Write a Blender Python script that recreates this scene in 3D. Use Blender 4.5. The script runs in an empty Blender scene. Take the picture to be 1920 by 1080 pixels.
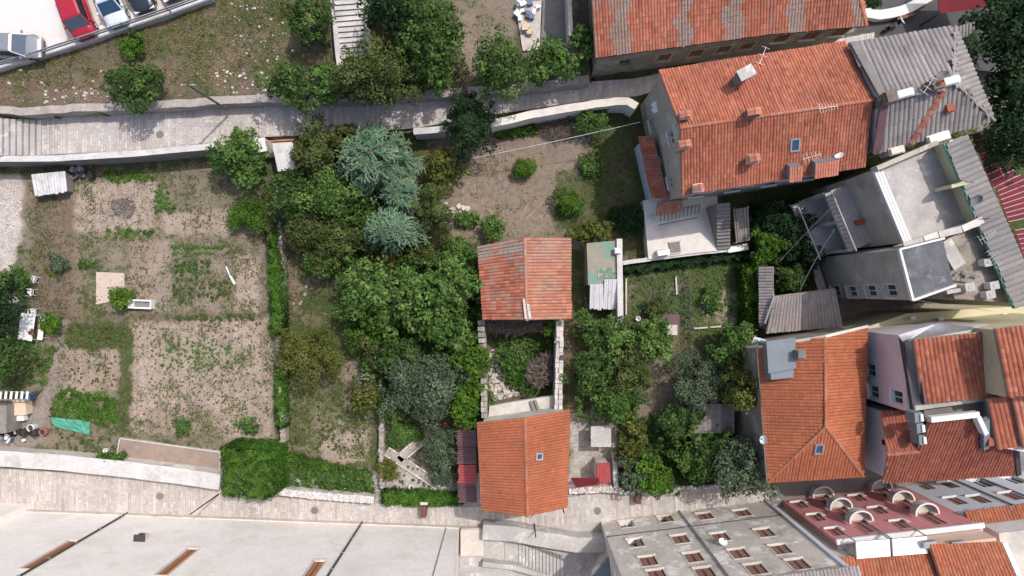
import bpy, math, random
import numpy as np
from mathutils import Vector, Matrix, noise as mnoise

SC = bpy.context.scene
COL = SC.collection
CAM_H = 55.0
FOC = 1280.0          # focal length in pixels of the 1920 px wide photograph

# ------------------------------------------------------------------ camera, sky, sun, exposure
cd = bpy.data.cameras.new('camera'); cam = bpy.data.objects.new('camera', cd); COL.objects.link(cam)
cam.location = (0, 0, CAM_H); cam.rotation_euler = (0, 0, 0)
cd.sensor_width = 36.0; cd.lens = 36.0 * FOC / 1920.0; cd.clip_start = 0.5; cd.clip_end = 2000
SC.camera = cam
SUN_EL, SUN_AZ = math.radians(60), math.radians(45)      # azimuth clockwise from +Y
world = bpy.data.worlds.new('World'); SC.world = world; world.use_nodes = True
wn = world.node_tree; wn.nodes.clear()
wo = wn.nodes.new('ShaderNodeOutputWorld'); wb = wn.nodes.new('ShaderNodeBackground'); ws = wn.nodes.new('ShaderNodeTexSky')
ws.sky_type = 'NISHITA'; ws.sun_disc = False; ws.sun_elevation = SUN_EL; ws.sun_rotation = SUN_AZ
ws.air_density = 1.0; ws.dust_density = 3.8; ws.ozone_density = 1.0
wb.inputs['Strength'].default_value = 0.15
wn.links.new(ws.outputs[0], wb.inputs[0]); wn.links.new(wb.outputs[0], wo.inputs[0])
sl = bpy.data.lights.new('sun', 'SUN'); sl.energy = 2.35; sl.angle = math.radians(0.55); sl.color = (1.0, 0.955, 0.9)
sun = bpy.data.objects.new('sun', sl); COL.objects.link(sun)
SUND = Vector((math.sin(SUN_AZ) * math.cos(SUN_EL), math.cos(SUN_AZ) * math.cos(SUN_EL), math.sin(SUN_EL)))
sun.rotation_euler = SUND.to_track_quat('Z', 'Y').to_euler(); sun.location = (20, 20, 60)
SC.view_settings.view_transform = 'Standard'; SC.view_settings.look = 'None'
SC.view_settings.gamma = 1.0; SC.view_settings.exposure = 0.25; SC.view_settings.use_curve_mapping = False
SC.render.engine = 'CYCLES'; SC.cycles.max_bounces = 6; SC.cycles.diffuse_bounces = 3
SC.cycles.use_denoising = True

random.seed(7); RNG = np.random.default_rng(11)
U = random.uniform

# ------------------------------------------------------------------ helpers
def P(px, py, z=0.0):
    """world point that stands at height z where the survey photo shows (px, py)"""
    k = (CAM_H - z) / FOC
    return Vector(((px - 960) * k, (540 - py) * k, z))

def onplane(px, py, a, b, c):
    n = (b - a).cross(c - a); d = Vector(((px - 960) / FOC, (540 - py) / FOC, -1.0)); o = Vector((0, 0, CAM_H))
    t = (a - o).dot(n) / d.dot(n)
    return o + d * t

def V2(v): return Vector((v[0], v[1], 0))

SPLIT = {'post', 'gable_wall', 'drainpipe', 'beam', 'chimney_cap', 'parapet', 'low_wall', 'penthouse_window', 'scrap', 'handrail_post', 'metal_flashing'}
class MB:
    def __init__(self): self.v = []; self.f = []; self.t = []; self.g = []
    def poly(self, pts, t=0.5, g=0.0):
        i = len(self.v); self.v += [tuple(p) for p in pts]; self.f.append(tuple(range(i, i + len(pts)))); self.t.append(t); self.g.append(g)
    def idx(self, base, faces, t=0.5, g=0.0):
        for q in faces: self.f.append(tuple(base + k for k in q)); self.t.append(t); self.g.append(g)
    def obox(self, c, a, b, h, t=0.5, g=0.0):
        """box: centre c, half vectors a, b, h"""
        c = Vector(c); i = len(self.v)
        for sz in (-1, 1):
            for sa, sb in ((-1, -1), (1, -1), (1, 1), (-1, 1)): self.v.append(tuple(c + a * sa + b * sb + h * sz))
        self.idx(i, [(3, 2, 1, 0), (4, 5, 6, 7), (0, 1, 5, 4), (1, 2, 6, 5), (2, 3, 7, 6), (3, 0, 4, 7)], t, g)
    def box(self, c, sx, sy, sz, rz=0.0, t=0.5, g=0.0):
        ca, sa = math.cos(rz), math.sin(rz)
        self.obox(c, Vector((ca, sa, 0)) * sx / 2, Vector((-sa, ca, 0)) * sy / 2, Vector((0, 0, sz / 2)), t, g)
    def bar(self, p, q, w, h, up=Vector((0, 0, 1)), t=0.5):
        p = Vector(p); q = Vector(q); d = q - p
        s = d.cross(up)
        if s.length < 1e-6: s = Vector((1, 0, 0))
        s.normalize(); u = s.cross(d).normalized()
        self.obox((p + q) / 2, d / 2, s * w / 2, u * h / 2, t)
    def prism(self, pts, z0, z1, t=0.5, bottom=False):
        """pts: ground outline; z1 a number or a list of tops"""
        n = len(pts); i = len(self.v)
        ar = sum(pts[k][0] * pts[(k + 1) % n][1] - pts[(k + 1) % n][0] * pts[k][1] for k in range(n))
        if ar < 0: pts = list(pts)[::-1]; z1 = list(z1)[::-1] if isinstance(z1, (list, tuple)) else z1
        tops = z1 if isinstance(z1, (list, tuple)) else [z1] * n
        for p in pts: self.v.append((p[0], p[1], z0))
        for p, z in zip(pts, tops): self.v.append((p[0], p[1], z))
        fs = [(k, (k + 1) % n, n + (k + 1) % n, n + k) for k in range(n)] + [tuple(range(n, 2 * n))]
        if bottom: fs.append(tuple(range(n - 1, -1, -1)))
        self.idx(i, fs, t)
    def slab(self, pts, th, t=0.5):
        """planar polygon with thickness th downwards along its normal"""
        pts = [Vector(p) for p in pts]; n = (pts[1] - pts[0]).cross(pts[2] - pts[0]).normalized()
        if n.z < 0: pts = pts[::-1]; n = -n
        m = len(pts); i = len(self.v)
        self.v += [tuple(p) for p in pts] + [tuple(p - n * th) for p in pts]
        self.idx(i, [tuple(range(m)), tuple(range(2 * m - 1, m - 1, -1))] + [(k, m + k, m + (k + 1) % m, (k + 1) % m) for k in range(m)], t)
    def tube(self, p, q, r, r2=None, n=6, t=0.5, cap=True):
        p = Vector(p); q = Vector(q); d = (q - p).normalized(); r2 = r if r2 is None else r2
        s = d.cross(Vector((0, 0, 1)) if abs(d.z) < 0.95 else Vector((1, 0, 0))).normalized(); u = d.cross(s); i = len(self.v)
        for c, rr in ((p, r), (q, r2)):
            for k in range(n):
                a = 2 * math.pi * k / n; self.v.append(tuple(c + (s * math.cos(a) + u * math.sin(a)) * rr))
        fs = [(k, n + k, n + (k + 1) % n, (k + 1) % n) for k in range(n)]
        if cap: fs += [tuple(range(n)), tuple(range(2 * n - 1, n - 1, -1))]
        self.idx(i, fs, t)
    def path(self, pts, r, n=5, t=0.5):
        for a, b in zip(pts, pts[1:]): self.tube(a, b, r, n=n, t=t, cap=False)
    def lathe(self, c, prof, n=16, t=0.5):
        c = Vector(c); i = len(self.v)
        for r, z in prof:
            for k in range(n):
                a = 2 * math.pi * k / n; self.v.append((c.x + r * math.cos(a), c.y + r * math.sin(a), c.z + z))
        m = len(prof)
        fs = [(j * n + k, j * n + (k + 1) % n, (j + 1) * n + (k + 1) % n, (j + 1) * n + k) for j in range(m - 1) for k in range(n)]
        fs += [tuple(range((m - 1) * n, m * n))]
        self.idx(i, fs, t)
    def stone(self, c, r, t=0.5, flat=0.65):
        """rough lump: squashed jittered octa-ish solid"""
        c = Vector(c); i = len(self.v); a0 = U(0, 6.28); n = 5
        for k in range(n):
            a = a0 + k * 6.283 / n; rr = r * U(.75, 1.15); self.v.append((c.x + rr * math.cos(a), c.y + rr * math.sin(a), c.z - r * .3 * flat))
        for k in range(n):
            a = a0 + (k + .3) * 6.283 / n; rr = r * U(.5, .85); self.v.append((c.x + rr * math.cos(a), c.y + rr * math.sin(a), c.z + r * flat * U(.7, 1.1)))
        self.idx(i, [(k, (k + 1) % n, n + (k + 1) % n, n + k) for k in range(n)] + [tuple(range(n, 2 * n))], t)
    def mesh(self, name):
        me = bpy.data.meshes.new(name); me.from_pydata(self.v, [], self.f)
        a = me.attributes.new('tint', 'FLOAT', 'FACE'); a.data.foreach_set('value', self.t)
        if any(self.g): a = me.attributes.new('age', 'FLOAT', 'FACE'); a.data.foreach_set('value', self.g)
        return me
    def build(self, name, mat, parent=None, kind=None, label=None, smooth=False):
        if name in SPLIT:
            par = list(range(len(self.v)))
            def find(a):
                while par[a] != a: par[a] = par[par[a]]; a = par[a]
                return a
            for f in self.f:
                for k in f[1:]: par[find(k)] = find(f[0])
            isl = {}
            for f, t in zip(self.f, self.t): isl.setdefault(find(f[0]), []).append((f, t))
            if len(isl) > 1:
                first = None
                for fs in isl.values():
                    m = MB(); ren = {}
                    for f, t in fs:
                        for k in f:
                            if k not in ren: ren[k] = len(m.v); m.v.append(self.v[k])
                        m.f.append(tuple(ren[k] for k in f)); m.t.append(t); m.g.append(0.0)
                    o = m._one(name, mat, parent, kind, label, smooth); first = first or o
                return first
        return self._one(name, mat, parent, kind, label, smooth)
    def _one(self, name, mat, parent=None, kind=None, label=None, smooth=False):
        me = self.mesh(name); me.materials.append(mat)
        if smooth: me.polygons.foreach_set('use_smooth', [True] * len(me.polygons))
        return link(name, me, parent, kind, label)

def link(name, me, parent=None, kind=None, label=None):
    o = bpy.data.objects.new(name, me); COL.objects.link(o)
    if parent is not None: attach(o, parent)
    if kind: o['kind'] = kind
    if label: o['label'] = label
    return o

def attach(o, parent):
    o.parent = parent
    r = parent
    while r.parent is not None: r = r.parent
    if parent is r and r.get('_local') is None and r.type == 'EMPTY': o.matrix_parent_inverse = Matrix.Translation(-Vector(r.location))

def thing(name, label, cat, loc=(0, 0, 0), group=None, local=False, rz=0.0):
    o = bpy.data.objects.new(name, None); COL.objects.link(o); o.location = loc; o.empty_display_size = 0.3
    o['label'] = label; o['category'] = cat
    if group: o['group'] = group
    if local: o['_local'] = 1; o.rotation_euler = (0, 0, rz)
    return o

def tag(o, label, cat, group=None):
    o['label'] = label; o['category'] = cat
    if group: o['group'] = group
    return o

def struct(o): o['kind'] = 'structure'; return o

def copy_tree(o, parent=None):
    c = o.copy(); COL.objects.link(c); c.parent = parent
    for ch in list(o.children): copy_tree(ch, c)
    return c

# ------------------------------------------------------------------ materials
def nodes(name):
    m = bpy.data.materials.new(name); m.use_nodes = True; nt = m.node_tree; nt.nodes.clear()
    out = nt.nodes.new('ShaderNodeOutputMaterial'); b = nt.nodes.new('ShaderNodeBsdfPrincipled')
    nt.links.new(b.outputs[0], out.inputs[0]); return m, nt, b, out

def nz(nt, scale, detail=5, rough=0.6, vec=None):
    n = nt.nodes.new('ShaderNodeTexNoise'); n.inputs['Scale'].default_value = scale; n.inputs['Detail'].default_value = detail; n.inputs['Roughness'].default_value = rough
    if vec is None:
        tc = nt.nodes.new('ShaderNodeTexCoord'); vec = tc.outputs['Object']
    nt.links.new(vec, n.inputs['Vector']); return n.outputs['Fac']

def ramp(nt, fac, stops):
    r = nt.nodes.new('ShaderNodeValToRGB'); e = r.color_ramp.elements
    while len(e) < len(stops): e.new(0.5)
    for k, (p, c) in enumerate(stops): e[k].position = p; e[k].color = (c[0], c[1], c[2], 1)
    nt.links.new(fac, r.inputs[0]); return r.outputs[0]

def mixc(nt, fac, a, b, mode='MIX'):
    m = nt.nodes.new('ShaderNodeMix'); m.data_type = 'RGBA'; m.blend_type = mode
    for s, x in ((0, fac), (6, a), (7, b)):
        if isinstance(x, (int, float)): m.inputs[s].default_value = x
        elif isinstance(x, tuple): m.inputs[s].default_value = (x[0], x[1], x[2], 1)
        else: nt.links.new(x, m.inputs[s])
    return m.outputs[2]

def math_(nt, op, a, b=None, clamp=False):
    m = nt.nodes.new('ShaderNodeMath'); m.operation = op; m.use_clamp = clamp
    for k, x in enumerate((a, b)):
        if x is None: continue
        if isinstance(x, (int, float)): m.inputs[k].default_value = x
        else: nt.links.new(x, m.inputs[k])
    return m.outputs[0]

def attr(nt, name):
    a = nt.nodes.new('ShaderNodeAttribute'); a.attribute_name = name; return a

def bump(nt, b, h, strength=0.4, dist=0.03):
    bn = nt.nodes.new('ShaderNodeBump'); bn.inputs['Strength'].default_value = strength; bn.inputs['Distance'].default_value = dist
    nt.links.new(h, bn.inputs['Height']); nt.links.new(bn.outputs[0], b.inputs['Normal'])

def surf(name, c1, c2, scale=1.2, rough=0.85, fine=14.0, fineamt=0.35, bmp=0.35, dist=0.02, tint=0.0, stain=None, stain_scale=0.5, stain_lo=0.5, stain_hi=0.68, metal=0.0, stain2=None, stain2_scale=0.9):
    """large patches c1..c2, fine grain, optional shaped stains, optional per-piece tint"""
    m, nt, b, out = nodes(name)
    big = nz(nt, scale, 6, 0.62); col = ramp(nt, big, [(0.3, c1), (0.72, c2)])
    fn = nz(nt, fine, 4, 0.7)
    f2 = ramp(nt, fn, [(0.25, (1 - fineamt,) * 3), (0.75, (1 + fineamt * .5,) * 3)])
    col = mixc(nt, 1.0, col, f2, 'MULTIPLY')
    if stain:
        s = nz(nt, stain_scale, 8, 0.68); sm = ramp(nt, s, [(stain_lo, (0, 0, 0)), (stain_hi, (1, 1, 1))])
        col = mixc(nt, sm, col, stain)
    if stain2:
        s = nz(nt, stain2_scale, 10, 0.72); col = mixc(nt, ramp(nt, s, [(.54, (0, 0, 0)), (.62, (1, 1, 1))]), col, stain2)
    if tint:
        t = attr(nt, 'tint').outputs['Fac']
        tr = ramp(nt, t, [(0.0, (1 - tint,) * 3), (1.0, (1 + tint,) * 3)]); col = mixc(nt, 1.0, col, tr, 'MULTIPLY')
    nt.links.new(col, b.inputs['Base Color']); b.inputs['Roughness'].default_value = rough; b.inputs['Metallic'].default_value = metal
    if bmp: bump(nt, b, math_(nt, 'ADD', fn, math_(nt, 'MULTIPLY', big, 0.6)), bmp, dist)
    return m

def tile_mat(name, cols, old, rough=0.85):
    """roof tile: per-tile tint picks a fired-clay tone, 'age' blends to weathered lichen tones"""
    m, nt, b, out = nodes(name)
    t = attr(nt, 'tint').outputs['Fac']; col = ramp(nt, t, [(0.0, cols[0]), (0.5, cols[1]), (1.0, cols[2])])
    g = attr(nt, 'age').outputs['Fac']; n = nz(nt, 3.0, 6, 0.7)
    gg = math_(nt, 'ADD', g, math_(nt, 'MULTIPLY', math_(nt, 'SUBTRACT', n, 0.5), 0.9), True)
    oc = ramp(nt, nz(nt, 9.0, 4, 0.6), [(0.3, old[0]), (0.7, old[1])])
    col = mixc(nt, gg, col, oc)
    big = nz(nt, 0.35, 5, 0.6); col = mixc(nt, 1.0, col, ramp(nt, big, [(0.3, (.78,) * 3), (0.7, (1.12,) * 3)]), 'MULTIPLY')
    col = mixc(nt, 1.0, col, ramp(nt, nz(nt, 18.0, 3), [(0.3, (.75,) * 3), (0.7, (1.15,) * 3)]), 'MULTIPLY')
    nt.links.new(col, b.inputs['Base Color']); b.inputs['Roughness'].default_value = rough
    bump(nt, b, nz(nt, 25.0, 3), 0.3, 0.01); return m

def plain(name, c, rough=0.5, metal=0.0, spec=0.5, coat=0.0):
    m, nt, b, out = nodes(name)
    f = ramp(nt, nz(nt, 6.0, 5, .7), [(0.25, tuple(x * .85 for x in c)), (0.75, tuple(min(1, x * 1.1) for x in c))])
    nt.links.new(f, b.inputs['Base Color']); b.inputs['Roughness'].default_value = rough; b.inputs['Metallic'].default_value = metal
    b.inputs['Specular IOR Level'].default_value = spec; b.inputs['Coat Weight'].default_value = coat
    return m

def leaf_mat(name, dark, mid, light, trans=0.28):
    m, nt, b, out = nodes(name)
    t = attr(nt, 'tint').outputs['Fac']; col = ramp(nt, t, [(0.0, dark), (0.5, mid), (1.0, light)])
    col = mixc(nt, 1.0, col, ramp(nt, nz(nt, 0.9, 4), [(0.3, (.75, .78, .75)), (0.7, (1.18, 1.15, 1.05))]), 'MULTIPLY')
    nt.links.new(col, b.inputs['Base Color']); b.inputs['Roughness'].default_value = 0.75; b.inputs['Specular IOR Level'].default_value = 0.12
    tr = nt.nodes.new('ShaderNodeBsdfTranslucent'); nt.links.new(col, tr.inputs[0])
    mx = nt.nodes.new('ShaderNodeMixShader'); mx.inputs[0].default_value = trans
    nt.links.new(b.outputs[0], mx.inputs[1]); nt.links.new(tr.outputs[0], mx.inputs[2]); nt.links.new(mx.outputs[0], out.inputs[0])
    return m

M = {}
M['plaster_white'] = surf('plaster_white', (.86, .805, .76), (.91, .865, .825), .5, .9, 3.0, .12, .15, stain2=(.76, .69, .63), stain2_scale=.4, stain=(.72, .665, .615), stain_scale=.28, stain_lo=.47, stain_hi=.74)
M['plaster_grey'] = surf('plaster_grey', (.54, .485, .43), (.70, .64, .585), .7, .9, 6, .25, .3, stain2=(.40, .37, .335), stain2_scale=.6, stain=(.85, .80, .755), stain_scale=.55, stain_lo=.53, stain_hi=.6)
M['plaster_cream'] = surf('plaster_cream', (.70, .65, .58), (.80, .75, .68), .7, .9, 8, .15, .2, stain=(.58, .53, .47), stain_scale=.6)
M['plaster_warm'] = surf('plaster_warm', (.55, .50, .44), (.68, .63, .55), .7, .9, 8, .18, .25, stain=(.42, .38, .34), stain_scale=.6)
M['plaster_tan'] = surf('plaster_tan', (.41, .365, .30), (.52, .47, .395), .6, .9, 8, .2, .25, stain2=(.56, .51, .44), stain2_scale=.7, stain=(.32, .285, .24), stain_scale=.5)
M['plaster_yellow'] = surf('plaster_yellow', (.52, .47, .29), (.62, .57, .38), .5, .9, 9, .12, .2, stain=(.44, .39, .25), stain_scale=.5)
M['plaster_lilac'] = surf('plaster_lilac', (.58, .53, .545), (.68, .63, .64), .5, .9, 9, .1, .2)
M['plaster_pink'] = surf('plaster_pink', (.64, .255, .26), (.71, .305, .305), .6, .85, 6, .16, .2, stain=(.58, .225, .23), stain_scale=.5)
M['plaster_blue'] = surf('plaster_blue', (.60, .63, .70), (.70, .725, .78), .6, .9, 9, .12, .2)
M['plaster_peach'] = surf('plaster_peach', (.62, .45, .34), (.70, .52, .41), .6, .9, 9, .12, .2)
M['plaster_old'] = surf('plaster_old', (.22, .19, .155), (.36, .31, .25), .9, .95, 7, .35, .45, stain=(.44, .40, .35), stain_scale=.8)
M['trim_white'] = surf('trim_white', (.64, .63, .62), (.74, .73, .72), 1, .75, 9, .1, .15)
M['concrete'] = surf('concrete', (.40, .375, .36), (.53, .50, .475), .5, .9, 8, .22, .3, stain2=(.62, .59, .56), stain2_scale=.8, stain=(.33, .31, .30), stain_scale=.45)
M['concrete_dark'] = surf('concrete_dark', (.16, .15, .145), (.24, .225, .215), .8, .92, 10, .25, .3)
M['wall_top'] = surf('wall_top', (.52, .50, .49), (.68, .66, .65), .7, .9, 9, .25, .4, stain=(.40, .39, .36), stain_scale=.9, tint=.12)
M['stone_wall'] = surf('stone_wall', (.27, .235, .21), (.44, .395, .36), 1.4, .95, 11, .35, .6, .04, tint=.28)
M['stone_pale'] = surf('stone_pale', (.48, .435, .395), (.66, .615, .57), 2, .95, 14, .25, .5, .03, tint=.22)
M['setts'] = surf('setts', (.48, .43, .40), (.60, .55, .515), .8, .88, 16, .3, .4, .01, tint=.2, stain=(.34, .30, .275), stain_scale=.4, stain_lo=.5, stain_hi=.72)
M['mortar'] = surf('mortar', (.30, .265, .245), (.42, .38, .355), 2, .95, 20, .25, .3)
M['asphalt'] = surf('asphalt', (.07, .068, .07), (.10, .098, .098), .7, .92, 30, .25, .3)
M['lot'] = surf('lot', (.62, .58, .56), (.72, .68, .67), .25, .92, 18, .12, .15, stain=(.58, .47, .40), stain_scale=.16, stain_lo=.5, stain_hi=.62)
M['timber'] = surf('timber', (.19, .17, .16), (.30, .27, .255), 2.5, .9, 25, .3, .4, tint=.22)
M['brown_wood'] = surf('brown_wood', (.10, .042, .03), (.16, .065, .045), 3, .6, 25, .25, .2, tint=.15)
M['orange_wood'] = surf('orange_wood', (.20, .075, .035), (.30, .115, .055), 3, .7, 25, .25, .2)
M['twigs'] = surf('twigs', (.13, .10, .085), (.24, .19, .16), 3, .95, 25, .3, .2, tint=.35)
M['bark'] = surf('bark', (.10, .08, .065), (.19, .155, .125), 4, .95, 25, .35, .6)
M['metal_grey'] = surf('metal_grey', (.33, .34, .36), (.44, .45, .47), 2, .5, 12, .15, .1, metal=.5)
M['metal_dark'] = surf('metal_dark', (.045, .045, .05), (.075, .073, .075), 2, .55, 12, .15, .1, metal=.3)
M['metal_bright'] = plain('metal_bright', (.72, .73, .76), .28, .85)
M['corr_grey'] = surf('corr_grey', (.40, .38, .385), (.52, .50, .505), .9, .8, 10, .2, .2, tint=.14, stain=(.32, .29, .29), stain_scale=.5)
M['corr_white'] = surf('corr_white', (.58, .57, .57), (.72, .71, .72), 1.2, .8, 10, .22, .2, tint=.1, stain=(.38, .36, .35), stain_scale=1.2, stain_lo=.5, stain_hi=.7)
M['membrane'] = surf('membrane', (.075, .08, .095), (.17, .17, .185), .8, .8, 9, .3, .3, stain=(.27, .26, .27), stain_scale=.9, stain_lo=.55, stain_hi=.72)
M['slate'] = surf('slate', (.16, .185, .205), (.21, .235, .255), 1, .7, 10, .15, .1)
M['moss_roof'] = surf('moss_roof', (.27, .25, .195), (.36, .32, .26), 1.2, .95, 12, .3, .4, stain=(.15, .31, .235), stain_scale=.75, stain_lo=.52, stain_hi=.6)
M['glass'] = plain('glass', (.02, .028, .035), .08, 0, .6)
M['glass_blue'] = plain('glass_blue', (.035, .07, .13), .1, 0, .7)
M['plastic_white'] = plain('plastic_white', (.80, .80, .80), .35)
M['plastic_blue'] = plain('plastic_blue', (.06, .13, .26), .45)
M['plastic_green'] = surf('plastic_green', (.05, .26, .18), (.10, .36, .27), 2, .6, 15, .3, .3)
M['red_sheet'] = surf('red_sheet', (.34, .055, .062), (.42, .085, .09), 1, .6, 12, .15, .15)
M['maroon_sheet'] = surf('maroon_sheet', (.11, .055, .065), (.16, .085, .09), 1, .7, 12, .2, .15, tint=.15)
M['red_canvas'] = surf('red_canvas', (.14, .009, .017), (.19, .014, .022), .8, .85, 12, .15, .15)  # red darkened to put the tree shade on the awnings into the colour
M['canvas_white'] = surf('canvas_white', (.80, .79, .78), (.86, .85, .84), 1, .8, 12, .06, .1)
M['rubber'] = plain('rubber', (.02, .02, .02), .8)
M['car_silver'] = plain('car_silver', (.40, .40, .42), .32, .55, .5, .6)
M['car_red'] = plain('car_red', (.38, .012, .03), .3, 0, .5, .7)
M['car_white'] = plain('car_white', (.66, .72, .82), .3, .1, .5, .7)
M['car_black'] = plain('car_black', (.025, .03, .04), .3, .2, .5, .7)
M['car_navy'] = plain('car_navy', (.02, .025, .05), .3, .2, .5, .7)
M['lamp_red'] = plain('lamp_red', (.35, .01, .01), .25)
M['lamp_clear'] = plain('lamp_clear', (.75, .75, .75), .15)
M['cloth_red'] = plain('cloth_red', (.5, .06, .03), .85)
M['cardboard'] = surf('cardboard', (.60, .47, .34), (.70, .56, .42), 3, .9, 20, .15, .1)

TILE_OLD = ((.20, .165, .145), (.40, .33, .28))
M['tile_orange'] = tile_mat('tile_orange', [(.29, .080, .042), (.405, .122, .066), (.50, .18, .105)], TILE_OLD)
M['tile_bright'] = tile_mat('tile_bright', [(.32, .086, .036), (.395, .115, .049), (.46, .155, .070)], TILE_OLD)
M['tile_brick'] = tile_mat('tile_brick', [(.26, .066, .038), (.34, .095, .055), (.42, .135, .08)], TILE_OLD)
M['tile_pale'] = tile_mat('tile_pale', [(.42, .14, .085), (.50, .18, .115), (.58, .23, .15)], TILE_OLD)
M['tile_aged'] = tile_mat('tile_aged', [(.36, .12, .07), (.45, .17, .10), (.54, .25, .155)], ((.25, .185, .15), (.46, .36, .29)))
M['tile_grey'] = tile_mat('tile_grey', [(.20, .18, .172), (.265, .24, .23), (.34, .31, .295)], ((.26, .24, .24), (.42, .39, .38)))
M['tile_dusk'] = tile_mat('tile_dusk', [(.24, .205, .20), (.32, .275, .27), (.40, .35, .34)], ((.26, .23, .22), (.44, .40, .38)))

LEAF = {
    'dark':   leaf_mat('leaf_dark',   (0.028, 0.062, 0.019), (0.070, 0.134, 0.038), (0.158, 0.240, 0.072)),
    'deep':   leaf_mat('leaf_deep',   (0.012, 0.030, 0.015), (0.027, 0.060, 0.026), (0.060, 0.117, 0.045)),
    'mid':    leaf_mat('leaf_mid',    (0.038, 0.088, 0.022), (0.098, 0.188, 0.048), (0.200, 0.315, 0.092)),
    'bright': leaf_mat('leaf_bright', (0.040, 0.094, 0.013), (0.086, 0.182, 0.024), (0.165, 0.286, 0.050)),
    'olive':  leaf_mat('leaf_olive',  (0.049, 0.068, 0.022), (0.095, 0.124, 0.041), (0.162, 0.203, 0.074)),
    'grey':   leaf_mat('leaf_grey',   (0.054, 0.084, 0.052), (0.115, 0.158, 0.100), (0.200, 0.260, 0.172)),
    'yellow': leaf_mat('leaf_yellow', (0.060, 0.078, 0.017), (0.120, 0.142, 0.034), (0.216, 0.228, 0.072)),
    'cedar':  leaf_mat('leaf_cedar',  (0.040, 0.080, 0.044), (0.130, 0.225, 0.140), (0.320, 0.450, 0.315), .15),
    'straw':  leaf_mat('leaf_straw',  (0.160, 0.120, 0.070), (0.280, 0.220, 0.130), (0.420, 0.340, 0.220)),
    'ivy':    leaf_mat('leaf_ivy',    (0.028, 0.080, 0.012), (0.070, 0.165, 0.024), (0.145, 0.260, 0.050)),
}
# ------------------------------------------------------------------ leaves (numpy)
def leaves(name, c, nrm, size, tint, mat, parent=None, kind=None, asp=0.6, up=None):
    """one mesh of small leaf faces: centres c (N,3), normals nrm, long half size, tint"""
    N = len(c); nrm = nrm / (np.linalg.norm(nrm, axis=1, keepdims=True) + 1e-9)
    if up is None: up = RNG.normal(size=(N, 3))
    a = up - nrm * np.sum(up * nrm, 1, keepdims=True); a /= np.linalg.norm(a, axis=1, keepdims=True) + 1e-9
    b = np.cross(nrm, a); s = size[:, None]
    v = np.empty((N, 4, 3)); v[:, 0] = c - a * s; v[:, 1] = c + b * s * asp; v[:, 2] = c + a * s; v[:, 3] = c - b * s * asp
    v[:, 1] -= nrm * s * .18; v[:, 3] -= nrm * s * .18
    me = bpy.data.meshes.new(name); me.vertices.add(4 * N); me.vertices.foreach_set('co', v.reshape(-1).astype(np.float32))
    me.loops.add(4 * N); me.loops.foreach_set('vertex_index', np.arange(4 * N, dtype=np.int32))
    me.polygons.add(N); me.polygons.foreach_set('loop_start', np.arange(0, 4 * N, 4, dtype=np.int32))
    at = me.attributes.new('tint', 'FLOAT', 'FACE'); at.data.foreach_set('value', np.clip(tint, 0, 1).astype(np.float32))
    me.update(calc_edges=True); me.materials.append(mat)
    return link(name, me, parent, kind)

def clump_crown(c, rx, ry, rz, dens, leaf, clump=.34, gap=.0, seed=0):
    """leaf centres / normals / sizes / tints of a crown made of uneven clumps"""
    g = np.random.default_rng(seed); R = (rx + ry) / 2
    nc = int(np.clip(26 + R * R * 15, 30, 240))
    ph = g.uniform(0, 2 * math.pi, nc); cz = g.uniform(-.25, 1, nc); rr = np.sqrt(np.clip(1 - cz * cz, 0, 1))
    lump = 1 + .17 * np.sin(ph * 2 + seed) + .15 * np.sin(ph * 3 + seed * 2.3) + .12 * np.sin(ph * 5 + seed * 1.7)
    rad = g.uniform(.35, .98, nc) * lump; rad = np.where(g.uniform(0, 1, nc) < .1, rad * 1.2, rad)
    cc = np.stack([rr * np.cos(ph) * rad * rx, rr * np.sin(ph) * rad * ry, cz * rad * rz], 1)
    cr = np.clip(clump * R * (.32 + .85 * g.uniform(0, 1, nc) ** 2), .16, .85)
    area = math.pi * rx * ry; n = int(area * dens)
    w = cr ** 1.7; k = g.choice(nc, n, p=w / w.sum())
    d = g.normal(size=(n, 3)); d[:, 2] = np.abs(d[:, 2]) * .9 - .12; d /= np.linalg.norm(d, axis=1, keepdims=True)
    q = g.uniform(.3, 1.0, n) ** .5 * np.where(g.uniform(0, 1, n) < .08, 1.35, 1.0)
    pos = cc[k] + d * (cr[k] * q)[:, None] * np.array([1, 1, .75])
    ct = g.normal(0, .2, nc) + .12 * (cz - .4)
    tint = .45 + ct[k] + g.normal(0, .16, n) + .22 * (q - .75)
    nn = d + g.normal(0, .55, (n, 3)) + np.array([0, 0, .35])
    size = leaf * g.uniform(.55, 1.4, n)
    return pos + np.array(c), nn, size, tint, cc + np.array(c)

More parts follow.
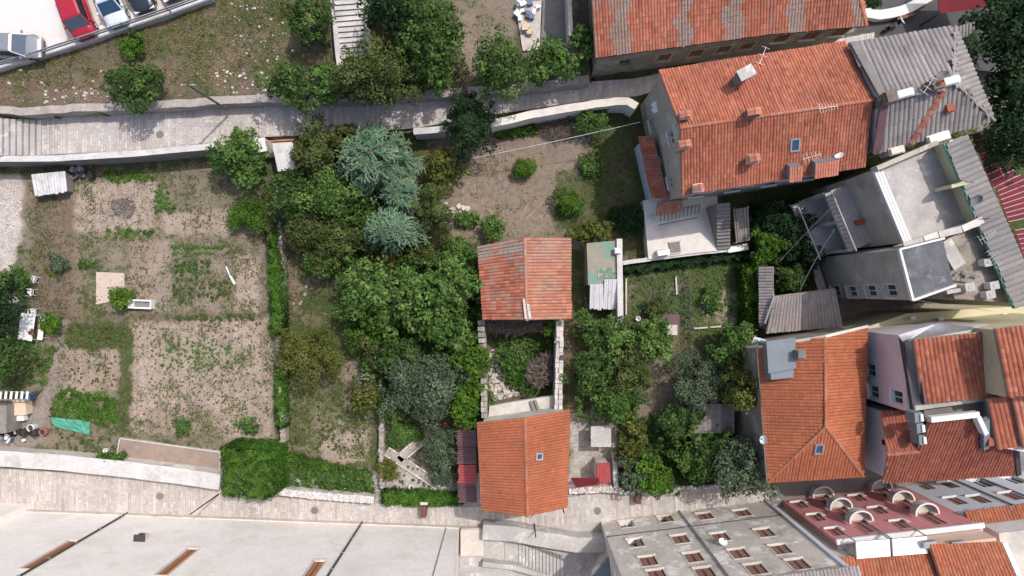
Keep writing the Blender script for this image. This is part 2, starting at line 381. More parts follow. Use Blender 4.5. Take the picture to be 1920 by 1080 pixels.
def tree(px, py, rxp, ryp, z0, h, kind, label, group=None, leaf=.15, dens=230, name='tree', cat='tree', clump=.34, trunk=True):
    """a tree whose crown centre shows at (px,py) with pixel radii; base height z0, total height h"""
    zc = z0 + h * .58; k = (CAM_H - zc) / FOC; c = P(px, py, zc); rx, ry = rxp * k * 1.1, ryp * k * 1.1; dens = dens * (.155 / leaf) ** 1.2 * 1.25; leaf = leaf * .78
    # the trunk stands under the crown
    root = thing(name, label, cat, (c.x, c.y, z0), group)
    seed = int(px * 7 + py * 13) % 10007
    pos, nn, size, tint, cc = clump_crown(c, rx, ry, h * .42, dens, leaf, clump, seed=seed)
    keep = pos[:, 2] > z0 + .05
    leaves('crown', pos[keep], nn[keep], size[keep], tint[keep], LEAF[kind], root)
    mb = MB(); r0 = max(.05, .035 * h + .02 * rx)
    top = Vector((c.x + U(-.1, .1), c.y + U(-.1, .1), zc)); base = Vector((c.x, c.y, z0 - .1)); midp = (base + top) / 2 + Vector((U(-.12, .12), U(-.12, .12), 0))
    mb.tube(base, midp, r0, r0 * .75, 7); mb.tube(midp, top, r0 * .75, r0 * .4, 7)
    for j in range(min(9, len(cc))):
        e = Vector(cc[(j * 7) % len(cc)]); s = midp.lerp(top, U(.1, .9)); m2 = (s + e) / 2 + Vector((0, 0, U(0, .15)))
        mb.tube(s, m2, r0 * .34, r0 * .22, 5); mb.tube(m2, e, r0 * .22, r0 * .07, 5)
    mb.build('trunk', M['bark'], root)
    return root

def bush(px, py, rxp, ryp, kind, label, z0=0.0, h=None, leaf=.11, dens=320, group=None, cat='bush', name='bush'):
    k = (CAM_H - z0) / FOC; h = h or (rxp + ryp) / 2 * k * 1.5
    return tree(px, py, rxp, ryp, z0, h, kind, label, group, leaf, dens, name, cat, .42)

def cedar(px, py, rxp, ryp, z0, h, label):
    """blue-green drooping conifer: arched branches carrying rows of needle sprays"""
    zc = z0 + h * .6; k = (CAM_H - zc) / FOC; c = P(px, py, zc); rx, ry = rxp * k, ryp * k
    root = thing('cedar_tree', label, 'tree', (c.x, c.y, z0)); g = np.random.default_rng(int(px))
    C, N_, S_, T_, UP = [], [], [], [], []
    mb = MB(); mb.tube((c.x, c.y, z0 - .1), (c.x, c.y, z0 + h * .95), .16, .03, 8)
    nb = int(34 + rx * ry * 4.2); tips = []
    for b in range(nb):
        a = g.uniform(0, 2 * math.pi); f = g.uniform(.1, 1) ** .8; zb = z0 + h * (.3 + .65 * f); L = (1.05 - .6 * f) * g.uniform(.75, 1.06)
        d = np.array([math.cos(a) * rx, math.sin(a) * ry]) * L; ns = 10; bend = g.uniform(-.5, .5)
        t = np.linspace(0, 1, ns + 1); pts = np.stack([c.x + d[0] * t - d[1] * bend * t * t * .5, c.y + d[1] * t + d[0] * bend * t * t * .5, zb + .25 * np.sin(t * 2.2) - .12 * h * t * t], 1)
        for i in range(0, ns, 2): mb.tube(pts[i], pts[i + 2], .035 * (1 - i / ns) + .012, n=4, cap=False)
        tb = g.normal(0, .12); out = np.array([math.cos(a), math.sin(a)])
        for r_ in range(int(7 + L * max(rx, ry) * 4)):
            # a drooping rope-like spray that curls away from the branch
            u = g.uniform(.12, 1); p0 = pts[int(u * ns)]; th = a + g.normal(0, .75); ln = g.uniform(.45, 1.0); cv = g.normal(0, 1.3); m = 34
            tt = np.sort(g.uniform(0, 1, m)); ang = th + cv * tt
            stepx = np.cumsum(np.cos(ang)) / m * ln; stepy = np.cumsum(np.sin(ang)) / m * ln
            p = np.stack([p0[0] + stepx, p0[1] + stepy, p0[2] + .12 * np.sin(tt * 3) - .28 * tt * tt], 1) + g.normal(0, .035, (m, 3)) * (1.15 - .6 * tt)[:, None]
            C.append(p); N_.append(np.tile([0, 0, 1.], (m, 1)) + g.normal(0, .4, (m, 3))); S_.append(.075 * g.uniform(.7, 1.3, m) * (1.1 - .35 * tt))
            T_.append(.3 + tb + .42 * tt + g.normal(0, .1, m)); UP.append(np.stack([np.cos(ang), np.sin(ang), -.2 * tt], 1) + g.normal(0, .35, (m, 3)))
    leaves('crown', np.concatenate(C), np.concatenate(N_), np.concatenate(S_), np.concatenate(T_), LEAF['cedar'], root, asp=.42, up=np.concatenate(UP))
    mb.build('trunk', M['bark'], root); return root

def inpoly(x, y, poly):
    x = np.asarray(x); y = np.asarray(y); r = np.zeros(x.shape, bool); n = len(poly)
    for i in range(n):
        x0, y0 = poly[i][0], poly[i][1]; x1, y1 = poly[(i + 1) % n][0], poly[(i + 1) % n][1]
        if y0 == y1: continue
        r ^= ((y0 > y) != (y1 > y)) & (x < (x1 - x0) * (y - y0) / (y1 - y0) + x0)
    return r

def inp1(x, y, poly): return bool(inpoly(np.array([x]), np.array([y]), poly)[0])

def ivy(px_poly, zb, zt, kind, label, name='ivy', cat='ivy', dens=260, leaf=.12, kindtag=None, rough=.35, stems=True):
    """climbing / trailing mass over an outline: an uneven leafy surface with leafy flanks"""
    poly = [P(x, y, zt) for x, y in px_poly]; xs = [p.x for p in poly]; ys = [p.y for p in poly]
    g = np.random.default_rng(int(px_poly[0][0] * 3 + px_poly[0][1]))
    A = (max(xs) - min(xs)) * (max(ys) - min(ys)); n = int(A * dens)
    x = g.uniform(min(xs), max(xs), n); y = g.uniform(min(ys), max(ys), n)
    wx = x + .12 * np.sin(y * 4.1) + .1 * np.sin(y * 9.3 + 1); wy = y + .12 * np.sin(x * 3.7) + .1 * np.sin(x * 8.1)
    m = inpoly(wx, wy, poly); x, y = x[m], y[m]; n = len(x)
    hum = .5 + .5 * np.sin(x * 3.3 + 1.7 * np.sin(y * 2.1)) * np.sin(y * 3.9 + 1.3 * np.sin(x * 2.7))
    z = zt - (zt - zb) * .3 * (1 - hum) * rough * 2 - np.abs(g.normal(0, .08, n))
    # flanks: leaves on the outline down to the base
    per = sum((poly[i] - poly[(i + 1) % len(poly)]).length for i in range(len(poly))); nf = int(per * (zt - zb) * dens * .5)
    e = g.integers(0, len(poly), nf); tt = g.uniform(0, 1, nf); pa = np.array([tuple(p) for p in poly])
    fx = pa[e, 0] * (1 - tt) + pa[(e + 1) % len(poly), 0] * tt + g.normal(0, .08, nf); fy = pa[e, 1] * (1 - tt) + pa[(e + 1) % len(poly), 1] * tt + g.normal(0, .08, nf)
    fz = g.uniform(zb, zt - .05, nf)
    cen = np.array([np.mean(xs), np.mean(ys)])
    pos = np.concatenate([np.stack([x, y, z], 1), np.stack([fx, fy, fz], 1)])
    nn = np.concatenate([np.tile([0, 0, 1.], (n, 1)) + g.normal(0, .6, (n, 3)), np.stack([fx - cen[0], fy - cen[1], np.full(nf, .6)], 1) + g.normal(0, .5, (nf, 3))])
    tint = np.concatenate([.35 + .3 * hum + g.normal(0, .16, n), .4 + g.normal(0, .16, nf)])
    c = cen
    root = thing(name, label, cat, (c[0], c[1], zb))
    leaves('foliage', pos, nn, leaf * g.uniform(.6, 1.35, n + nf), tint, LEAF[kind], root)
    mb = MB()
    for i in range(max(4, int(per / 1.5))):
        j = g.integers(0, max(1, n)); q = Vector((x[j], y[j], zb)); mb.tube(q, (x[j] + g.normal(0, .15), y[j] + g.normal(0, .15), max(zb + .1, z[j] - .08)), .025, .01, 5)
    mb.build('stem', M['bark'], root, 'stuff')
    return root

def thicket(px_poly, zb, h, kind, label, dens=200, leaf=.1, name='thicket', cat='thicket', sc=1.0, cover=.85):
    """scrub over an outline: uneven mounds and hollows of leaves with bare twigs, continuous like real undergrowth"""
    poly = [P(x, y, zb + h * .5) for x, y in px_poly]; xs = [p.x for p in poly]; ys = [p.y for p in poly]; g = np.random.default_rng(int(px_poly[0][0] * 3 + px_poly[1][1])); sd = px_poly[0][0] * .13
    n = int((max(xs) - min(xs)) * (max(ys) - min(ys)) * dens); x = g.uniform(min(xs), max(xs), n); y = g.uniform(min(ys), max(ys), n)
    wx = x + .5 * fbm(x, y, .8, 3, sd); wy = y + .5 * fbm(x, y, .8, 3, sd + 4)
    m = inpoly(wx, wy, poly); x, y = x[m], y[m]
    H = lambda a, b: np.clip(.5 + .75 * fbm(a, b, 1.1 * sc, 4, sd) + .35 * fbm(a, b, 2.9 * sc, 3, sd + 2), 0, 1.3)
    hh = H(x, y); keep = hh > (1 - cover) * g.uniform(.6, 1.2, len(x)); x, y, hh = x[keep], y[keep], hh[keep]; n = len(x); e = .08
    dx = (H(x + e, y) - H(x - e, y)) * h / (2 * e); dy = (H(x, y + e) - H(x, y - e)) * h / (2 * e)
    z = zb + .05 + hh * h * g.uniform(.55, 1.0, n) ** .6 + np.abs(g.normal(0, .06, n))
    nn = np.stack([-dx, -dy, np.ones(n)], 1); nn /= np.linalg.norm(nn, axis=1, keepdims=True); nn += g.normal(0, .55, (n, 3))
    tint = .3 + .3 * hh + .2 * fbm(x, y, .9, 3, sd + 7) + g.normal(0, .17, n)
    c = (np.mean(xs), np.mean(ys)); root = thing(name, label, cat, (c[0], c[1], zb)); leaves('foliage', np.stack([x, y, z], 1), nn, leaf * g.uniform(.5, 1.4, n), tint, LEAF[kind], root)
    mb = MB()
    for i in range(min(160, n // 25)):
        j = g.integers(0, n); a = g.uniform(0, 6.28); l = g.uniform(.2, .6); q = Vector((x[j], y[j], z[j])); mb.tube((x[j] - math.cos(a) * l, y[j] - math.sin(a) * l, zb + .3 * (z[j] - zb)), q + Vector((0, 0, .06)), .016, .006, 4, cap=False)
    mb.build('stem', M['twigs'], root, 'stuff'); return root

def fbm(x, y, s, o=4, seed=0.0):
    r = np.zeros_like(x); a = 1.0; tot = 0
    for i in range(o):
        r += a * (np.sin(x * s * 1.3 + seed + 2.1 * np.sin(y * s * .9 + seed * 1.7 + i)) * np.sin(y * s * 1.1 - seed + 1.9 * np.sin(x * s * .8 + i * 2.3 + seed))); tot += a; a *= .55; s *= 2.1
    return r / tot

# ------------------------------------------------------------------ roofs
def tile_poly(mb, poly, e, cw, rl, hgt, tf, lift=.018):
    """cover a planar polygon with barrel tiles; e: eave direction; tf(u,v)->(tint, age)"""
    poly = [Vector(p) for p in poly]; n = (poly[1] - poly[0]).cross(poly[2] - poly[0]).normalized()
    if n.z < 0: n = -n
    e = (e - n * e.dot(n)).normalized(); s = n.cross(e).normalized()
    if s.z < 0: s = -s
    if abs(s.z) < 1e-4 and s.y < 0: s = -s
    o = poly[0]; uv = [((p - o).dot(e), (p - o).dot(s)) for p in poly]
    u0, u1 = min(p[0] for p in uv), max(p[0] for p in uv); v0, v1 = min(p[1] for p in uv), max(p[1] for p in uv)
    nu = max(1, int(round((u1 - u0) / cw))); nv = max(1, int(round((v1 - v0) / rl))); cw = (u1 - u0) / nu; rl = (v1 - v0) / nv
    if len(poly) == 4 and .78 < (poly[2] - poly[3]).length / max(1e-6, (poly[1] - poly[0]).length) < 1.28:
        # near-parallel sided slope: the tile grid follows its verges
        wid = ((poly[1] - poly[0]).length + (poly[2] - poly[3]).length) / 2; dep = ((poly[3] - poly[0]).length + (poly[2] - poly[1]).length) / 2
        nu = max(1, round(wid / cw)); nv = max(1, round(dep / rl)); prof = ((-.5, 0), (-.27, .8), (0, 1), (.27, .8), (.5, 0)); ph_ = U(0, 50)
        BL = lambda a, b: poly[0].lerp(poly[1], a).lerp(poly[3].lerp(poly[2], a), b)
        for i in range(nu):
            jit = U(-.05, .05) / nu
            for j in range(nv):
                t, ag = tf(wid * (i + .5) / nu, dep * (j + .5) / nv); b = len(mb.v); slip = U(.1, .3) if random.random() < .012 else 0
                sg = .03 + .028 * mnoise.noise(Vector((wid * i / nu * .45 + ph_, dep * j / nv * .6, 0)))
                for (bv, lf) in (((j - .05 + U(-.05, .05) - slip) / nv, lift), ((j + 1.1) / nv, 0.0)):
                    for (fx, fz) in prof: q = BL((i + .5 + fx) / nu + jit, min(1.0, bv)) + n * (fz * hgt + lf + sg); mb.v.append((q.x, q.y, q.z))
                mb.idx(b, [(k, k + 1, 6 + k, 5 + k) for k in range(4)] + [(0, 1, 2, 3, 4)], t, ag)
        return e, s, n
    gu, gv = np.meshgrid(u0 + cw * (np.arange(nu) + .5), v0 + rl * (np.arange(nv) + .5), indexing='ij'); ins = inpoly(gu, gv, uv)
    prof = ((-.5, 0), (-.27, .8), (0, 1), (.27, .8), (.5, 0))
    ph_ = U(0, 50); SG = lambda a, b: .028 * mnoise.noise(Vector((a * .45 + ph_, b * .6, 0)))
    for i in range(nu):
        jit = U(-.014, .014)
        for j in range(nv):
            if not ins[i, j]: continue
            t, a = tf(gu[i, j], gv[i, j]); b = len(mb.v)
            slip = U(.03, .1) if random.random() < .012 else 0; vv0 = gv[i, j] - rl * .55 + U(-.02, .02) - slip; sg = SG(gu[i, j], gv[i, j]) + .03; vv1 = gv[i, j] + rl * .6; du = gu[i, j] + jit + U(-.006, .006)
            for w, (vq, lf) in enumerate(((vv0, lift), (vv1, 0.0))):
                for (fx, fz) in prof:
                    q = o + e * (du + fx * cw) + s * vq + n * (fz * hgt + lf + sg); mb.v.append((q.x, q.y, q.z))
            mb.idx(b, [(k, k + 1, 6 + k, 5 + k) for k in range(4)] + [(0, 1, 2, 3, 4)], t, a)
    return e, s, n

def ridge(mb, a, b, r=.13, step=.42, tint=(.4, .9), age=.15):
    a = Vector(a); b = Vector(b); d = b - a; n = max(1, int(d.length / step)); d1 = d.normalized(); s = d1.cross(Vector((0, 0, 1))).normalized(); u = s.cross(d1)
    for i in range(n):
        p = a + d * (i / n); q = a + d * ((i + 1.12) / n); t = U(*tint); k = len(mb.v)
        for c, rr in ((p, r * 1.1), (q, r * .92)):
            for ang in (0, .25, .5, .75, 1.0):
                th = math.pi * ang; w = c + s * (rr * math.cos(th)) + u * (rr * math.sin(th) * .75); mb.v.append(tuple(w))
        mb.idx(k, [(j, j + 1, 6 + j, 5 + j) for j in range(4)] + [(0, 1, 2, 3, 4)], t, age * U(0, 2))

def roof(parent, slopes, mat, cw=.21, rl=.38, hgt=.055, tf=None, ridges=(), slab_mat=None, th=.14, age=.1, rr=.13, name='roof', label=None):
    """slopes: polygons whose first edge is the eave"""
    tf = tf or (lambda u, v: (min(1, max(0, random.gauss(.5, .22))), max(0, random.gauss(age, .12))))
    sb = MB(); flat = []
    for p in slopes:
        q = np.array([tuple(x) for x in p]); A = np.c_[q[:, :2], np.ones(len(q))]; co = np.linalg.lstsq(A, q[:, 2], rcond=None)[0]
        flat.append([Vector((x[0], x[1], float(co[0] * x[0] + co[1] * x[1] + co[2]))) for x in q])
    slopes = flat
    for p in slopes: sb.slab(p, th)
    ro = sb.build(name, slab_mat or M['plaster_old'], parent, label=label)
    tb = MB()
    for p in slopes: tile_poly(tb, p, Vector(p[1]) - Vector(p[0]), cw, rl, hgt, tf)
    o = tb.build('roof_tiles', mat, ro, 'stuff')
    if ridges:
        rb = MB()
        for a, b in ridges: ridge(rb, Vector(a) + Vector((0, 0, .05)), Vector(b) + Vector((0, 0, .05)), rr)
        rb.build('ridge_tiles', mat, ro, 'stuff')
    return ro

def corrugated(mb, poly, e, pitch, amp, t=None):
    """ribbed sheet polygon as individual narrow ribs"""
    tile_poly(mb, poly, e, pitch, 2.0, amp, (lambda u, v: (U(.3, .7), 0)) if t is None else t, lift=.012)

# ------------------------------------------------------------------ walls with real openings
def wall_face(mb, A, B, z0, z1, ops=(), depth=.22, t=0.5, flip=False):
    """vertical wall from A to B (outside on the left when flip is False), ops: (u0,u1,za,zb) in metres. Returns (A,u,n)"""
    A = V2(A); B = V2(B); L = (B - A).length; u = (B - A) / L; n = Vector((-u.y, u.x, 0))
    if flip: n = -n
    us = sorted({0.0, L, *[x for o in ops for x in o[:2]]}); zs = sorted({z0, z1, *[x for o in ops for x in o[2:4]]})
    W = lambda a, z, d=0.0: A + u * a - n * d + Vector((0, 0, z))
    for i in range(len(us) - 1):
        for j in range(len(zs) - 1):
            um, zm = (us[i] + us[i + 1]) / 2, (zs[j] + zs[j + 1]) / 2
            if any(o[0] < um < o[1] and o[2] < zm < o[3] for o in ops): continue
            q = [W(us[i], zs[j]), W(us[i + 1], zs[j]), W(us[i + 1], zs[j + 1]), W(us[i], zs[j + 1])]
            mb.poly(q[::-1] if not flip else q, t)
    for (a, b, c, d) in [o[:4] for o in ops]:
        for q in ([W(a, c), W(b, c), W(b, c, depth), W(a, c, depth)], [W(a, d), W(a, d, depth), W(b, d, depth), W(b, d)],
                  [W(a, c), W(a, c, depth), W(a, d, depth), W(a, d)], [W(b, c), W(b, d), W(b, d, depth), W(b, c, depth)]): mb.poly(q, t)
    return A, u, n

def window(root, fr, op, kind='shutter', depth=.22, name='window', surround=None, frame_mat=None, wood='brown_wood', sill=True):
    """window part in an opening: frame (the part itself), pane or two shutters, sill"""
    A, u, n = fr; a, b, c, d = op[:4]; W = lambda x, z, k=0.0: A + u * x + n * k + Vector((0, 0, z)); w = .07; mb = MB()
    back = -depth + .05
    for (x0, z0_, x1, z1_) in ((a, c, b, c + w), (a, d - w, b, d), (a, c + w, a + w, d - w), (b - w, c + w, b, d - w)):
        mb.obox(W((x0 + x1) / 2, (z0_ + z1_) / 2, back), u * (x1 - x0) / 2, n * .04, Vector((0, 0, (z1_ - z0_) / 2)))
    if kind == 'pane':
        mb.obox(W((a + b) / 2, (c + d) / 2, back), u * .03, n * .03, Vector((0, 0, (d - c) / 2 - w)))
    o = mb.build(name, frame_mat or M['trim_white'], root)
    g = MB(); g.obox(W((a + b) / 2, (c + d) / 2, back - .05), u * (b - a) / 2, n * .01, Vector((0, 0, (d - c) / 2))); g.build('pane', M['glass'], o)
    if kind in ('shutter', 'open', 'broken'):
        for sgn in (0, 1):
            if kind == 'broken' and sgn: continue
            s = MB(); x0 = a + .02 if not sgn else (a + b) / 2 + .01; x1 = (a + b) / 2 - .01 if not sgn else b - .02
            if kind == 'open': x0, x1 = (a - (b - a) / 2 - .02, a - .02) if not sgn else (b + .02, b + (b - a) / 2 + .02)
            k = .05 if kind == 'open' else -.07
            m = max(5, int((d - c) / .13))
            for i in range(m):
                zz = c + .04 + (d - c - .08) * (i + .5) / m
                s.obox(W((x0 + x1) / 2, zz, k), u * ((x1 - x0) / 2 - .04), (n * .8 - Vector((0, 0, .6))) * .028, Vector((0, 0, .022)) + n * .01, U(.3, .7))
            for xx in (x0 + .03, x1 - .03): s.obox(W(xx, (c + d) / 2, k), u * .03, n * .03, Vector((0, 0, (d - c) / 2 - .03)))
            for zz in (c + .05, d - .05): s.obox(W((x0 + x1) / 2, zz, k), u * ((x1 - x0) / 2 - .06), n * .031, Vector((0, 0, .03)))
            s.build('shutter', M[wood], o)
    if sill:
        s = MB(); s.obox(W((a + b) / 2, c - .05, .03), u * ((b - a) / 2 + .12), n * .1, Vector((0, 0, .045)))
        if surround:
            for (x0, z0_, x1, z1_) in ((a - .12, d, b + .12, d + .12), (a - .12, c, a, d), (b, c, b + .12, d)):
                s.obox(W((x0 + x1) / 2, (z0_ + z1_) / 2, .012), u * (x1 - x0) / 2, n * .02, Vector((0, 0, (z1_ - z0_) / 2)))
        s.build('sill', surround or M['trim_white'], o)
    return o

def chimney(root, p, w, d, h, rz, mat, cap='tile', name='chimney', label=None):
    """stack with a capped top; p: point on the roof"""
    p = Vector(p); mb = MB(); mb.box(p + Vector((0, 0, h / 2 - .5)), w, d, h + 1.0, rz)
    mb.box(p + Vector((0, 0, h - .22)), w + .12, d + .12, .1, rz)
    o = mb.build(name, mat, root, label=label); c = MB()
    if cap == 'tile':
        ca, sa = math.cos(rz), math.sin(rz); X = Vector((ca, sa, 0)); Y = Vector((-sa, ca, 0)); t = p + Vector((0, 0, h + .02))
        for i in range(max(2, int(d / .2))):
            y = -d / 2 + d * (i + .5) / max(2, int(d / .2))
            for sg in (-1, 1):
                c.obox(t + Y * y + X * sg * w * .3 + Vector((0, 0, .12)), X * w * .36 + Vector((0, 0, -sg * .1 * sg * sg)), Y * (d / max(2, int(d / .2)) * .46), Vector((0, 0, .03)), U(.3, .9))
        for sx in (-1, 1):
            for sy in (-1, 1): c.box(t + X * sx * (w / 2 - .06) + Y * sy * (d / 2 - .06) + Vector((0, 0, .02)), .1, .1, .14, rz)
        c.build('cap', M['tile_pale'], o)
    elif cap == 'slab':
        c.box(p + Vector((0, 0, h + .12)), w + .2, d + .2, .08, rz)
        for sx in (-1, 1): c.box(p + Vector((math.cos(rz) * sx * (w / 2 - .08), math.sin(rz) * sx * (w / 2 - .08), h + .02)), .12, d * .8, .16, rz)
        c.build('cap', M['concrete'], o)
    elif cap == 'pot':
        c.lathe(p + Vector((0, 0, h - .1)), [(.13, 0), (.15, .15), (.12, .2), (.12, .45), (.09, .45), (.09, .1)], 10); c.build('chimney_pot', M['tile_pale'], o)
    return o

def skylight(root, p, e, s, n, w, h):
    o = MB()
    for (cx, cy, hx, hy) in ((0, -h / 2, w / 2 + .05, .05), (0, h / 2, w / 2 + .05, .05), (-w / 2, 0, .05, h / 2 - .05), (w / 2, 0, .05, h / 2 - .05)):
        o.obox(p + e * cx + s * cy + n * .11, e * hx, s * hy, n * .09)
    a = o.build('skylight', M['metal_grey'], root); g = MB(); g.obox(p + n * .12, e * (w / 2 - .05), s * (h / 2 - .05), n * .02); g.build('pane', M['glass_blue'], a); return a

def antenna(p, h, label, n=6, rz=0.0):
    p = Vector(p); r = thing('roof_antenna', label, 'antenna', p); mb = MB(); mb.tube(p - Vector((0, 0, .1)), p + Vector((0, 0, h)), .025, n=6); mb.build('mast', M['metal_grey'], r)
    X = Vector((math.cos(rz), math.sin(rz), 0)); Y = Vector((-X.y, X.x, 0)); b = MB(); t = p + Vector((0, 0, h - .1)); b.bar(t - X * .6, t + X * .6, .022, .02); b.build('boom', M['metal_grey'], r)
    e = MB()
    for i in range(n):
        q = t + X * (-.55 + 1.1 * i / (n - 1)); l = .34 - .03 * i; e.bar(q - Y * l, q + Y * l, .014, .012)
    e.build('elements', M['metal_grey'], r, 'stuff'); return r

def dish(p, r, az, label, mat='plastic_white'):
    p = Vector(p); t = thing('satellite_dish', label, 'satellite dish', p); a = MB(); a.tube(p - Vector((0, 0, .05)), p + Vector((0, 0, .45)), .03); a.build('bracket', M['metal_grey'], t)
    d = Vector((math.cos(az), math.sin(az), .65)).normalized(); s = d.cross(Vector((0, 0, 1))).normalized(); u = s.cross(d); c = p + Vector((0, 0, .5)); mb = MB(); k = 14
    rings = [(0.0, 0.0), (.4, .03), (.75, .09), (1.0, .17)]; i0 = len(mb.v)
    for rr, zz in rings:
        for j in range(k):
            an = 2 * math.pi * j / k; mb.v.append(tuple(c + s * (r * rr * math.cos(an)) + u * (r * rr * math.sin(an)) + d * (zz * r * 2)))
    mb.idx(i0, [(q * k + j, q * k + (j + 1) % k, (q + 1) * k + (j + 1) % k, (q + 1) * k + j) for q in range(3) for j in range(k)]); mb.build('reflector', M[mat], t)
    f = MB(); f.tube(c - u * r * .9 + d * .1, c + d * r * 1.1, .015); f.box(c + d * r * 1.12, .08, .08, .1); f.build('feed_arm', M['metal_dark'], t); return t
# ------------------------------------------------------------------ the ground sheet
ZA, ZB, ZP = 1.7, 2.7, 3.3            # alley, upper bank, parking
AL_N = [(-80, 222), (80, 221), (230, 213), (430, 198), (520, 192), (700, 186), (850, 180), (960, 170), (1100, 153), (1200, 146), (1330, 112), (1470, 92), (1640, 60)]
AL_S = [(-80, 291), (80, 291), (250, 283), (400, 268), (480, 257), (620, 252), (780, 240), (930, 214), (1100, 189), (1195, 180), (1300, 150), (1470, 130), (1640, 100)]
alley_w = [P(x, y, ZA) for x, y in AL_N] + [P(x, y, ZA) for x, y in AL_S][::-1]
bank_w = [P(x, y + 2, ZB) for x, y in [(-80, 213), (80, 211), (230, 203), (430, 190), (520, 184), (700, 179), (850, 172), (960, 163), (1110, 146)]] + [P(1110, -500, ZB), P(-80, -500, ZB)]
bank_w[0].x = -400; bank_w[-1].x = -400; bank_w[-1].y = bank_w[-2].y = 400
NE_w = [P(1110, 150, 1.4), P(1200, 150, 1.4), P(1330, 112, 1.4), P(1900, 30, 1.4), Vector((400, 22, 0)), Vector((400, 400, 0)), Vector((P(1110, 150, 1.4).x, 400, 0))]
gx = np.concatenate([[-400, -200, -90, -60], np.arange(-48, 48.01, .2), [60, 90, 200, 400]]); gy = np.concatenate([[-400, -200, -90, -45], np.arange(-30, 30.01, .2), [45, 90, 200, 400]])
GX, GY = np.meshgrid(gx, gy, indexing='ij')
WX = GX + .35 * fbm(GX, GY, .9, 4, 1.0); WY = GY + .35 * fbm(GX, GY, .9, 4, 5.0)
GZ = .05 * fbm(GX, GY, .5, 3, 2.0)
mb_ = inpoly(GX, GY, bank_w); GZ[mb_] = (ZB + .1 + .14 * fbm(GX, GY, .6, 4, 3.0))[mb_]
ma_ = inpoly(GX, GY, alley_w); GZ[ma_] = ZA - .1
mn_ = inpoly(GX, GY, NE_w) & ~ma_; GZ[mn_] = 1.4
# albedo classes: soil colour (some patches carry cast shade) + amount of grass
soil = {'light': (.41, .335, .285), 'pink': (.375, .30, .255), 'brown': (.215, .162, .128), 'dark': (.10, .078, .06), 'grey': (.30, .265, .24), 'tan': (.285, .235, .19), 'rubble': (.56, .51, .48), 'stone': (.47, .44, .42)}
ALB = np.empty(GX.shape + (3,)); ALB[:] = soil['tan']; GR = np.full(GX.shape, .55)
def region(px, cls, g, z=0.0, soft=True):
    poly = [P(x, y, z) for x, y in px]; m = inpoly(WX if soft else GX, WY if soft else GY, poly); ALB[m] = soil[cls]; GR[m] = g
# upper bank
ALB[mb_] = soil['brown']; GR[mb_] = .34
region([(-60, 120), (200, 70), (330, 130), (380, 205), (-60, 210)], 'brown', .3, ZB)
region([(200, 75), (420, -10), (560, 0), (560, 150), (420, 190), (330, 130)], 'brown', .42, ZB)
region([(380, 60), (520, 60), (520, 180), (400, 190)], 'brown', .3, ZB)
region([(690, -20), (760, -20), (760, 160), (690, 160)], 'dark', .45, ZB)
region([(850, -20), (965, -20), (965, 90), (870, 160), (850, 80)], 'tan', .18, ZB)
region([(960, 0), (1080, 0), (1080, 110), (990, 110)], 'grey', .0, ZB)
# allotment, left
region([(40, 330), (420, 300), (520, 420), (520, 830), (200, 850), (40, 800)], 'tan', .34)
region([(60, 355), (140, 350), (140, 590), (60, 600)], 'brown', .12)
region([(136, 345), (290, 335), (290, 430), (138, 440)], 'light', .02)
region([(300, 345), (420, 330), (440, 400), (470, 440), (480, 590), (310, 590)], 'tan', .26)
region([(305, 400), (430, 395), (440, 440), (305, 440)], 'light', .12)
region([(140, 450), (240, 445), (240, 580), (140, 590)], 'tan', .34)
region([(245, 450), (320, 450), (320, 580), (240, 580)], 'pink', .2)
region([(440, 480), (482, 480), (490, 600), (440, 600)], 'light', .06)
region([(100, 590), (500, 585), (500, 602), (100, 606)], 'brown', .3)
region([(130, 606), (245, 606), (240, 655), (125, 655)], 'tan', .7)
region([(118, 655), (232, 655), (228, 730), (108, 735)], 'pink', .13)
region([(225, 606), (245, 606), (240, 805), (222, 805)], 'tan', .75)
region([(248, 604), (505, 598), (512, 700), (510, 835), (245, 818)], 'light', .10)
region([(300, 630), (470, 640), (480, 690), (320, 690)], 'light', .24)
region([(270, 760), (400, 760), (440, 830), (260, 810)], 'pink', .3)
region([(62, 790), (95, 700), (115, 600), (130, 600), (122, 660), (98, 745), (85, 800)], 'grey', .0)
region([(0, 330), (42, 330), (40, 450), (25, 512), (-40, 515), (-40, 330)], 'rubble', .03)
region([(-40, 515), (45, 510), (60, 640), (60, 730), (-40, 730)], 'tan', .8)
region([(150, 805), (420, 815), (420, 905), (100, 850), (60, 810)], 'tan', .3)
region([(30, 760), (90, 760), (90, 820), (20, 860), (-40, 860), (-40, 760)], 'grey', .05)
# middle plot
region([(530, 330), (900, 330), (900, 800), (700, 860), (530, 860)], 'brown', .5)
region([(532, 430), (570, 430), (575, 560), (540, 600)], 'brown', .1)
region([(560, 500), (680, 520), (660, 640), (560, 620)], 'tan', .45)
region([(540, 700), (700, 690), (700, 860), (540, 850)], 'tan', .42)
region([(620, 690), (700, 660), (700, 740), (640, 760)], 'tan', .15)
region([(600, 830), (690, 800), (695, 860), (600, 870)], 'light', .15)
# small garden by the lower house
region([(720, 780), (860, 780), (860, 920), (720, 920)], 'brown', .4)
region([(722, 850), (760, 850), (830, 905), (815, 918), (722, 915)], 'pink', .05)
region([(765, 840), (800, 820), (810, 850), (780, 865)], 'brown', .1)
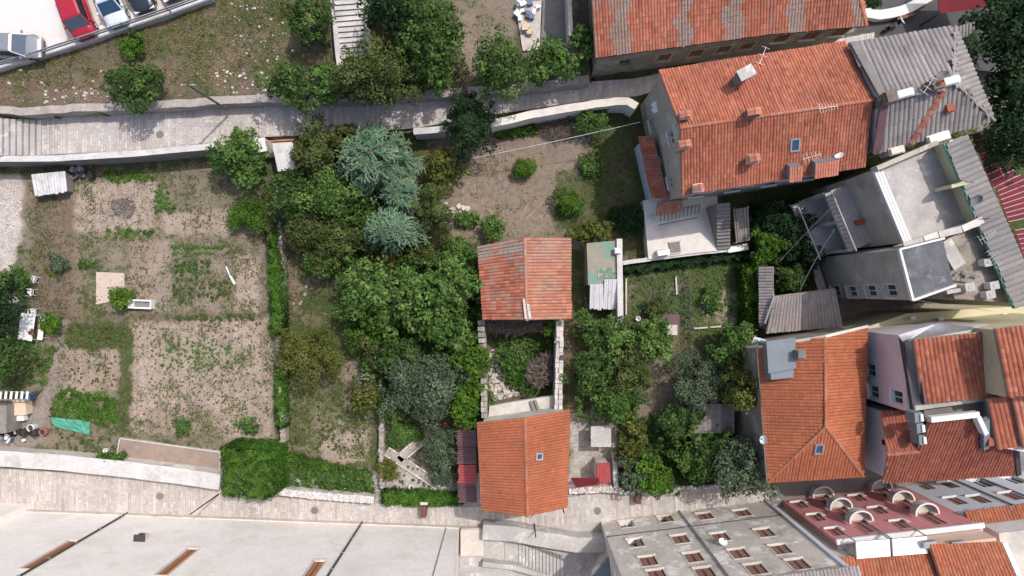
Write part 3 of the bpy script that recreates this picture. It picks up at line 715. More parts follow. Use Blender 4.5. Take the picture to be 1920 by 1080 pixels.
# upper right garden
region([(790, 250), (1215, 190), (1215, 490), (1080, 470), (860, 450), (820, 420), (830, 330)], 'tan', .2)
region([(880, 270), (1090, 250), (1090, 400), (960, 440), (850, 430), (850, 330)], 'tan', .04)
region([(1040, 320), (1130, 300), (1140, 440), (1040, 430)], 'tan', .5)
region([(1110, 200), (1215, 190), (1215, 490), (1120, 470)], 'dark', .55)  # dark earth patch painted where the tall house casts its shadow
region([(1165, 480), (1215, 470), (1215, 500), (1165, 500)], 'tan', .4)
# lower right gardens
region([(1165, 495), (1420, 490), (1420, 620), (1170, 620)], 'tan', .55)
region([(1320, 560), (1400, 540), (1400, 615), (1300, 615)], 'pink', .12)
region([(1060, 600), (1430, 615), (1430, 930), (1060, 930)], 'brown', .3)
region([(1200, 680), (1262, 660), (1250, 800), (1190, 800)], 'tan', .2)
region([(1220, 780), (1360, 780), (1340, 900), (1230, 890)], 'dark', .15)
region([(1070, 770), (1160, 770), (1160, 920), (1070, 920)], 'stone', .02)
region([(1390, 360), (1560, 340), (1570, 560), (1440, 560), (1400, 480)], 'dark', .8)  # dark earth tone painted in for the tall house's shade on the courtyard
region([(1590, 560), (1960, 560), (1960, 1100), (1400, 1100), (1440, 900), (1420, 620)], 'grey', .0)
region([(-100, 870), (1500, 900), (1500, 1200), (-100, 1200)], 'stone', .0)
region([(900, 600), (1045, 600), (1045, 780), (905, 780)], 'brown', .35)
region([(1100, 20), (1980, -100), (1980, 300), (1640, 130)], 'grey', .0, 1.4)
GR = np.clip(GR + .25 * fbm(GX, GY, .8, 4, 9.0) * (GR > .01), 0, 1)
def blur(a):
    for ax in (0, 1): a = (np.roll(a, 1, ax) + 2 * a + np.roll(a, -1, ax)) / 4
    return a
GR = blur(GR); ALB = np.stack([blur(ALB[..., k]) for k in range(3)], -1)
# furrows of the dug beds
fur = inpoly(GX, GY, [P(*p) for p in [(250, 606), (505, 600), (510, 830), (250, 815)]]) | inpoly(GX, GY, [P(*p) for p in [(120, 655), (230, 655), (226, 735), (110, 740)]])
GZ[fur] += .05 * np.sin(GX[fur] * 7.5)
nx, ny = GX.shape; me = bpy.data.meshes.new('ground'); me.vertices.add(nx * ny)
me.vertices.foreach_set('co', np.stack([GX, GY, GZ], -1).reshape(-1).astype(np.float32))
I = np.arange(nx * ny).reshape(nx, ny); Q = np.stack([I[:-1, :-1], I[1:, :-1], I[1:, 1:], I[:-1, 1:]], -1).reshape(-1, 4)
me.loops.add(Q.size); me.loops.foreach_set('vertex_index', Q.reshape(-1).astype(np.int32)); me.polygons.add(len(Q)); me.polygons.foreach_set('loop_start', np.arange(0, Q.size, 4, dtype=np.int32))
at = me.attributes.new('grass', 'FLOAT', 'POINT'); at.data.foreach_set('value', GR.reshape(-1).astype(np.float32))
at = me.attributes.new('earth', 'FLOAT_COLOR', 'POINT'); at.data.foreach_set('color', np.concatenate([ALB, np.ones(GX.shape + (1,))], -1).reshape(-1).astype(np.float32))
me.update(calc_edges=True)
def ground_mat():
    m, nt, b, out = nodes('ground_earth')
    e = attr(nt, 'earth').outputs['Color']; g = attr(nt, 'grass').outputs['Fac']
    n1 = nz(nt, 2.2, 8, .68); n2 = nz(nt, 9.0, 6, .7); n3 = nz(nt, 0.45, 5, .6)
    e = mixc(nt, 1.0, e, ramp(nt, n2, [(.25, (.5, .5, .49)), (.5, (.97, .97, .97)), (.8, (1.3, 1.27, 1.22))]), 'MULTIPLY')
    e = mixc(nt, 1.0, e, ramp(nt, n1, [(.28, (.6, .58, .55)), (.7, (1.16, 1.15, 1.14))]), 'MULTIPLY')
    e = mixc(nt, 1.0, e, ramp(nt, n3, [(.3, (.88, .86, .85)), (.7, (1.08, 1.08, 1.08))]), 'MULTIPLY')
    gc = ramp(nt, nz(nt, 5.0, 6, .7), [(.25, (.030, .048, .016)), (.5, (.065, .088, .030)), (.75, (.125, .130, .058))])
    gc = mixc(nt, ramp(nt, nz(nt, .6, 4), [(.45, (0, 0, 0)), (.7, (1, 1, 1))]), gc, mixc(nt, .5, gc, (.17, .145, .08)))
    k = math_(nt, 'ADD', math_(nt, 'MULTIPLY', g, 1.5), math_(nt, 'MULTIPLY', math_(nt, 'SUBTRACT', math_(nt, 'ADD', n1, math_(nt, 'MULTIPLY', n2, .6)), .8), 2.4))
    k = ramp(nt, k, [(.38, (0, 0, 0)), (.72, (1, 1, 1))])
    gz = math_(nt, 'GREATER_THAN', g, .012); k2 = nt.nodes.new('ShaderNodeMath'); k2.operation = 'MULTIPLY'; nt.links.new(k, k2.inputs[0]); nt.links.new(gz, k2.inputs[1])
    nt.links.new(mixc(nt, k2.outputs[0], e, gc), b.inputs['Base Color']); b.inputs['Roughness'].default_value = .95; b.inputs['Specular IOR Level'].default_value = .15
    bump(nt, b, math_(nt, 'ADD', n2, math_(nt, 'MULTIPLY', n1, .8)), .9, .06); return m
me.materials.append(ground_mat()); struct(link('ground', me))

def ground_z(x, y):
    i = int(np.clip(np.searchsorted(gx, x) - 1, 0, nx - 2)); j = int(np.clip(np.searchsorted(gy, y) - 1, 0, ny - 2)); return float(GZ[i, j])

# grass and weeds: short blades scattered where the ground is green
def scatter_grass():
    g = np.random.default_rng(5); n = 420000
    x = g.uniform(-42, 42, n); y = g.uniform(-19, 25, n); i = np.clip(np.searchsorted(gx, x) - 1, 0, nx - 1); j = np.clip(np.searchsorted(gy, y) - 1, 0, ny - 1)
    pr = np.clip(GR[i, j], 0, 1) ** 1.6 * (.35 + .65 * (fbm(x, y, 1.7, 4, 4.0) > .02)) * .6; m = (g.uniform(0, 1, n) < pr) & ~ma_[i, j]
    x, y, z = x[m], y[m], GZ[i, j][m]; n = len(x); h = g.uniform(.05, .16, n)
    pos = np.stack([x, y, z + h * .6], 1); nn = g.normal(0, 1, (n, 3)); nn[:, 2] = np.abs(nn[:, 2]) + .4
    up = g.normal(0, .5, (n, 3)); up[:, 2] += .6
    dry = fbm(x, y, .35, 3, 8.0); k = dry + g.normal(0, .35, n) > .45
    for nm, mm, mt in (('grass', ~k, 'olive'), ('dry_grass', k, 'straw')):
        o = leaves(nm, pos[mm], nn[mm], h[mm], .5 + g.normal(0, .2, mm.sum()), LEAF[mt], None, 'stuff', .22, up[mm])
        tag(o, 'short green grass and weeds growing over the garden plots' if nm == 'grass' else 'dry straw coloured grass tufts among the green weeds', 'grass')
scatter_grass()

# pale stones lying on the bank and in the plots
def scatter_flat(name, label, cat, px, kind, n, size, thr, sc, seed, cov=1.0):
    """ragged low weeds / litter: flat-lying leaves gathered in patches"""
    w = [P(x, y) for x, y in px]; g = np.random.default_rng(seed); xs = [p.x for p in w]; ys = [p.y for p in w]
    x = g.uniform(min(xs), max(xs), n); y = g.uniform(min(ys), max(ys), n)
    f = fbm(x, y, sc, 5, seed * .7) + .5 * fbm(x, y, sc * 3.7, 3, seed * 1.3); m = inpoly(x, y, w) & (f + g.normal(0, .22, n) > thr); x, y = x[m], y[m]; n = len(x)
    i = np.clip(np.searchsorted(gx, x) - 1, 0, nx - 1); j = np.clip(np.searchsorted(gy, y) - 1, 0, ny - 1); z = GZ[i, j] + g.uniform(.02, .1, n)
    nn = g.normal(0, .45, (n, 3)); nn[:, 2] += 1
    tag(leaves(name, np.stack([x, y, z], 1), nn, size * g.uniform(.5, 1.5, n), .5 + .25 * f[m] + g.normal(0, .18, n), LEAF[kind], None, 'stuff', .5), label, cat)
ALLOT = [(50, 330), (430, 305), (500, 420), (512, 830), (420, 845), (200, 815), (100, 800), (110, 600), (60, 560)]
scatter_flat('low_weeds', 'ragged low weeds spreading over the allotment beds', 'weeds', ALLOT, 'olive', 75000, .065, .38, .75, 21)
scatter_flat('green_weeds', 'greyish green weed patches on the allotment', 'weeds', ALLOT, 'grey', 60000, .06, .46, 1.1, 34)
scatter_flat('straw_litter', 'pale dry straw and stalks littering the allotment', 'straw', ALLOT, 'straw', 24000, .05, .45, .9, 43)
scatter_flat('garden_weeds', 'low weeds in the dry upper right garden', 'weeds', [(800, 260), (1130, 210), (1140, 460), (860, 450), (820, 400)], 'olive', 26000, .05, .5, .7, 52)
scatter_flat('plot_weeds', 'ragged weeds on the middle plot and lower right gardens', 'weeds', [(535, 440), (700, 520), (710, 860), (540, 860)], 'olive', 36000, .065, .2, .9, 61)
scatter_flat('yard_weeds', 'weeds between the vegetable rows of the right garden', 'weeds', [(1170, 500), (1400, 495), (1410, 620), (1240, 700), (1180, 620)], 'mid', 26000, .06, .2, .9, 72)
scatter_flat('slope_weeds', 'patchy weeds on the upper bank', 'weeds', [(-20, 130), (400, 0), (560, 0), (560, 170), (0, 195)], 'olive', 40000, .06, .3, .6, 83)
scatter_flat('slope_straw', 'dry brown stalks and straw on the upper bank', 'straw', [(-20, 130), (400, 0), (560, 0), (560, 170), (0, 195)], 'straw', 40000, .055, .15, .9, 91)

def rubble(name, label, n, polys, r0, r1, mat, z=None, cat='rubble'):
    mb = MB(); W = [[P(x, y, zz) for x, y in p] for p, zz in polys]; k = 0
    while k < n:
        w = random.choice(W); x = U(min(p.x for p in w), max(p.x for p in w)); y = U(min(p.y for p in w), max(p.y for p in w))
        if not inp1(x, y, w): continue
        r = r0 * (r1 / r0) ** (random.random() ** 2.2); mb.stone((x, y, ground_z(x, y) + r * .15), r, U(0, 1)); k += 1
    return tag(mb.build(name, M[mat], None, 'stuff'), label, cat)
rubble('loose_stones', 'pale loose stones strewn over the upper bank', 340, [([(10, 130), (500, 120), (500, 180), (20, 195)], ZB), ([(430, 0), (560, 0), (560, 120), (430, 120)], ZB), ([(20, 160), (260, 150), (240, 192), (20, 195)], ZB), ([(400, 130), (520, 140), (510, 180), (400, 182)], ZB)], .03, .17, 'stone_pale', cat='stones')
rubble('rubble_patch', 'whitish rubble heap at the edge of the allotment', 420, [([(0, 335), (38, 335), (36, 440), (22, 505), (-30, 505), (-30, 335)], 0), ([(0, 345), (40, 350), (40, 400), (10, 420)], 0)], .03, .13, 'stone_pale')
rubble('broken_stones', 'white broken stones beside the round olive tree', 80, [([(820, 375), (850, 385), (855, 415), (835, 430), (822, 400)], 0), ([(860, 380), (885, 390), (880, 420), (860, 415)], 0)], .06, .3, 'stone_pale', cat='stones')
rubble('plot_stones', 'small stones scattered in the middle plot', 130, [([(545, 440), (570, 430), (580, 600), (550, 600)], 0), ([(600, 790), (690, 780), (690, 860), (600, 860)], 0), ([(1190, 620), (1260, 600), (1260, 680), (1220, 700)], 0)], .04, .2, 'stone_wall', cat='stones')

# ------------------------------------------------------------------ paving
def lerp_line(L, t):
    k = t * (len(L) - 1); i = min(int(k), len(L) - 2); return L[i].lerp(L[i + 1], k - i)
def resample(L, step):
    out = [L[0]]; acc = 0
    tot = sum((b - a).length for a, b in zip(L, L[1:])); n = max(2, int(tot / step)); res = []; d = 0; i = 0; seg = (L[1] - L[0]).length; run = 0
    for k in range(n + 1):
        want = tot * k / n
        while i < len(L) - 2 and run + seg < want: run += seg; i += 1; seg = (L[i + 1] - L[i]).length
        res.append(L[i].lerp(L[i + 1], min(1, max(0, (want - run) / seg))))
    return res
def paved_strip(name, north, south, z, row=.21, sw=.42, parent_label=None, mat='setts'):
    n = max(len(north), 2); A = resample(north, .1); B = resample(south, .1)
    sheet = MB(); K = 60; rows = []
    mid = sum(((lerp_line(A, (k + 1) / K) + lerp_line(B, (k + 1) / K)) / 2 - (lerp_line(A, k / K) + lerp_line(B, k / K)) / 2).length for k in range(K))
    for k in range(K):
        a0, a1, b0, b1 = lerp_line(A, k / K), lerp_line(A, (k + 1) / K), lerp_line(B, k / K), lerp_line(B, (k + 1) / K)
        sheet.poly([(b0.x, b0.y, z), (b1.x, b1.y, z), (a1.x, a1.y, z), (a0.x, a0.y, z)])
    o = struct(sheet.build(name, M['mortar'])); mb = MB(); nr = int(mid / row)
    for k in range(nr):
        t0, t1 = (k + .04) / nr, (k + .95) / nr; a0, a1, b0, b1 = lerp_line(A, t0), lerp_line(A, t1), lerp_line(B, t0), lerp_line(B, t1)
        m = max(2, int((a0 - b0).length / (sw * U(.5, 1.5)))); off = U(0, 1) / m; cut = [0.0] + [min(.98, max(.02, (j + off) / m + U(-.12, .12) / m)) for j in range(m)] + [1.0]; cut.sort(); tr = random.gauss(.5, .16)
        for c0, c1 in zip(cut, cut[1:]):
            if c1 - c0 < .012: continue
            g = .012 / max(.5, (a0 - b0).length); h = z + .018 + U(-.008, .01)
            q = [b0.lerp(a0, c0 + g), b1.lerp(a1, c0 + g), b1.lerp(a1, c1 - g), b0.lerp(a0, c1 - g)]; i = len(mb.v)
            mb.v += [(p.x, p.y, z + .001) for p in q] + [(p.x * 1, p.y, h + U(-.004, .004)) for p in q]
            mb.idx(i, [(4, 5, 6, 7), (0, 1, 5, 4), (1, 2, 6, 5), (2, 3, 7, 6), (3, 0, 4, 7)], min(1, max(0, tr + random.gauss(0, .2))))
    mb.build('paving_stones', M[mat], o, 'stuff'); return o
paved_strip('alley', [P(x, y, ZA) for x, y in AL_N], [P(x, y, ZA) for x, y in AL_S], ZA - .05)
ST_N = [(-80, 872), (0, 876), (200, 890), (410, 913), (520, 930), (700, 943), (880, 950), (1010, 940), (1110, 925), (1250, 910), (1350, 915), (1460, 920)]
ST_S = [(-80, 952), (0, 955), (240, 964), (500, 973), (680, 979), (862, 986), (960, 984), (1050, 986), (1128, 978), (1250, 964), (1350, 951), (1462, 938)]
paved_strip('street', [P(x, y) for x, y in ST_N], [P(x, y) for x, y in ST_S], .07, .2, .42)
sq = MB(); sq.poly([P(x, y, -.0) + Vector((0, 0, .075)) for x, y in [(862, 988), (1140, 976), (1200, 1150), (862, 1150)]][::-1]); struct(sq.build('pavement', M['concrete']))
# passage between the pink house and the tiled house
pv = MB(); pv.poly([P(x, y) + Vector((0, 0, .09)) for x, y in [(1400, 880), (1960, 820), (1960, 925), (1440, 945)]][::-1]); struct(pv.build('lane', M['concrete_dark']))
pv = MB(); pv.poly([P(x, y, 1.4) + Vector((0, 0, .02)) for x, y in [(1330, 115), (1600, 60), (1700, -60), (2000, -60), (2000, 150), (1640, 110), (1460, 130)]][::-1]); struct(pv.build('courtyard', M['asphalt']))

# ------------------------------------------------------------------ boundary walls
M['wall_beige'] = surf('wall_beige', (.33, .29, .26), (.50, .45, .41), 1.3, .95, 9, .4, .6, .04, tint=.2, stain=(.26, .23, .20), stain_scale=1.2)
def wall_line(name, label, px, z0, zt, w, mat, cap=None, wob=.03, cat='wall', stones=None):
    """masonry wall along a line whose top shows at px; rough coping stones on it"""
    stones = wob > .025 if stones is None else stones
    pts = resample([P(x, y, zt) for x, y in px], .42 if stones else .8); root = thing(name, label, cat, (pts[0].x, pts[0].y, z0)); mb = MB(); cp = MB()
    if not stones:
        # one continuous rendered wall with a slightly uneven top
        def off(i, k): d = (pts[min(i + 1, len(pts) - 1)] - pts[max(i - 1, 0)]).normalized(); return V2(pts[i]) + Vector((-d.y, d.x, 0)) * k
        for mbx, hw, za, zb_ in ((mb, w / 2 - .02, z0, zt - .09), (cp, w / 2 + .02, zt - .1, zt)):
            n = len(pts); i0 = len(mbx.v)
            for i in range(n):
                jw = U(-wob, wob); l, r = off(i, hw + jw), off(i, -hw + jw); zz = zb_ + U(-wob, wob) * .6
                mbx.v += [(l.x, l.y, za), (l.x, l.y, zz), (r.x, r.y, zz), (r.x, r.y, za)]
            for i in range(n - 1):
                for k in range(4): mbx.f.append((i0 + 4 * i + k, i0 + 4 * i + (k + 1) % 4, i0 + 4 * i + 4 + (k + 1) % 4, i0 + 4 * i + 4 + k)); mbx.t.append(U(.35, .65)); mbx.g.append(0.0)
            mbx.f += [(i0, i0 + 1, i0 + 2, i0 + 3), tuple(i0 + 4 * (n - 1) + k for k in (3, 2, 1, 0))]; mbx.t += [.5, .5]; mbx.g += [0.0, 0.0]
        mb.build('wall_body', M[mat], root); cp.build('coping', M[cap or 'wall_top'], root); return root
    for i, (a, b) in enumerate(zip(pts, pts[1:])):
        d = (b - a).normalized(); s = Vector((-d.y, d.x, 0)); m = (a + b) / 2; hh = zt - .1 + U(-wob, wob)
        mb.obox(Vector((m.x, m.y, (z0 + hh) / 2)), V2(b - a) / 2 * 1.04, s * (w / 2 - .03 + U(-wob, wob) * .4), Vector((0, 0, (hh - z0) / 2)), U(.2, .8))
        for q in range(5 if w < .5 else 8): cp.stone(a.lerp(b, U(0, 1)) + s * U(-w / 2 + .08, w / 2 - .08) + Vector((0, 0, hh - zt + .02)), U(.1, .2), U(0, 1), .7)
    mb.build('wall_body', M[mat], root); cp.build('coping_stones', M[cap or 'wall_top'], root, 'stuff'); return root
wall_line('retaining_wall', 'rough stone retaining wall along the upper edge of the sloping alley', [(-60, 209), (10, 203), (40, 211), (80, 207), (130, 203), (250, 199), (400, 189), (500, 184), (620, 186), (760, 178), (900, 170), (1000, 162), (1105, 148)], ZA - .2, ZB + .3, .55, 'stone_wall', 'wall_beige', .06, stones=False)
wall_line('parapet_wall', 'pale smooth parapet wall between alley and allotment', [(-60, 298), (100, 297), (250, 288), (400, 274), (484, 262)], -.1, ZA + .75, .42, 'concrete_dark', 'wall_top', .01)
wall_line('parapet_wall', 'parapet wall stub south of the alley behind the blue cedar', [(775, 246), (815, 243), (842, 240)], -.1, ZA + .5, .45, 'plaster_blue', 'wall_top', .02)
wall_line('parapet_wall', 'bright white parapet wall curving up to the tall orange roofed house', [(920, 232), (1000, 214), (1080, 200), (1150, 190), (1178, 190), (1194, 200)], -.1, ZA + .75, .55, 'plaster_white', 'plaster_cream', .03, stones=False)
wall_line('street_wall', 'wide pale wall between the allotment and the lower street', [(-60, 856), (0, 860), (120, 868), (250, 882), (340, 893), (412, 904)], -.1, 1.5, 1.2, 'plaster_grey', 'wall_top', .02)
wall_line('street_wall', 'pale street wall below the ivy slope', [(512, 922), (600, 931), (700, 938)], -.1, 1.3, .6, 'plaster_grey', 'wall_top', .04)
wall_line('garden_wall', 'old dry stone wall dividing allotment and middle plot', [(514, 345), (520, 400), (524, 460), (528, 540), (526, 600), (520, 640), (520, 700), (527, 760), (530, 830)], -.1, 1.0, .42, 'stone_wall', 'stone_wall', .09)
wall_line('garden_wall', 'low stone wall left of the small flower garden', [(712, 650), (713, 720), (715, 790), (714, 850), (717, 915)], -.1, .9, .4, 'stone_wall', 'stone_wall', .06)
wall_line('garden_wall', 'thin white topped wall below the white terrace', [(1168, 493), (1215, 486), (1290, 476), (1350, 470), (1400, 465)], -.1, 1.3, .28, 'plaster_old', 'wall_top', .02)
wall_line('garden_wall', 'pale wall right of the red roofed shed', [(1152, 848), (1154, 880), (1156, 915)], -.1, 1.5, .3, 'plaster_warm', 'wall_top', .02)
wall_line('street_wall', 'short white wall along the street right of the lower house', [(1068, 922), (1100, 920), (1150, 918), (1168, 922)], -.1, 1.2, .5, 'plaster_white', 'stone_pale', .04)
wall_line('street_wall', 'low wall under the street trees with a maroon gate', [(1170, 925), (1235, 922), (1290, 915), (1345, 912)], -.1, .9, .35, 'stone_wall', 'wall_top', .04)

# alley stairs (left) and the flight on the bank
def stairs(name, label, quad, n, z0, z1, mat, cat='stairs', nos=.0):
    """quad: world points start-left, start-right, end-right, end-left; n treads from z0 to z1"""
    a, b, c, d = [Vector(q) for q in quad]; root = thing(name, label, cat, (a.x, a.y, min(z0, z1)))
    for k in range(n):
        t0, t1 = k / n, (k + 1) / n; z = z0 + (z1 - z0) * (k + 1) / n; mb = MB(); g = .14  # open slot before each tread, shaped to give a shaded riser line
        q = [a.lerp(d, t0 + g / n), b.lerp(c, t0 + g / n), b.lerp(c, t1), a.lerp(d, t1)]; mb.prism([(p.x, p.y) for p in q], min(z0, z1) - .6, z, U(.3, .7)); mb.build('step', M[mat], root)
    return root
stairs('alley_stairs', 'broad stone steps climbing at the top left end of the alley', [P(80, 291, ZA), P(80, 226, ZA), P(-4, 222, ZA + .9), P(-4, 292, ZA + .9)], 7, ZA - .03, ZA + .95, 'concrete')
stairs('bank_stairs', 'pale stone flight of steps climbing the bank between the trees', [P(641, 122, ZB), P(690, 118, ZB), P(679, -12, ZB + 1.6), P(625, -8, ZB + 1.6)], 13, ZB, ZB + 1.7, 'wall_top')
wall_line('stair_wall', 'whitewashed side wall left of the bank steps', [(637, 140), (632, 90), (624, 0)], ZB, ZB + 1.0, .3, 'plaster_white', 'wall_top', .02)
wall_line('stair_wall', 'broken side wall right of the bank steps', [(694, 120), (690, 70), (684, 0)], ZB, ZB + 1.1, .35, 'stone_pale', 'stone_pale', .12)
# street stairs beside the square, bottom centre
stairs('street_stairs', 'long flight of shallow street steps with shaded slots at the risers', [P(972, 1056), P(972, 1016), P(1054, 1040), P(1054, 1080)], 13, .1, 1.3, 'concrete')
stairs('street_stairs', 'short flight of street steps left of the landing', [P(905, 1046), P(905, 1012), P(952, 1018), P(952, 1055)], 7, -.42, .16, 'concrete')
wall_line('ramp_wall', 'broad grey concrete ramp above the street steps', [(905, 998), (960, 1001), (1020, 1012), (1080, 1022), (1160, 1022)], -.1, 1.55, 1.15, 'concrete', 'concrete', .01)
wall_line('stair_wall', 'low wall below the street steps', [(905, 1058), (960, 1064), (1055, 1090)], -.3, 1.0, .35, 'concrete', 'concrete', .01)
bl = MB(); w_ = [P(x, y, 3.2) for x, y in [(864, 992), (907, 990), (907, 1040), (864, 1040)]]; w_ = [P(x, y, .7) for x, y in [(864, 992), (907, 990), (907, 1040), (864, 1040)]]; bl.prism([(p.x, p.y) for p in w_], 0, .7)
ut = thing('utility_block', 'cream flat topped block beside the white building', 'block', (w_[0].x, w_[0].y, 0)); bl.build('wall', M['plaster_warm'], ut)
bl = MB(); bl.prism([(p.x * 1.003, p.y * 1.003) for p in w_], .7, .78); bl.build('coping', M['plaster_warm'], ut)

# ------------------------------------------------------------------ car park
lot = MB(); LP = [P(-400, 275, ZP), P(-30, 134, ZP), P(60, 107, ZP), P(200, 62, ZP), P(330, 18, ZP), P(395, -6, ZP), P(700, -120, ZP), P(700, -700, ZP), P(-400, -700, ZP)]
lot.prism([(p.x, p.y) for p in LP], ZB - .5, ZP); struct(lot.build('parking_lot', M['lot']))
wall_line('parking_kerb', 'grey concrete kerb along the lower edge of the car park', [(-30, 134), (60, 107), (200, 62), (330, 18), (395, -6)], ZB - .3, ZP + .14, .34, 'concrete', 'wall_top', .01, cat='kerb')
def rail(label, px, z0, h, n):
    pts = resample([P(x, y, z0 + h) for x, y in px], 3.0); r = thing('guard_rail', label, 'guard rail', (pts[0].x, pts[0].y, z0))
    for p in pts: mb = MB(); mb.box((p.x, p.y, z0 + h / 2), .09, .09, h); mb.build('post', M['metal_grey'], r)
    for k in range(n):
        mb = MB(); zz = z0 + h - .08 - k * .32
        for a, b in zip(pts, pts[1:]): mb.bar((a.x, a.y, zz), (b.x, b.y, zz), .06, .16)
        mb.build('rail', M['metal_grey'], r)
rail('grey metal guard rail along the car park edge', [(-30, 124), (60, 98), (200, 52), (330, 8), (395, -16)], ZP + .15, .75, 2)
# ------------------------------------------------------------------ buildings
def ccw(fp):
    a = sum(fp[k][0] * fp[(k + 1) % len(fp)][1] - fp[(k + 1) % len(fp)][0] * fp[k][1] for k in range(len(fp)))
    return [V2(p) for p in (fp if a > 0 else fp[::-1])]
def opx(A, B, px, py, w, h):
    """opening of w x h metres on the wall A-B centred where the photo shows (px,py)"""
    A = V2(A); B = V2(B); u = (B - A).normalized(); q = onplane(px, py, A, B, A + Vector((0, 0, 1))); x = (V2(q) - A).dot(u)
    return (x - w / 2, x + w / 2, q.z - h / 2, q.z + h / 2)
def body(root, fp, z0, z1, mat, ops=None, cap=None, depth=.22, name='wall'):
    """walls over a counter-clockwise footprint; ops {edge: [openings]}; returns frames by edge"""
    ops = ops or {}; mb = MB(); fr = {}
    for i in range(len(fp)):
        fr[i] = wall_face(mb, fp[i], fp[(i + 1) % len(fp)], z0, z1, ops.get(i, ()), depth, flip=True)
    o = mb.build(name, M[mat], root)
    if cap:
        c = MB(); c.poly([(p[0], p[1], z1) for p in fp]); c.build('flat_roof', M[cap], root)
    return fr
def inset(fp, d):
    c = sum((V2(p) for p in fp), Vector()) / len(fp); return [V2(p) + (c - V2(p)).normalized() * d for p in fp]
def gable(mb, a, b, peak, z): mb.poly([(a[0], a[1], z), (b[0], b[1], z), tuple(peak)])
def gutter(root, a, b, mat='metal_grey', r=.07, name='gutter'):
    mb = MB(); a = Vector(a); b = Vector(b); mb.tube(a - Vector((0, 0, .08)), b - Vector((0, 0, .08)), r, n=6); return mb.build(name, M[mat], root)
DN = Vector((0, 0, -.12))

# --- tall house with the big orange roof
ZE, ZR = 8.5, 10.5
nw, ne, se, sw = P(1235, 133, ZE), P(1585, 78, ZE), P(1622, 312, ZE), P(1278, 365, ZE); rw, re_ = P(1275, 240, ZR), P(1637, 188, ZR)
H = thing('tall_house', 'tall house with broad bright orange roof and grey gable beside the alley', 'house', (sw.x, sw.y, 0))
fp = ccw(inset([sw, se, ne, nw], .35)); E = {(0): None}
wA, wB = fp[3], fp[0]          # west gable runs nw -> sw
sA, sB = fp[0], fp[1]
wop = [opx(wA, wB, 1258, 258, .9, 1.3), opx(wA, wB, 1256, 342, .8, 1.2), opx(wA, wB, 1222, 236, .9, 1.2), opx(wA, wB, 1240, 300, .5, .7)]
sop = [(x, x + 1.0, z, z + 1.5) for x in (1.6, 4.4, 7.2, 10.0) for z in (3.4, 6.2)]
fr = body(H, fp, -.1, ZE - .1, 'plaster_tan', {3: wop, 0: sop})
gb = MB(); gable(gb, fp[3], fp[0], rw.lerp(re_, .03) + DN, ZE - .1); gable(gb, fp[1], fp[2], re_.lerp(rw, .03) + DN, ZE - .1); gb.build('gable_wall', M['plaster_tan'], H)
for o in wop: window(H, fr[3], o, 'pane')
for o in sop: window(H, fr[0], o, 'shutter')
S1, S2 = [sw, se, re_, rw], [ne, nw, rw, re_]
def tf_tall(u, v):
    return (min(1, max(0, random.gauss(.52, .2))), max(0, random.gauss(.03, .06)))
R1 = roof(H, [S1, S2], M['tile_orange'], .205, .36, .06, tf_tall, [(rw, re_)], rr=.12)
gutter(R1, sw, se); gutter(R1, nw, ne)
e1 = (se - sw).normalized(); n1 = (se - sw).cross(rw - sw).normalized(); s1 = n1.cross(e1)
skylight(H, onplane(1489, 271, sw, se, rw), e1, s1, n1, .55, .8)
az = math.atan2((re_ - rw).y, (re_ - rw).x)
ns = lambda x, y: onplane(x, y, nw, ne, rw); ss = lambda x, y: onplane(x, y, sw, se, rw)
chimney(H, ns(1382, 152), .9, .55, 1.7, az + .35, M['slate'], 'slab', label='tall slate grey chimney on the north slope')
chimney(H, ss(1405, 216) + Vector((0, 0, .1)), .7, .5, .8, az, M['concrete_dark'])
chimney(H, ss(1404, 302), .55, .5, 1.1, az, M['plaster_tan'])
chimney(H, ss(1278, 275), .6, .45, .9, az, M['plaster_tan'])
chimney(H, ns(1280, 220), .6, .45, .8, az, M['plaster_tan'])
chimney(H, ss(1304, 355), .5, .45, .9, az, M['plaster_white'])
dm = MB(); c0 = ss(1492, 318); 
for dx, ww in ((-.35, .75), (1.75, 1.5)):
    q = c0 + e1 * dx; dm.obox(q + Vector((0, 0, .2)), e1 * ww / 2, s1 * .45, n1 * .45)
dmo = dm.build('dormer', M['slate'], H, label='pair of low tiled roof dormers at the eave')
dt = MB()
for dx, ww in ((-.35, .75), (1.75, 1.5)):
    q = c0 + e1 * dx + n1 * .74; tile_poly(dt, [q - e1 * (ww / 2 + .06) - s1 * .55, q + e1 * (ww / 2 + .06) - s1 * .55, q + e1 * (ww / 2 + .06) + s1 * .5, q - e1 * (ww / 2 + .06) + s1 * .5], e1, .19, .3, .05, lambda u, v: (U(.5, 1), 0))
dt.build('dormer_tiles', M['tile_pale'], dmo, 'stuff')
antenna(ss(1508, 300), 1.3, 'antenna lying over the dormers of the tall house', 5, .3)
antenna(ss(1535, 212), 1.5, 'long antenna mast on the ridge of the tall house', 7, .15)
antenna(ns(1415, 118), 1.6, 'thin bright mast above the slate chimney', 3, 1.2)
dish(ss(1568, 296), .32, 2.2, 'small white satellite dish near the eave of the orange roof')
dish(P(1228, 204, 4.6), .42, 3.4, 'grey satellite dish on the gable of the tall house')
# lean-to with red tiles on the gable side
LT = thing('lean_to', 'narrow red tiled lean-to against the gable of the tall house', 'lean-to', tuple(P(1222, 340, 0)))
q = [P(1197, 256, 3.6), P(1222, 372, 3.6), P(1252, 372, 4.3), P(1224, 254, 4.3)]
fq = ccw([V2(p) for p in (P(1204, 262, 3.4), P(1228, 368, 3.4), P(1250, 368, 3.4), P(1226, 260, 3.4))]); body(LT, fq, -.1, 3.4, 'plaster_blue')
roof(LT, [[q[1], q[0], q[3], q[2]]], M['tile_brick'], .2, .34, .05, age=.12)
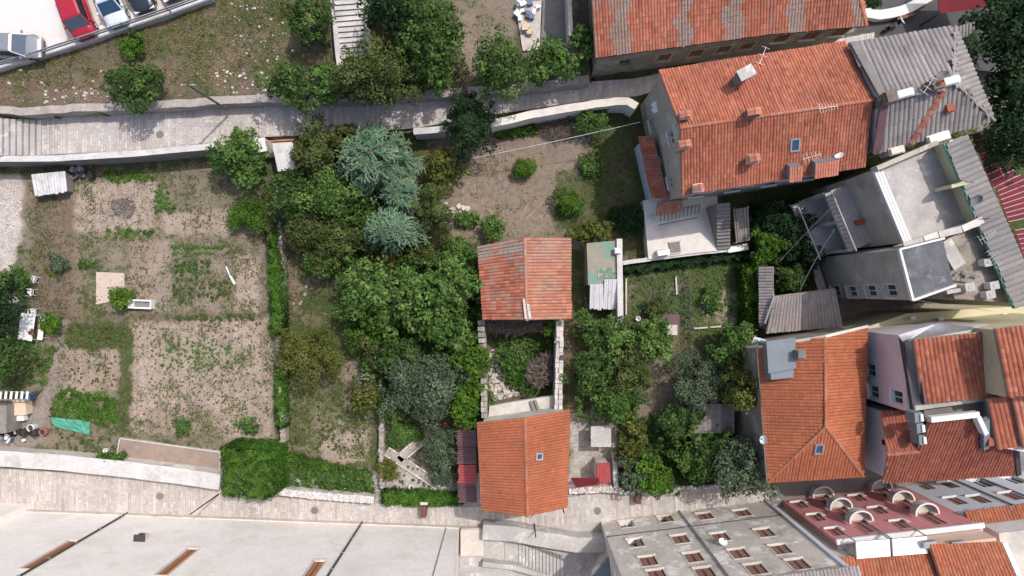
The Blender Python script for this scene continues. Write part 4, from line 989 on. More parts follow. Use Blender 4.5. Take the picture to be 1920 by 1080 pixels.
# porch roof and balcony at the corner
PR = thing('porch', 'small tiled porch roof with slatted balcony under the tall house', 'porch', tuple(P(1250, 400, 0)))
q = [P(1230, 404, 3.5), P(1280, 396, 3.5), P(1280, 374, 4.0), P(1233, 380, 4.0)]; roof(PR, [q], M['tile_aged'], .2, .34, .05, age=.2)
mb = MB()
for a, b in (((1232, 402), 3.4), ((1279, 394), 3.4)): p = P(*a, b); mb.box((p.x, p.y, 1.6), .16, .16, 3.4)
mb.build('post', M['plaster_blue'], PR)
for k in range(11):
    a = P(1238 + k * 7.2, 416 - k * 1.5, 2.6); b = P(1240 + k * 7.2, 396 - k * 1.5, 2.7); mb = MB(); mb.bar(a, b, .09, .06); mb.build('slat', M['timber'], PR)
mb = MB(); mb.bar(P(1236, 422, 2.6), P(1308, 408, 2.6), .1, .1); mb.bar(P(1236, 398, 2.75), P(1308, 386, 2.75), .08, .08); mb.build('beam', M['timber'], PR)
# white terrace
TR = thing('terrace', 'white plastered terrace in front of the tall house', 'terrace', tuple(P(1280, 440, 0)))
tp = [P(x, y, 1.45) for x, y in [(1206, 376), (1345, 352), (1345, 470), (1290, 476), (1216, 486)]]; mb = MB(); mb.prism([(p.x, p.y) for p in tp], -.1, 1.45); mb.build('terrace_slab', M['plaster_cream'], TR)
mb = MB(); c = P(1265, 464, 1.5); mb.box(c, .85, .85, .12, .15); o = mb.build('hatch', M['timber'], TR); mb = MB()
for k in (-1, 1): mb.box(c + Vector((0, k * .45, .06)), 1.0, .08, .12, .15)
mb.build('hatch_rim', M['plaster_warm'], o)
ac = thing('cooler_box', 'white metal air conditioner box on the white terrace', 'air conditioner', tuple(P(1243, 474, 1.5))); c = P(1243, 474, 1.85); mb = MB(); mb.box(c, .95, .42, .62, .12); mb.build('casing', M['plastic_white'], ac)
mb = MB()
for k in range(6): mb.box(c + Vector((-.3 + .05 * k, .22, -.2 + .08 * k)), .5, .02, .025, .12)
mb.tube(c + Vector((.12, -.2, 0)), c + Vector((.12, -.24, 0)), .22, n=14); mb.build('fan_grille', M['metal_dark'], ac)
# outside stair wall and old shed right of the terrace
OS = thing('garden_stairs', 'grey stone outside stairs between white terrace and old lean-to', 'stairs', tuple(P(1355, 420, 0)))
for k in range(13):
    y0 = 382 + k * 6.6; z = 4.2 - k * .22; a, b, c, d = P(1343, y0, z), P(1368, y0 - 2, z), P(1370, y0 + 4.6, z), P(1345, y0 + 6.6, z); mb = MB(); mb.prism([(p.x, p.y) for p in (a, b, c, d)], 0, z, U(.2, .8)); mb.build('step', M['concrete_dark'], OS)
SH = thing('old_lean_to', 'decayed timber lean-to beside the outside stairs', 'lean-to', tuple(P(1385, 420, 0)))
for k in range(6):
    a = P(1376 + k * 5, 392 - k * .8, 2.8); b = P(1382 + k * 4.4, 455 - k * .7, 2.1); mb = MB(); mb.bar(a, b, .16 + U(-.03, .03), .04, t=U(0, 1)); mb.build('plank', M['timber'], SH)
mb = MB()
for x, y in ((1376, 392), (1402, 388), (1380, 455), (1402, 450)): p = P(x, y, 2.1); mb.box((p.x, p.y, 1.1), .12, .12, 2.2)
mb.build('post', M['timber'], SH)
mb = MB(); mb.prism([(p.x, p.y) for p in (P(1365, 462, 1.4), P(1402, 456, 1.4), P(1404, 468, 1.4), P(1366, 474, 1.4))], 0, 1.4); mb.build('wall', M['plaster_white'], SH)

# --- long house at the top with patched roof
TH = thing('alley_house', 'long old house with patched orange and grey tiled roof above the alley', 'house', tuple(P(1350, 90, 0)))
ze = 6.9; a, b, c = P(1116, 108, ze), P(1440, 64, ze), P(1624, 48, ze); up = (P(1075, 0, 7.0) - a); up = Vector((-.75, 6.2, 0)) + Vector((0, 0, 2.6))
r_a, r_b = a + up, b + up * 1.0; r_c = c + Vector((-3.2, 6.0, 2.6))
fpn = [a + Vector((.3, .3, 0)), b + Vector((0, .3, 0)), c + Vector((-.3, .3, 0)), r_c + Vector((2.2, 4.5, 0)), r_a + Vector((.3, 5.5, 0))]; fpn = ccw(fpn)
fo = [opx(fpn[0], fpn[1], x, y, w, h) for x, y, w, h in [(1172, 118, .9, 1.2), (1146, 146, .7, .9), (1158, 138, .35, .4), (1166, 136, .35, .4), (1245, 107, 1.0, 1.4), (1305, 99, 1.0, 1.4), (1357, 92, 1.0, 1.4), (1400, 86, 1.0, 1.4)]]
fo2 = [opx(fpn[1], fpn[2], x, y, 1.0, 1.4) for x, y in [(1465, 72), (1520, 67), (1575, 60)]]
fr = body(TH, fpn, 0, ze - .1, 'plaster_old', {0: fo, 1: fo2})
for i, o in enumerate(fo):
    window(TH, fr[0], o, 'pane' if i < 4 else 'shutter', wood='orange_wood', frame_mat=M['timber'], surround=M['plaster_tan'] if i >= 4 else None, sill=i >= 4)
for o in fo2: window(TH, fr[1], o, 'shutter', wood='orange_wood', frame_mat=M['timber'])
bands = [(1148, 1182, .75), (1272, 1298, .8), (1362, 1396, .85), (1100, 1120, .4)]
def tf_patch(u, v):
    px = 960 + (a.x + u + v * -.07) / ((55 - ze - .6) / 1280.0); ag = .06
    for x0, x1, k in bands:
        if x0 + 7 * math.sin(v * 3) < px < x1 + 6 * math.sin(v * 2.3): ag = k
    return (min(1, max(0, random.gauss(.5, .2))), min(1, max(0, random.gauss(ag, .14))))
R2 = roof(TH, [[a, b, r_b, r_a], [b, c, r_c, r_b]], M['tile_orange'], .215, .37, .062, tf_patch, [(r_a, r_b), (r_b, r_c), (c, r_c)])
back = [r_a, r_b, r_b + Vector((-.7, 5.5, -2.4)), r_a + Vector((-.7, 5.5, -2.4))]; back2 = [r_b, r_c, r_c + Vector((2.2, 4.6, -2.4)), r_b + Vector((-.7, 5.5, -2.4))]; hip = [c, r_c + Vector((2.2, 4.6, -2.4)), r_c]
roof(TH, [back[::-1], back2[::-1], [hip[1], hip[0], hip[2]][::-1]], M['tile_orange'], .215, .37, .062, tf_tall, name='back_roof')
gutter(R2, a, b, 'metal_dark'); gutter(R2, b, c, 'metal_dark')
gb = MB(); gb.poly([fpn[0], tuple(V2(fpn[0])) , (r_a.x, r_a.y, 0)]) if False else None
gb = MB(); gable(gb, fpn[0], fpn[-1], r_a + DN, ze - .1); gb.build('gable_wall', M['plaster_tan'], TH)

# --- grey roofed house next to the tall house
GH = thing('grey_roof_house', 'house with ribbed grey hipped roof and red valley strip', 'house', tuple(P(1720, 200, 0)))
z = 9.2; g_nw, g_ne, g_se, g_sw = P(1591, 82, z), P(1791, 50, z), P(1864, 226, z), P(1636, 288, z); ap, gr = P(1786, 152, 11.0), P(1651, 189, 11.0)
fpg = ccw(inset([g_sw, g_se, g_ne, g_nw], .35)); body(GH, fpg, 0, z - .1, 'plaster_tan')
sl1, sl2, sl3 = [g_sw, g_se, ap, gr], [g_ne, g_nw, gr, ap], [g_se, g_ne, ap]
gb = MB(); gable(gb, fpg[3], fpg[0], gr + DN, z - .1); gb.build('gable_wall', M['plaster_lilac'], GH)
R3 = roof(GH, [sl1, sl2, sl3], M['tile_grey'], .33, .9, .085, lambda u, v: (min(1, max(0, random.gauss(.5, .18))), max(0, random.gauss(.15, .15))), [(ap, g_ne), (ap, g_se)], rr=.1, slab_mat=M['concrete_dark'])
gutter(R3, g_nw, g_ne, 'metal_dark'); gutter(R3, g_sw, g_se, 'metal_dark')
fl = MB(); fl.slab([p + Vector((0, 0, .1)) for p in (g_sw, g_nw + Vector((0, 0, .0)), g_nw + Vector((.55, .08, .12)), gr + Vector((.5, 0, .12)), g_sw + Vector((.55, .1, .12)))] if False else [g_nw + Vector((0, 0, .25)), g_nw + Vector((.5, .08, .25)), gr + Vector((.45, 0, .3)), gr + Vector((-.1, 0, .3))], .1); fl.build('parapet', M['concrete_dark'], GH)
fl = MB(); fl.slab([gr + Vector((-.1, 0, .3)), gr + Vector((.4, 0, .3)), g_sw + Vector((.45, .1, .25)), g_sw + Vector((-.1, 0, .25))], .1); fl.build('parapet', M['maroon_sheet'], GH)
gs = lambda x, y: onplane(x, y, g_sw, g_se, ap)
vb = MB(); ridge(vb, gs(1706, 270) + Vector((0, 0, .1)), gs(1772, 160) + Vector((0, 0, .1)), .24, .4, (.2, .6), .25); vb.build('valley_tiles', M['tile_brick'], GH, 'stuff', 'red tiled strip running down the grey slope')
rz = math.atan2((ap - gr).y, (ap - gr).x)
chimney(GH, gr.lerp(ap, .06), .7, .7, .9, rz, M['twigs'], None); chimney(GH, gr.lerp(ap, .24), 1.5, .42, .55, rz, M['trim_white'], None); chimney(GH, gr.lerp(ap, .68), .75, .65, 1.0, rz, M['twigs'], 'pot'); chimney(GH, gr.lerp(ap, .9), 1.25, .42, .55, rz, M['trim_white'], None)
chimney(GH, gs(1754, 260), 1.4, .5, .5, rz + .05, M['trim_white'], None); chimney(GH, gs(1676, 284), .9, .4, .5, rz, M['plaster_warm'], None); chimney(GH, gs(1776, 204), .5, .5, .4, rz, M['tile_brick'], None, 'roof_hatch')
antenna(gr.lerp(ap, .5), 1.4, 'antenna between the chimneys of the grey roof', 4, 1.0)
dish(gr.lerp(ap, .82) + Vector((.1, .5, -.3)), .35, 2.3, 'blue grey satellite dish beside the grey roof chimneys', 'slate')
# small thatch-like roof corner
CR = thing('corner_shed', 'small ribbed tile canopy at the corner of the grey roofed house', 'canopy', tuple(P(1805, 70, 1.4)))
q = [P(1790, 52, 7.2), P(1826, 43, 7.2), P(1832, 76, 6.6), P(1806, 84, 6.6)]; roof(CR, [[q[3], q[2], q[1], q[0]]], M['tile_dusk'], .24, .5, .07, age=.3)
mb = MB()
for p in (q[1], q[2]): mb.box((p.x - .1, p.y, 3.9), .14, .14, 5.2)
mb.build('post', M['timber'], CR)

# --- flat roofed terrace block
FB = thing('flat_roof_block', 'concrete block with worn flat roof terrace and yellow parapet', 'building', tuple(P(1720, 360, 0)))
zt = 9.3; f4 = [P(1634, 322, zt), P(1746, 274, zt), P(1838, 414, zt), P(1690, 456, zt)]; ff = ccw([V2(p) for p in f4])
body(FB, ff, 0, zt, 'plaster_tan', cap='concrete')
pw = MB(); a, b = f4[0], f4[3]
for k in range(3):
    o_ = Vector((.18 + .42 * k, .04, 0)); pw.bar(a + o_ * .6 + Vector((0, 0, .1 - .03 * k)), b + o_ * .6 + Vector((0, 0, .1 - .03 * k)), .17, .3 - .06 * k)
pw.build('parapet', M['trim_white'], FB, label='white ribbed parapet of the roof terrace')
pw = MB(); a, b = f4[0], f4[1]; pw.bar(a + Vector((0, .1, .35)), b + Vector((0, .1, .35)), .3, .8); pw.build('north_wall', M['plaster_tan'], FB)
yw = MB(); a, b = P(1748, 275, zt), P(1838, 412, zt); d = (b - a).normalized(); n_ = Vector((-d.y, d.x, 0))
if n_.x < 0: n_ = -n_
yw.prism([(p.x, p.y) for p in (a, b, b + n_ * .25, a + n_ * .25)], zt, zt + 1.75); yw.build('yellow_wall', M['plaster_yellow'], FB)
cw = MB(); p0, p1 = a.lerp(b, .52) + Vector((-1.6, -.4, 0)), a.lerp(b, .52) + Vector((.35, .1, 0)); cw.prism([(p0.x, p0.y - .12), (p1.x, p1.y - .12), (p1.x, p1.y + .12), (p0.x, p0.y + .12)], zt, zt + 1.9); cw.build('cross_wall', M['plaster_yellow'], FB)
cw = MB(); p = a.lerp(b, .72) + Vector((-.1, 0, .55)); cw.box(p, .5, 1.3, 1.1, math.atan2(d.y, d.x) - math.pi / 2); cw.build('doorway', M['metal_dark'], FB)
# ribbed roof strip above the yellow wall
RS = thing('ribbed_roof', 'long narrow ribbed grey roof beyond the yellow parapet', 'roof', tuple(P(1830, 400, 0)))
zr = zt + 1.75; q = [P(1774, 268, zr), P(1812, 252, zr + .3), P(1935, 520, zr + .3), P(1905, 578, zr)]
q = [P(1774, 270, zr), P(1905, 578, zr), P(1952, 560, zr + .35), P(1814, 252, zr + .35)]
roof(RS, [q], M['tile_grey'], .36, 1.2, .08, lambda u, v: (min(1, max(0, random.gauss(.55, .2))), max(0, random.gauss(.2, .1))), slab_mat=M['concrete_dark'])
gutter(RS, q[0] + Vector((-.1, 0, 0)), q[1] + Vector((-.1, 0, 0)), 'plastic_green', .09)
wb_ = MB(); w4 = [V2(p) for p in q]; wb_.prism([(p.x, p.y) for p in (w4[0] + Vector((.3, .1, 0)), w4[1] + Vector((.3, .1, 0)), w4[2], w4[3])], 0, zr - .15); wb_.build('wall', M['plaster_yellow'], RS)
dish(q[0].lerp(q[1], .35) + Vector((.1, 0, 0)), .35, 2.6, 'dark satellite dish on the edge of the ribbed roof', 'slate')
cv = thing('wall_cap', 'white capped cross wall between the two roof terraces', 'wall', tuple(P(1780, 430, zt))); mb = MB()
for (x0, y0), (x1, y1), tt in (((1694, 462), (1730, 450), .2), ((1732, 449), (1758, 440), .8), ((1760, 440), (1802, 430), .4), ((1804, 429), (1842, 412), .9)):
    mb.bar(P(x0, y0, 11.2), P(x1, y1, 11.2), .42, .14, t=tt)
mb.build('coping_stones', M['stone_pale'], cv, 'stuff'); mb = MB(); mb.bar(P(1690, 464, 10.3), P(1842, 414, 10.3), .3, 1.7); mb.build('wall_body', M['plaster_warm'], cv)

# --- stair tower with dark membrane roof
TW = thing('stair_tower', 'tall beige tower with dark felt roof and a column of four windows', 'tower', tuple(P(1600, 520, 0)))
zw = 11.3; t4 = [P(1684, 468, zw), P(1768, 447, zw), P(1788, 535, zw), P(1709, 563, zw)]; tf4 = ccw([V2(p) for p in t4])
# find the west edge (nw-sw)
ie = min(range(4), key=lambda i: (tf4[i].x + tf4[(i + 1) % 4].x))
A_, B_ = tf4[ie], tf4[(ie + 1) % 4]; wo_ = [opx(A_, B_, x, y, .85, 1.35) for x, y in [(1568, 546), (1598, 547), (1634, 546), (1671, 545)]]
fr = body(TW, tf4, -.1, zw, 'plaster_tan', {ie: wo_}, 'membrane')
for o in wo_: window(TW, fr[ie], o, 'pane', surround=M['plaster_warm'])
pp = MB()
for i, (a, b) in enumerate(zip(t4, t4[1:] + t4[:1])):
    if i == 1: continue
    d = (b - a).normalized(); pp.bar(a + Vector((0, 0, .1)), b + Vector((0, 0, .1)), .13 + .006 * i, .24 + .01 * i)
pp.build('parapet', M['trim_white'], TW)
for k in range(6):
    fa, fb = .06 + .15 * k, .06 + .15 * k; mb = MB(); a, b = t4[0].lerp(t4[3], fa), t4[1].lerp(t4[2], fb); mb.bar(a.lerp(b, .04) + Vector((0, 0, .03 + .004 * (k % 2))), a.lerp(b, .96) + Vector((0, 0, .03 + .004 * (k % 2))), .62, .03, t=U(0, 1)); mb.build('felt_sheet', M['membrane'], TW)
# cluttered rear terrace east of the tower
RT = thing('rear_terrace', 'cluttered upper terrace with planks and pipes right of the tower', 'terrace', tuple(P(1820, 500, 0)))
r4 = [P(1770, 448, 10.2), P(1842, 422, 10.2), P(1898, 568, 10.2), P(1790, 560, 10.2)]; mb = MB(); mb.prism([(p.x, p.y) for p in r4], 0, 10.2); mb.build('terrace_slab', M['plaster_old'], RT)
mb = MB(); mb.bar(P(1772, 548, 10.4), P(1818, 540, 10.4), .25, .4); mb.bar(P(1771, 452, 10.45), P(1800, 500, 10.45), .9, .06); mb.build('low_wall', M['concrete'], RT)
PLK = thing('plank_pile', 'loose grey planks tumbled on the cluttered rear terrace', 'planks', tuple(P(1815, 525, 10.2)))
for k in range(8):
    x, y = U(1800, 1830), U(505, 545); a = P(x, y, 10.4); b = P(x + U(-28, 28), y + U(-14, 14), 10.5); mb = MB(); mb.bar(a, b, .14, .05, t=U(0, 1)); o = mb.build('plank', M['timber'], None); attach(o, PLK)
antenna(P(1820, 446, 10.2), 1.7, 'tangled antenna by the white capped cross wall', 6, .5); antenna(P(1832, 486, 10.2), 1.6, 'blue tinted antenna in the middle of the rear terrace', 6, 2.2)
for x, y, lb in ((1846, 492, 'white vent box beside the blue tinted antenna'), (1857, 535, 'square white chimney box at the far end of the rear terrace'), (1850, 552, 'narrow white chimney stub near the yellow annex'), (1811, 538, 'bright white panel on the rear terrace edge')):
    t = thing('vent_box', lb, 'vent', tuple(P(x, y, 10.2))); c = P(x, y, 10.5); mb = MB(); mb.box(c, .5, .42, .7, .2); mb.build('casing', M['trim_white'], t); mb = MB(); mb.box(c + Vector((0, 0, .38)), .6, .52, .06, .2); mb.box(c + Vector((0, 0, .42)), .18, .18, .05, .2, 0); mb.build('cap', M['concrete'], t)
# galleries in the shade on the west side of the flat block
GA = thing('gallery', 'shaded two level balcony gallery on the courtyard side', 'gallery', tuple(P(1600, 420, 0)))
for zf, dx in ((2.6, 3.0), (5.6, 1.7)):
    a, b = V2(f4[0]), V2(f4[3]); d = (b - a).normalized(); nn_ = Vector((d.y, -d.x, 0)); nn_ = nn_ if nn_.x < 0 else -nn_; mb = MB(); mb.prism([(p.x, p.y) for p in (a + d * .3, b - d * .3, b - d * .3 + nn_ * dx, a + d * .3 + nn_ * dx)], zf - .2, zf, bottom=True); mb.build('floor_slab', M['concrete'], GA)
    mb = MB(); e0, e1_ = a + d * .3 + nn_ * (dx - .06), b - d * .3 + nn_ * (dx - .06); mb.bar((e0.x, e0.y, zf + .95), (e1_.x, e1_.y, zf + .95), .08, .08); mb.build('handrail', M['concrete'], GA)
    for k in range(15): p = e0.lerp(e1_, k / 14); mb = MB(); mb.box((p.x, p.y, zf + .46), .05, .05, .92); mb.build('baluster', M['metal_grey'], GA)
    for k in (.02, .5, .98): p = e0.lerp(e1_, k); mb = MB(); mb.box((p.x, p.y, (zf - .2) / 2), .22, .22, zf - .2); mb.build('pillar', M['concrete'], GA)
mb = MB(); c = P(1611, 417, 5.9); mb.box(c, .5, .3, .5); tag(mb.build('hanging_cloth', M['cloth_red'], None), 'small red cloth hung out on the shaded gallery', 'cloth')
wall_line('courtyard_wall', 'curved grey concrete path kerb in the shaded courtyard', [(1514, 420), (1519, 460), (1528, 500), (1543, 545)], 0, .35, .65, 'concrete_dark', 'concrete', .01)

# --- low tiled outbuilding in the courtyard corner
LO = thing('courtyard_outbuilding', 'low outbuilding with faded grey pink tiles below the tower', 'outbuilding', tuple(P(1500, 590, 0)))
zl = 3.2; A1 = [P(1424, 502, zl), P(1422, 612, zl), P(1436, 606, zl + .7), P(1450, 555, zl + .7), P(1447, 500, zl + .35)]
B1 = [P(1436, 624, zl), P(1580, 612, zl), P(1566, 541, zl + .9), P(1451, 556, zl + .9)]
roof(LO, [[P(1424, 612, zl), P(1424, 502, zl), P(1449, 500, zl + .7), P(1449, 556, zl + .7), P(1434, 606, zl + .3)], B1], M['tile_dusk'], .23, .5, .06, lambda u, v: (min(1, max(0, random.gauss(.55, .22))), max(0, random.gauss(.3, .15))))
mb = MB(); mb.prism([(p.x, p.y) for p in [P(1428, 506, 3), P(1446, 504, 3), P(1453, 560, 3), P(1562, 547, 3), P(1574, 606, 3), P(1440, 618, 3)]], -.1, 3.0); mb.build('wall', M['plaster_old'], LO)
fl = MB(); fl.bar(P(1451, 556, zl + 1.0), P(1434, 606, zl + .5), .14, .1); fl.build('valley_flashing', M['metal_grey'], LO)

# --- orange hipped house, right
OH = thing('hipped_house', 'house with clean orange hipped roof and grey box dormer', 'house', tuple(P(1530, 780, 0)))
z = 7.6; zr = 9.7; o_nw, o_ne, o_se, o_sw = P(1421, 652, z), P(1626, 613, z), P(1618, 893, z), P(1440, 904, z); r_n, r_s = P(1546, 632, zr), P(1548, 800, zr)
fpo = ccw(inset([o_nw, o_ne, o_se, o_sw], .3)); fr = body(OH, fpo, 0, z - .1, 'plaster_old')  # darker plaster puts the shade on the west wall into its colour
W_, E_, S_ = [o_nw, o_sw, r_s, r_n], [o_se, o_ne, r_n, r_s], [o_sw, o_se, r_s]
gb = MB(); iN = max(range(4), key=lambda i: fpo[i].y + fpo[(i + 1) % 4].y); gable(gb, fpo[iN], fpo[(iN + 1) % 4], r_n + DN, z - .1); gb.build('gable_wall', M['trim_white'], OH)
R4 = roof(OH, [W_, E_, S_], M['tile_bright'], .22, .27, .05, lambda u, v: (min(1, max(0, random.gauss(.5, .16))), max(0, random.gauss(-.02, .05))), [(r_n, r_s), (r_s, o_sw), (r_s, o_se)], rr=.11)
mb = MB(); mb.bar(o_nw + Vector((0, .05, .03)), r_n + Vector((0, .05, .05)), .18, .14); mb.build('verge', M['plaster_warm'], R4)
mb = MB(); mb.bar(r_n + Vector((0, .05, .05)), o_ne + Vector((0, .05, .03)), .18, .14); mb.build('verge', M['plaster_warm'], R4)
gutter(R4, o_sw, o_se, 'metal_bright'); gutter(R4, o_nw, o_sw, 'metal_bright')
n_ = (o_se - o_sw).cross(r_s - o_sw).normalized(); e_ = (o_se - o_sw).normalized(); skylight(OH, onplane(1534, 840, o_sw, o_se, r_s), e_, n_.cross(e_), n_, .5, .75)
dm = MB(); d4 = [P(1440, 645, 8.9), P(1486, 638, 8.9), P(1488, 708, 8.9), P(1446, 712, 8.9)]; dm.prism([(p.x, p.y) for p in d4], 7.0, 8.9); do_ = dm.build('dormer', M['slate'], OH)
dm = MB(); dm.slab([p + Vector((0, 0, .1)) for p in (P(1436, 640, 8.9), P(1490, 632, 9.0), P(1492, 690, 9.0), P(1440, 700, 8.9))], .12); dm.build('dormer_roof', M['slate'], do_)
chimney(OH, onplane(1492, 662, o_nw, o_sw, r_s), .5, .5, 1.0, 0, M['concrete_dark'], None); dish(onplane(1428, 822, o_nw, o_sw, r_s), .3, 2.8, 'white satellite dish on the west eave of the orange hipped house')
TP = thing('tarpaulin_roof', 'pale blue corrugated canopy beside the grey dormer', 'canopy', tuple(P(1420, 650, 0)))
cb = MB(); q = [P(1402, 668, 3.0), P(1440, 690, 3.0), P(1446, 640, 3.4), P(1425, 636, 3.4)]; cb.slab(q, .05); corrugated(cb, q, Vector((.3, 1, 0)), .16, .04); cb.build('sheet', M['plaster_blue'], TP, 'stuff'); cb = MB()
for p in q: cb.box((p.x, p.y, 1.5), .1, .1, 3.0)
cb.build('post', M['timber'], TP)

# --- lilac house with roof terraces
LH = thing('lilac_house', 'lilac walled town house with stepped brick red roofs and roof terrace', 'house', tuple(P(1700, 800, 0)))
e0, e1 = P(1656, 905, 8.5), P(1908, 890, 8.5); rt = P(1665, 851, 10.0)
sp = lambda x, y: onplane(x, y, e0, e1, rt)
SL = [e0, e1, sp(1903, 838), sp(1836, 842), sp(1832, 780), sp(1742, 787), sp(1720, 847), sp(1665, 851)]
NL = [P(1722, 768, 8.8), P(1652, 772, 8.8), sp(1665, 851), sp(1720, 847)]
R5 = roof(LH, [SL, NL], M['tile_brick'], .215, .36, .06, lambda u, v: (min(1, max(0, random.gauss(.45, .18))), max(0, random.gauss(0, .06))), [(sp(1662, 852), sp(1722, 847))], rr=.14)
gutter(R5, e0, e1, 'metal_bright')
mb = MB(); mb.bar(e1 + Vector((.02, 0, .06)), sp(1903, 838) + Vector((.02, 0, .06)), .34, .16); mb.build('verge', M['metal_dark'], R5)
wx = e0.x + .12; f5 = ccw([Vector((wx, e0.y + .35, 0)), Vector((P(1905, 890, 8.5).x, e1.y + .35, 0)), Vector((P(1905, 890, 8.5).x, NL[0].y, 0)), Vector((wx, NL[1].y - .2, 0))])
body(LH, f5, 0, 8.4, 'plaster_lilac', name='wall')
gb = MB(); gable(gb, (wx, e0.y + .35), (wx, NL[1].y - .2), Vector((wx, rt.y, 9.85)), 8.4); gb.build('gable_wall', M['plaster_lilac'], LH)
gb = MB(); gb.box((wx - .02, rt.y + .4, 8.4), .05, .35, .4); gb.build('gable_vent', M['glass'], LH)
# upper block
u4 = [P(1693, 630, 11.0), P(1852, 608, 11.0), P(1876, 748, 11.0), P(1702, 772, 11.0)]; uf = ccw([V2(p) for p in u4]); ie = min(range(4), key=lambda i: uf[i].x + uf[(i + 1) % 4].x)
uo = [opx(uf[ie], uf[(ie + 1) % 4], x, y, .9, 1.3) for x, y in [(1632, 694), (1638, 735), (1682, 745), (1680, 725)]]
fr = body(LH, uf, 0, 11.0, 'plaster_lilac', {ie: uo[:3]}, 'concrete', name='upper_wall')
for o in uo[:3]: window(LH, fr[ie], o, 'pane')
ra = [P(1728, 756, 11.35), P(1872, 742, 11.35), P(1846, 622, 12.3), P(1712, 636, 12.3)]
roof(LH, [ra], M['tile_orange'], .3, .36, .07, lambda u, v: (min(1, max(0, random.gauss(.35, .2))), 0), name='upper_roof')
mb = MB(); mb.bar(P(1690, 634, 11.2), P(1712, 768, 11.2), .14, .35); mb.build('parapet', M['metal_dark'], LH)
mb = MB(); mb.bar(P(1714, 640, 11.6), P(1732, 758, 11.6), .1, .4); mb.build('parapet', M['metal_dark'], LH)
mb = MB(); mb.slab([P(1684, 628, 11.4), P(1758, 606, 11.6), P(1762, 616, 11.6), P(1692, 640, 11.4)], .06); mb.slab([P(1758, 606, 11.7), P(1846, 614, 11.7), P(1842, 622, 11.7), P(1700, 640, 11.45)], .05); mb.build('metal_flashing', M['metal_bright'], LH)
# terrace slot, parapets, chimney stack
mb = MB(); mb.bar(P(1742, 786, 12.0), P(1832, 776, 12.0), .35, .5); mb.bar(P(1830, 780, 12.02), P(1845, 812, 11.6), .3, .5); mb.build('parapet', M['trim_white'], LH, label='white rendered parapet of the roof terrace')
mb = MB(); mb.prism([(p.x, p.y) for p in (P(1730, 757, 10.3), P(1838, 745, 10.3), P(1838, 780, 10.3), P(1736, 790, 10.3))], 8, 10.3); mb.build('terrace_floor', M['concrete_dark'], LH)
st = MB(); pot = MB()
for k, (x, y) in enumerate(((1714, 780), (1717, 800), (1720, 822))):
    c = sp(x, y); st.box(c + Vector((0, 0, .0)), .5 - .07 * k, .6, 1.0, .1); pot.box(c + Vector((.15, 0, .55)), .18, .45, .12, .1)
so_ = st.build('chimney_stack', M['slate'], LH); pot.build('chimney_cap', M['trim_white'], so_)
mb = MB(); c = sp(1845, 830); mb.box(c + Vector((0, .2, .2)), .32, .55, 1.0); mb.build('chimney', M['tile_brick'], LH)
mb = MB(); mb.bar(sp(1832, 785) + Vector((.3, 0, .25)), sp(1834, 838) + Vector((.3, 0, .25)), .45, .3); mb.build('dormer_cheek', M['slate'], LH)

# --- yellow house, far right, and its low annex
YH = thing('yellow_house', 'taller yellow walled house with orange roof at the right edge', 'house', tuple(P(1900, 680, 0)))
y4 = [P(1862, 618, 13.4), P(2080, 596, 13.4), P(2110, 740, 13.4), P(1888, 745, 13.4)]; yf = ccw([V2(p) + Vector((0, 0, 0)) for p in y4]); body(YH, yf, 0, 13.4, 'plaster_yellow')
q = [P(1890, 742, 13.5), P(2120, 735, 13.5), P(2080, 590, 14.6), P(1866, 616, 14.6)]; q2 = [q[2] + Vector((0, 3.5, -1.0)), q[3] + Vector((0, 3.5, -1.0)), q[3], q[2]]
roof(YH, [q], M['tile_orange'], .3, .36, .07, lambda u, v: (min(1, max(0, random.gauss(.4, .2))), 0)); 
q = [P(1870, 842, 10.9), P(1917, 834, 10.9), P(1893, 742, 11.9), P(1850, 748, 11.9)]; roof(YH, [q], M['tile_orange'], .3, .36, .07, lambda u, v: (min(1, max(0, random.gauss(.4, .2))), 0), name='lower_roof')
q = [P(1918, 840, 11.2), P(2080, 820, 11.2), P(2060, 730, 12.2), P(1896, 742, 12.2)]; roof(YH, [q], M['tile_pale'], .3, .36, .07, lambda u, v: (min(1, max(0, random.gauss(.5, .2))), 0), name='side_roof')
mb = MB(); mb.prism([(p.x, p.y) for p in (P(1854, 752, 10.7), P(2060, 745, 10.7), P(2080, 880, 10.7), P(1872, 838, 10.7))], 0, 10.7); mb.build('side_wall', M['plaster_lilac'], YH)
AN = thing('yellow_annex', 'low yellow rendered annex with flat top between tower and lilac house', 'annex', tuple(P(1700, 600, 0)))
an4 = [P(1545, 640, 5.0), P(1700, 588, 5.0), P(1840, 578, 5.0), P(2050, 570, 5.0), P(2050, 640, 5.0), P(1700, 645, 5.0)]; af = ccw([V2(p) for p in an4]); body(AN, af, 0, 5.0, 'plaster_yellow', cap='plaster_yellow')
for x, y in ((1706, 596), (1758, 598), (1878, 590)):
    c = P(x, y, 5.1); mb = MB(); mb.tube(c, c + Vector((0, 0, .35)), .09, n=8); mb.box(c + Vector((0, 0, .4)), .35, .22, .08); mb.build('vent_pipe', M['trim_white'], AN)

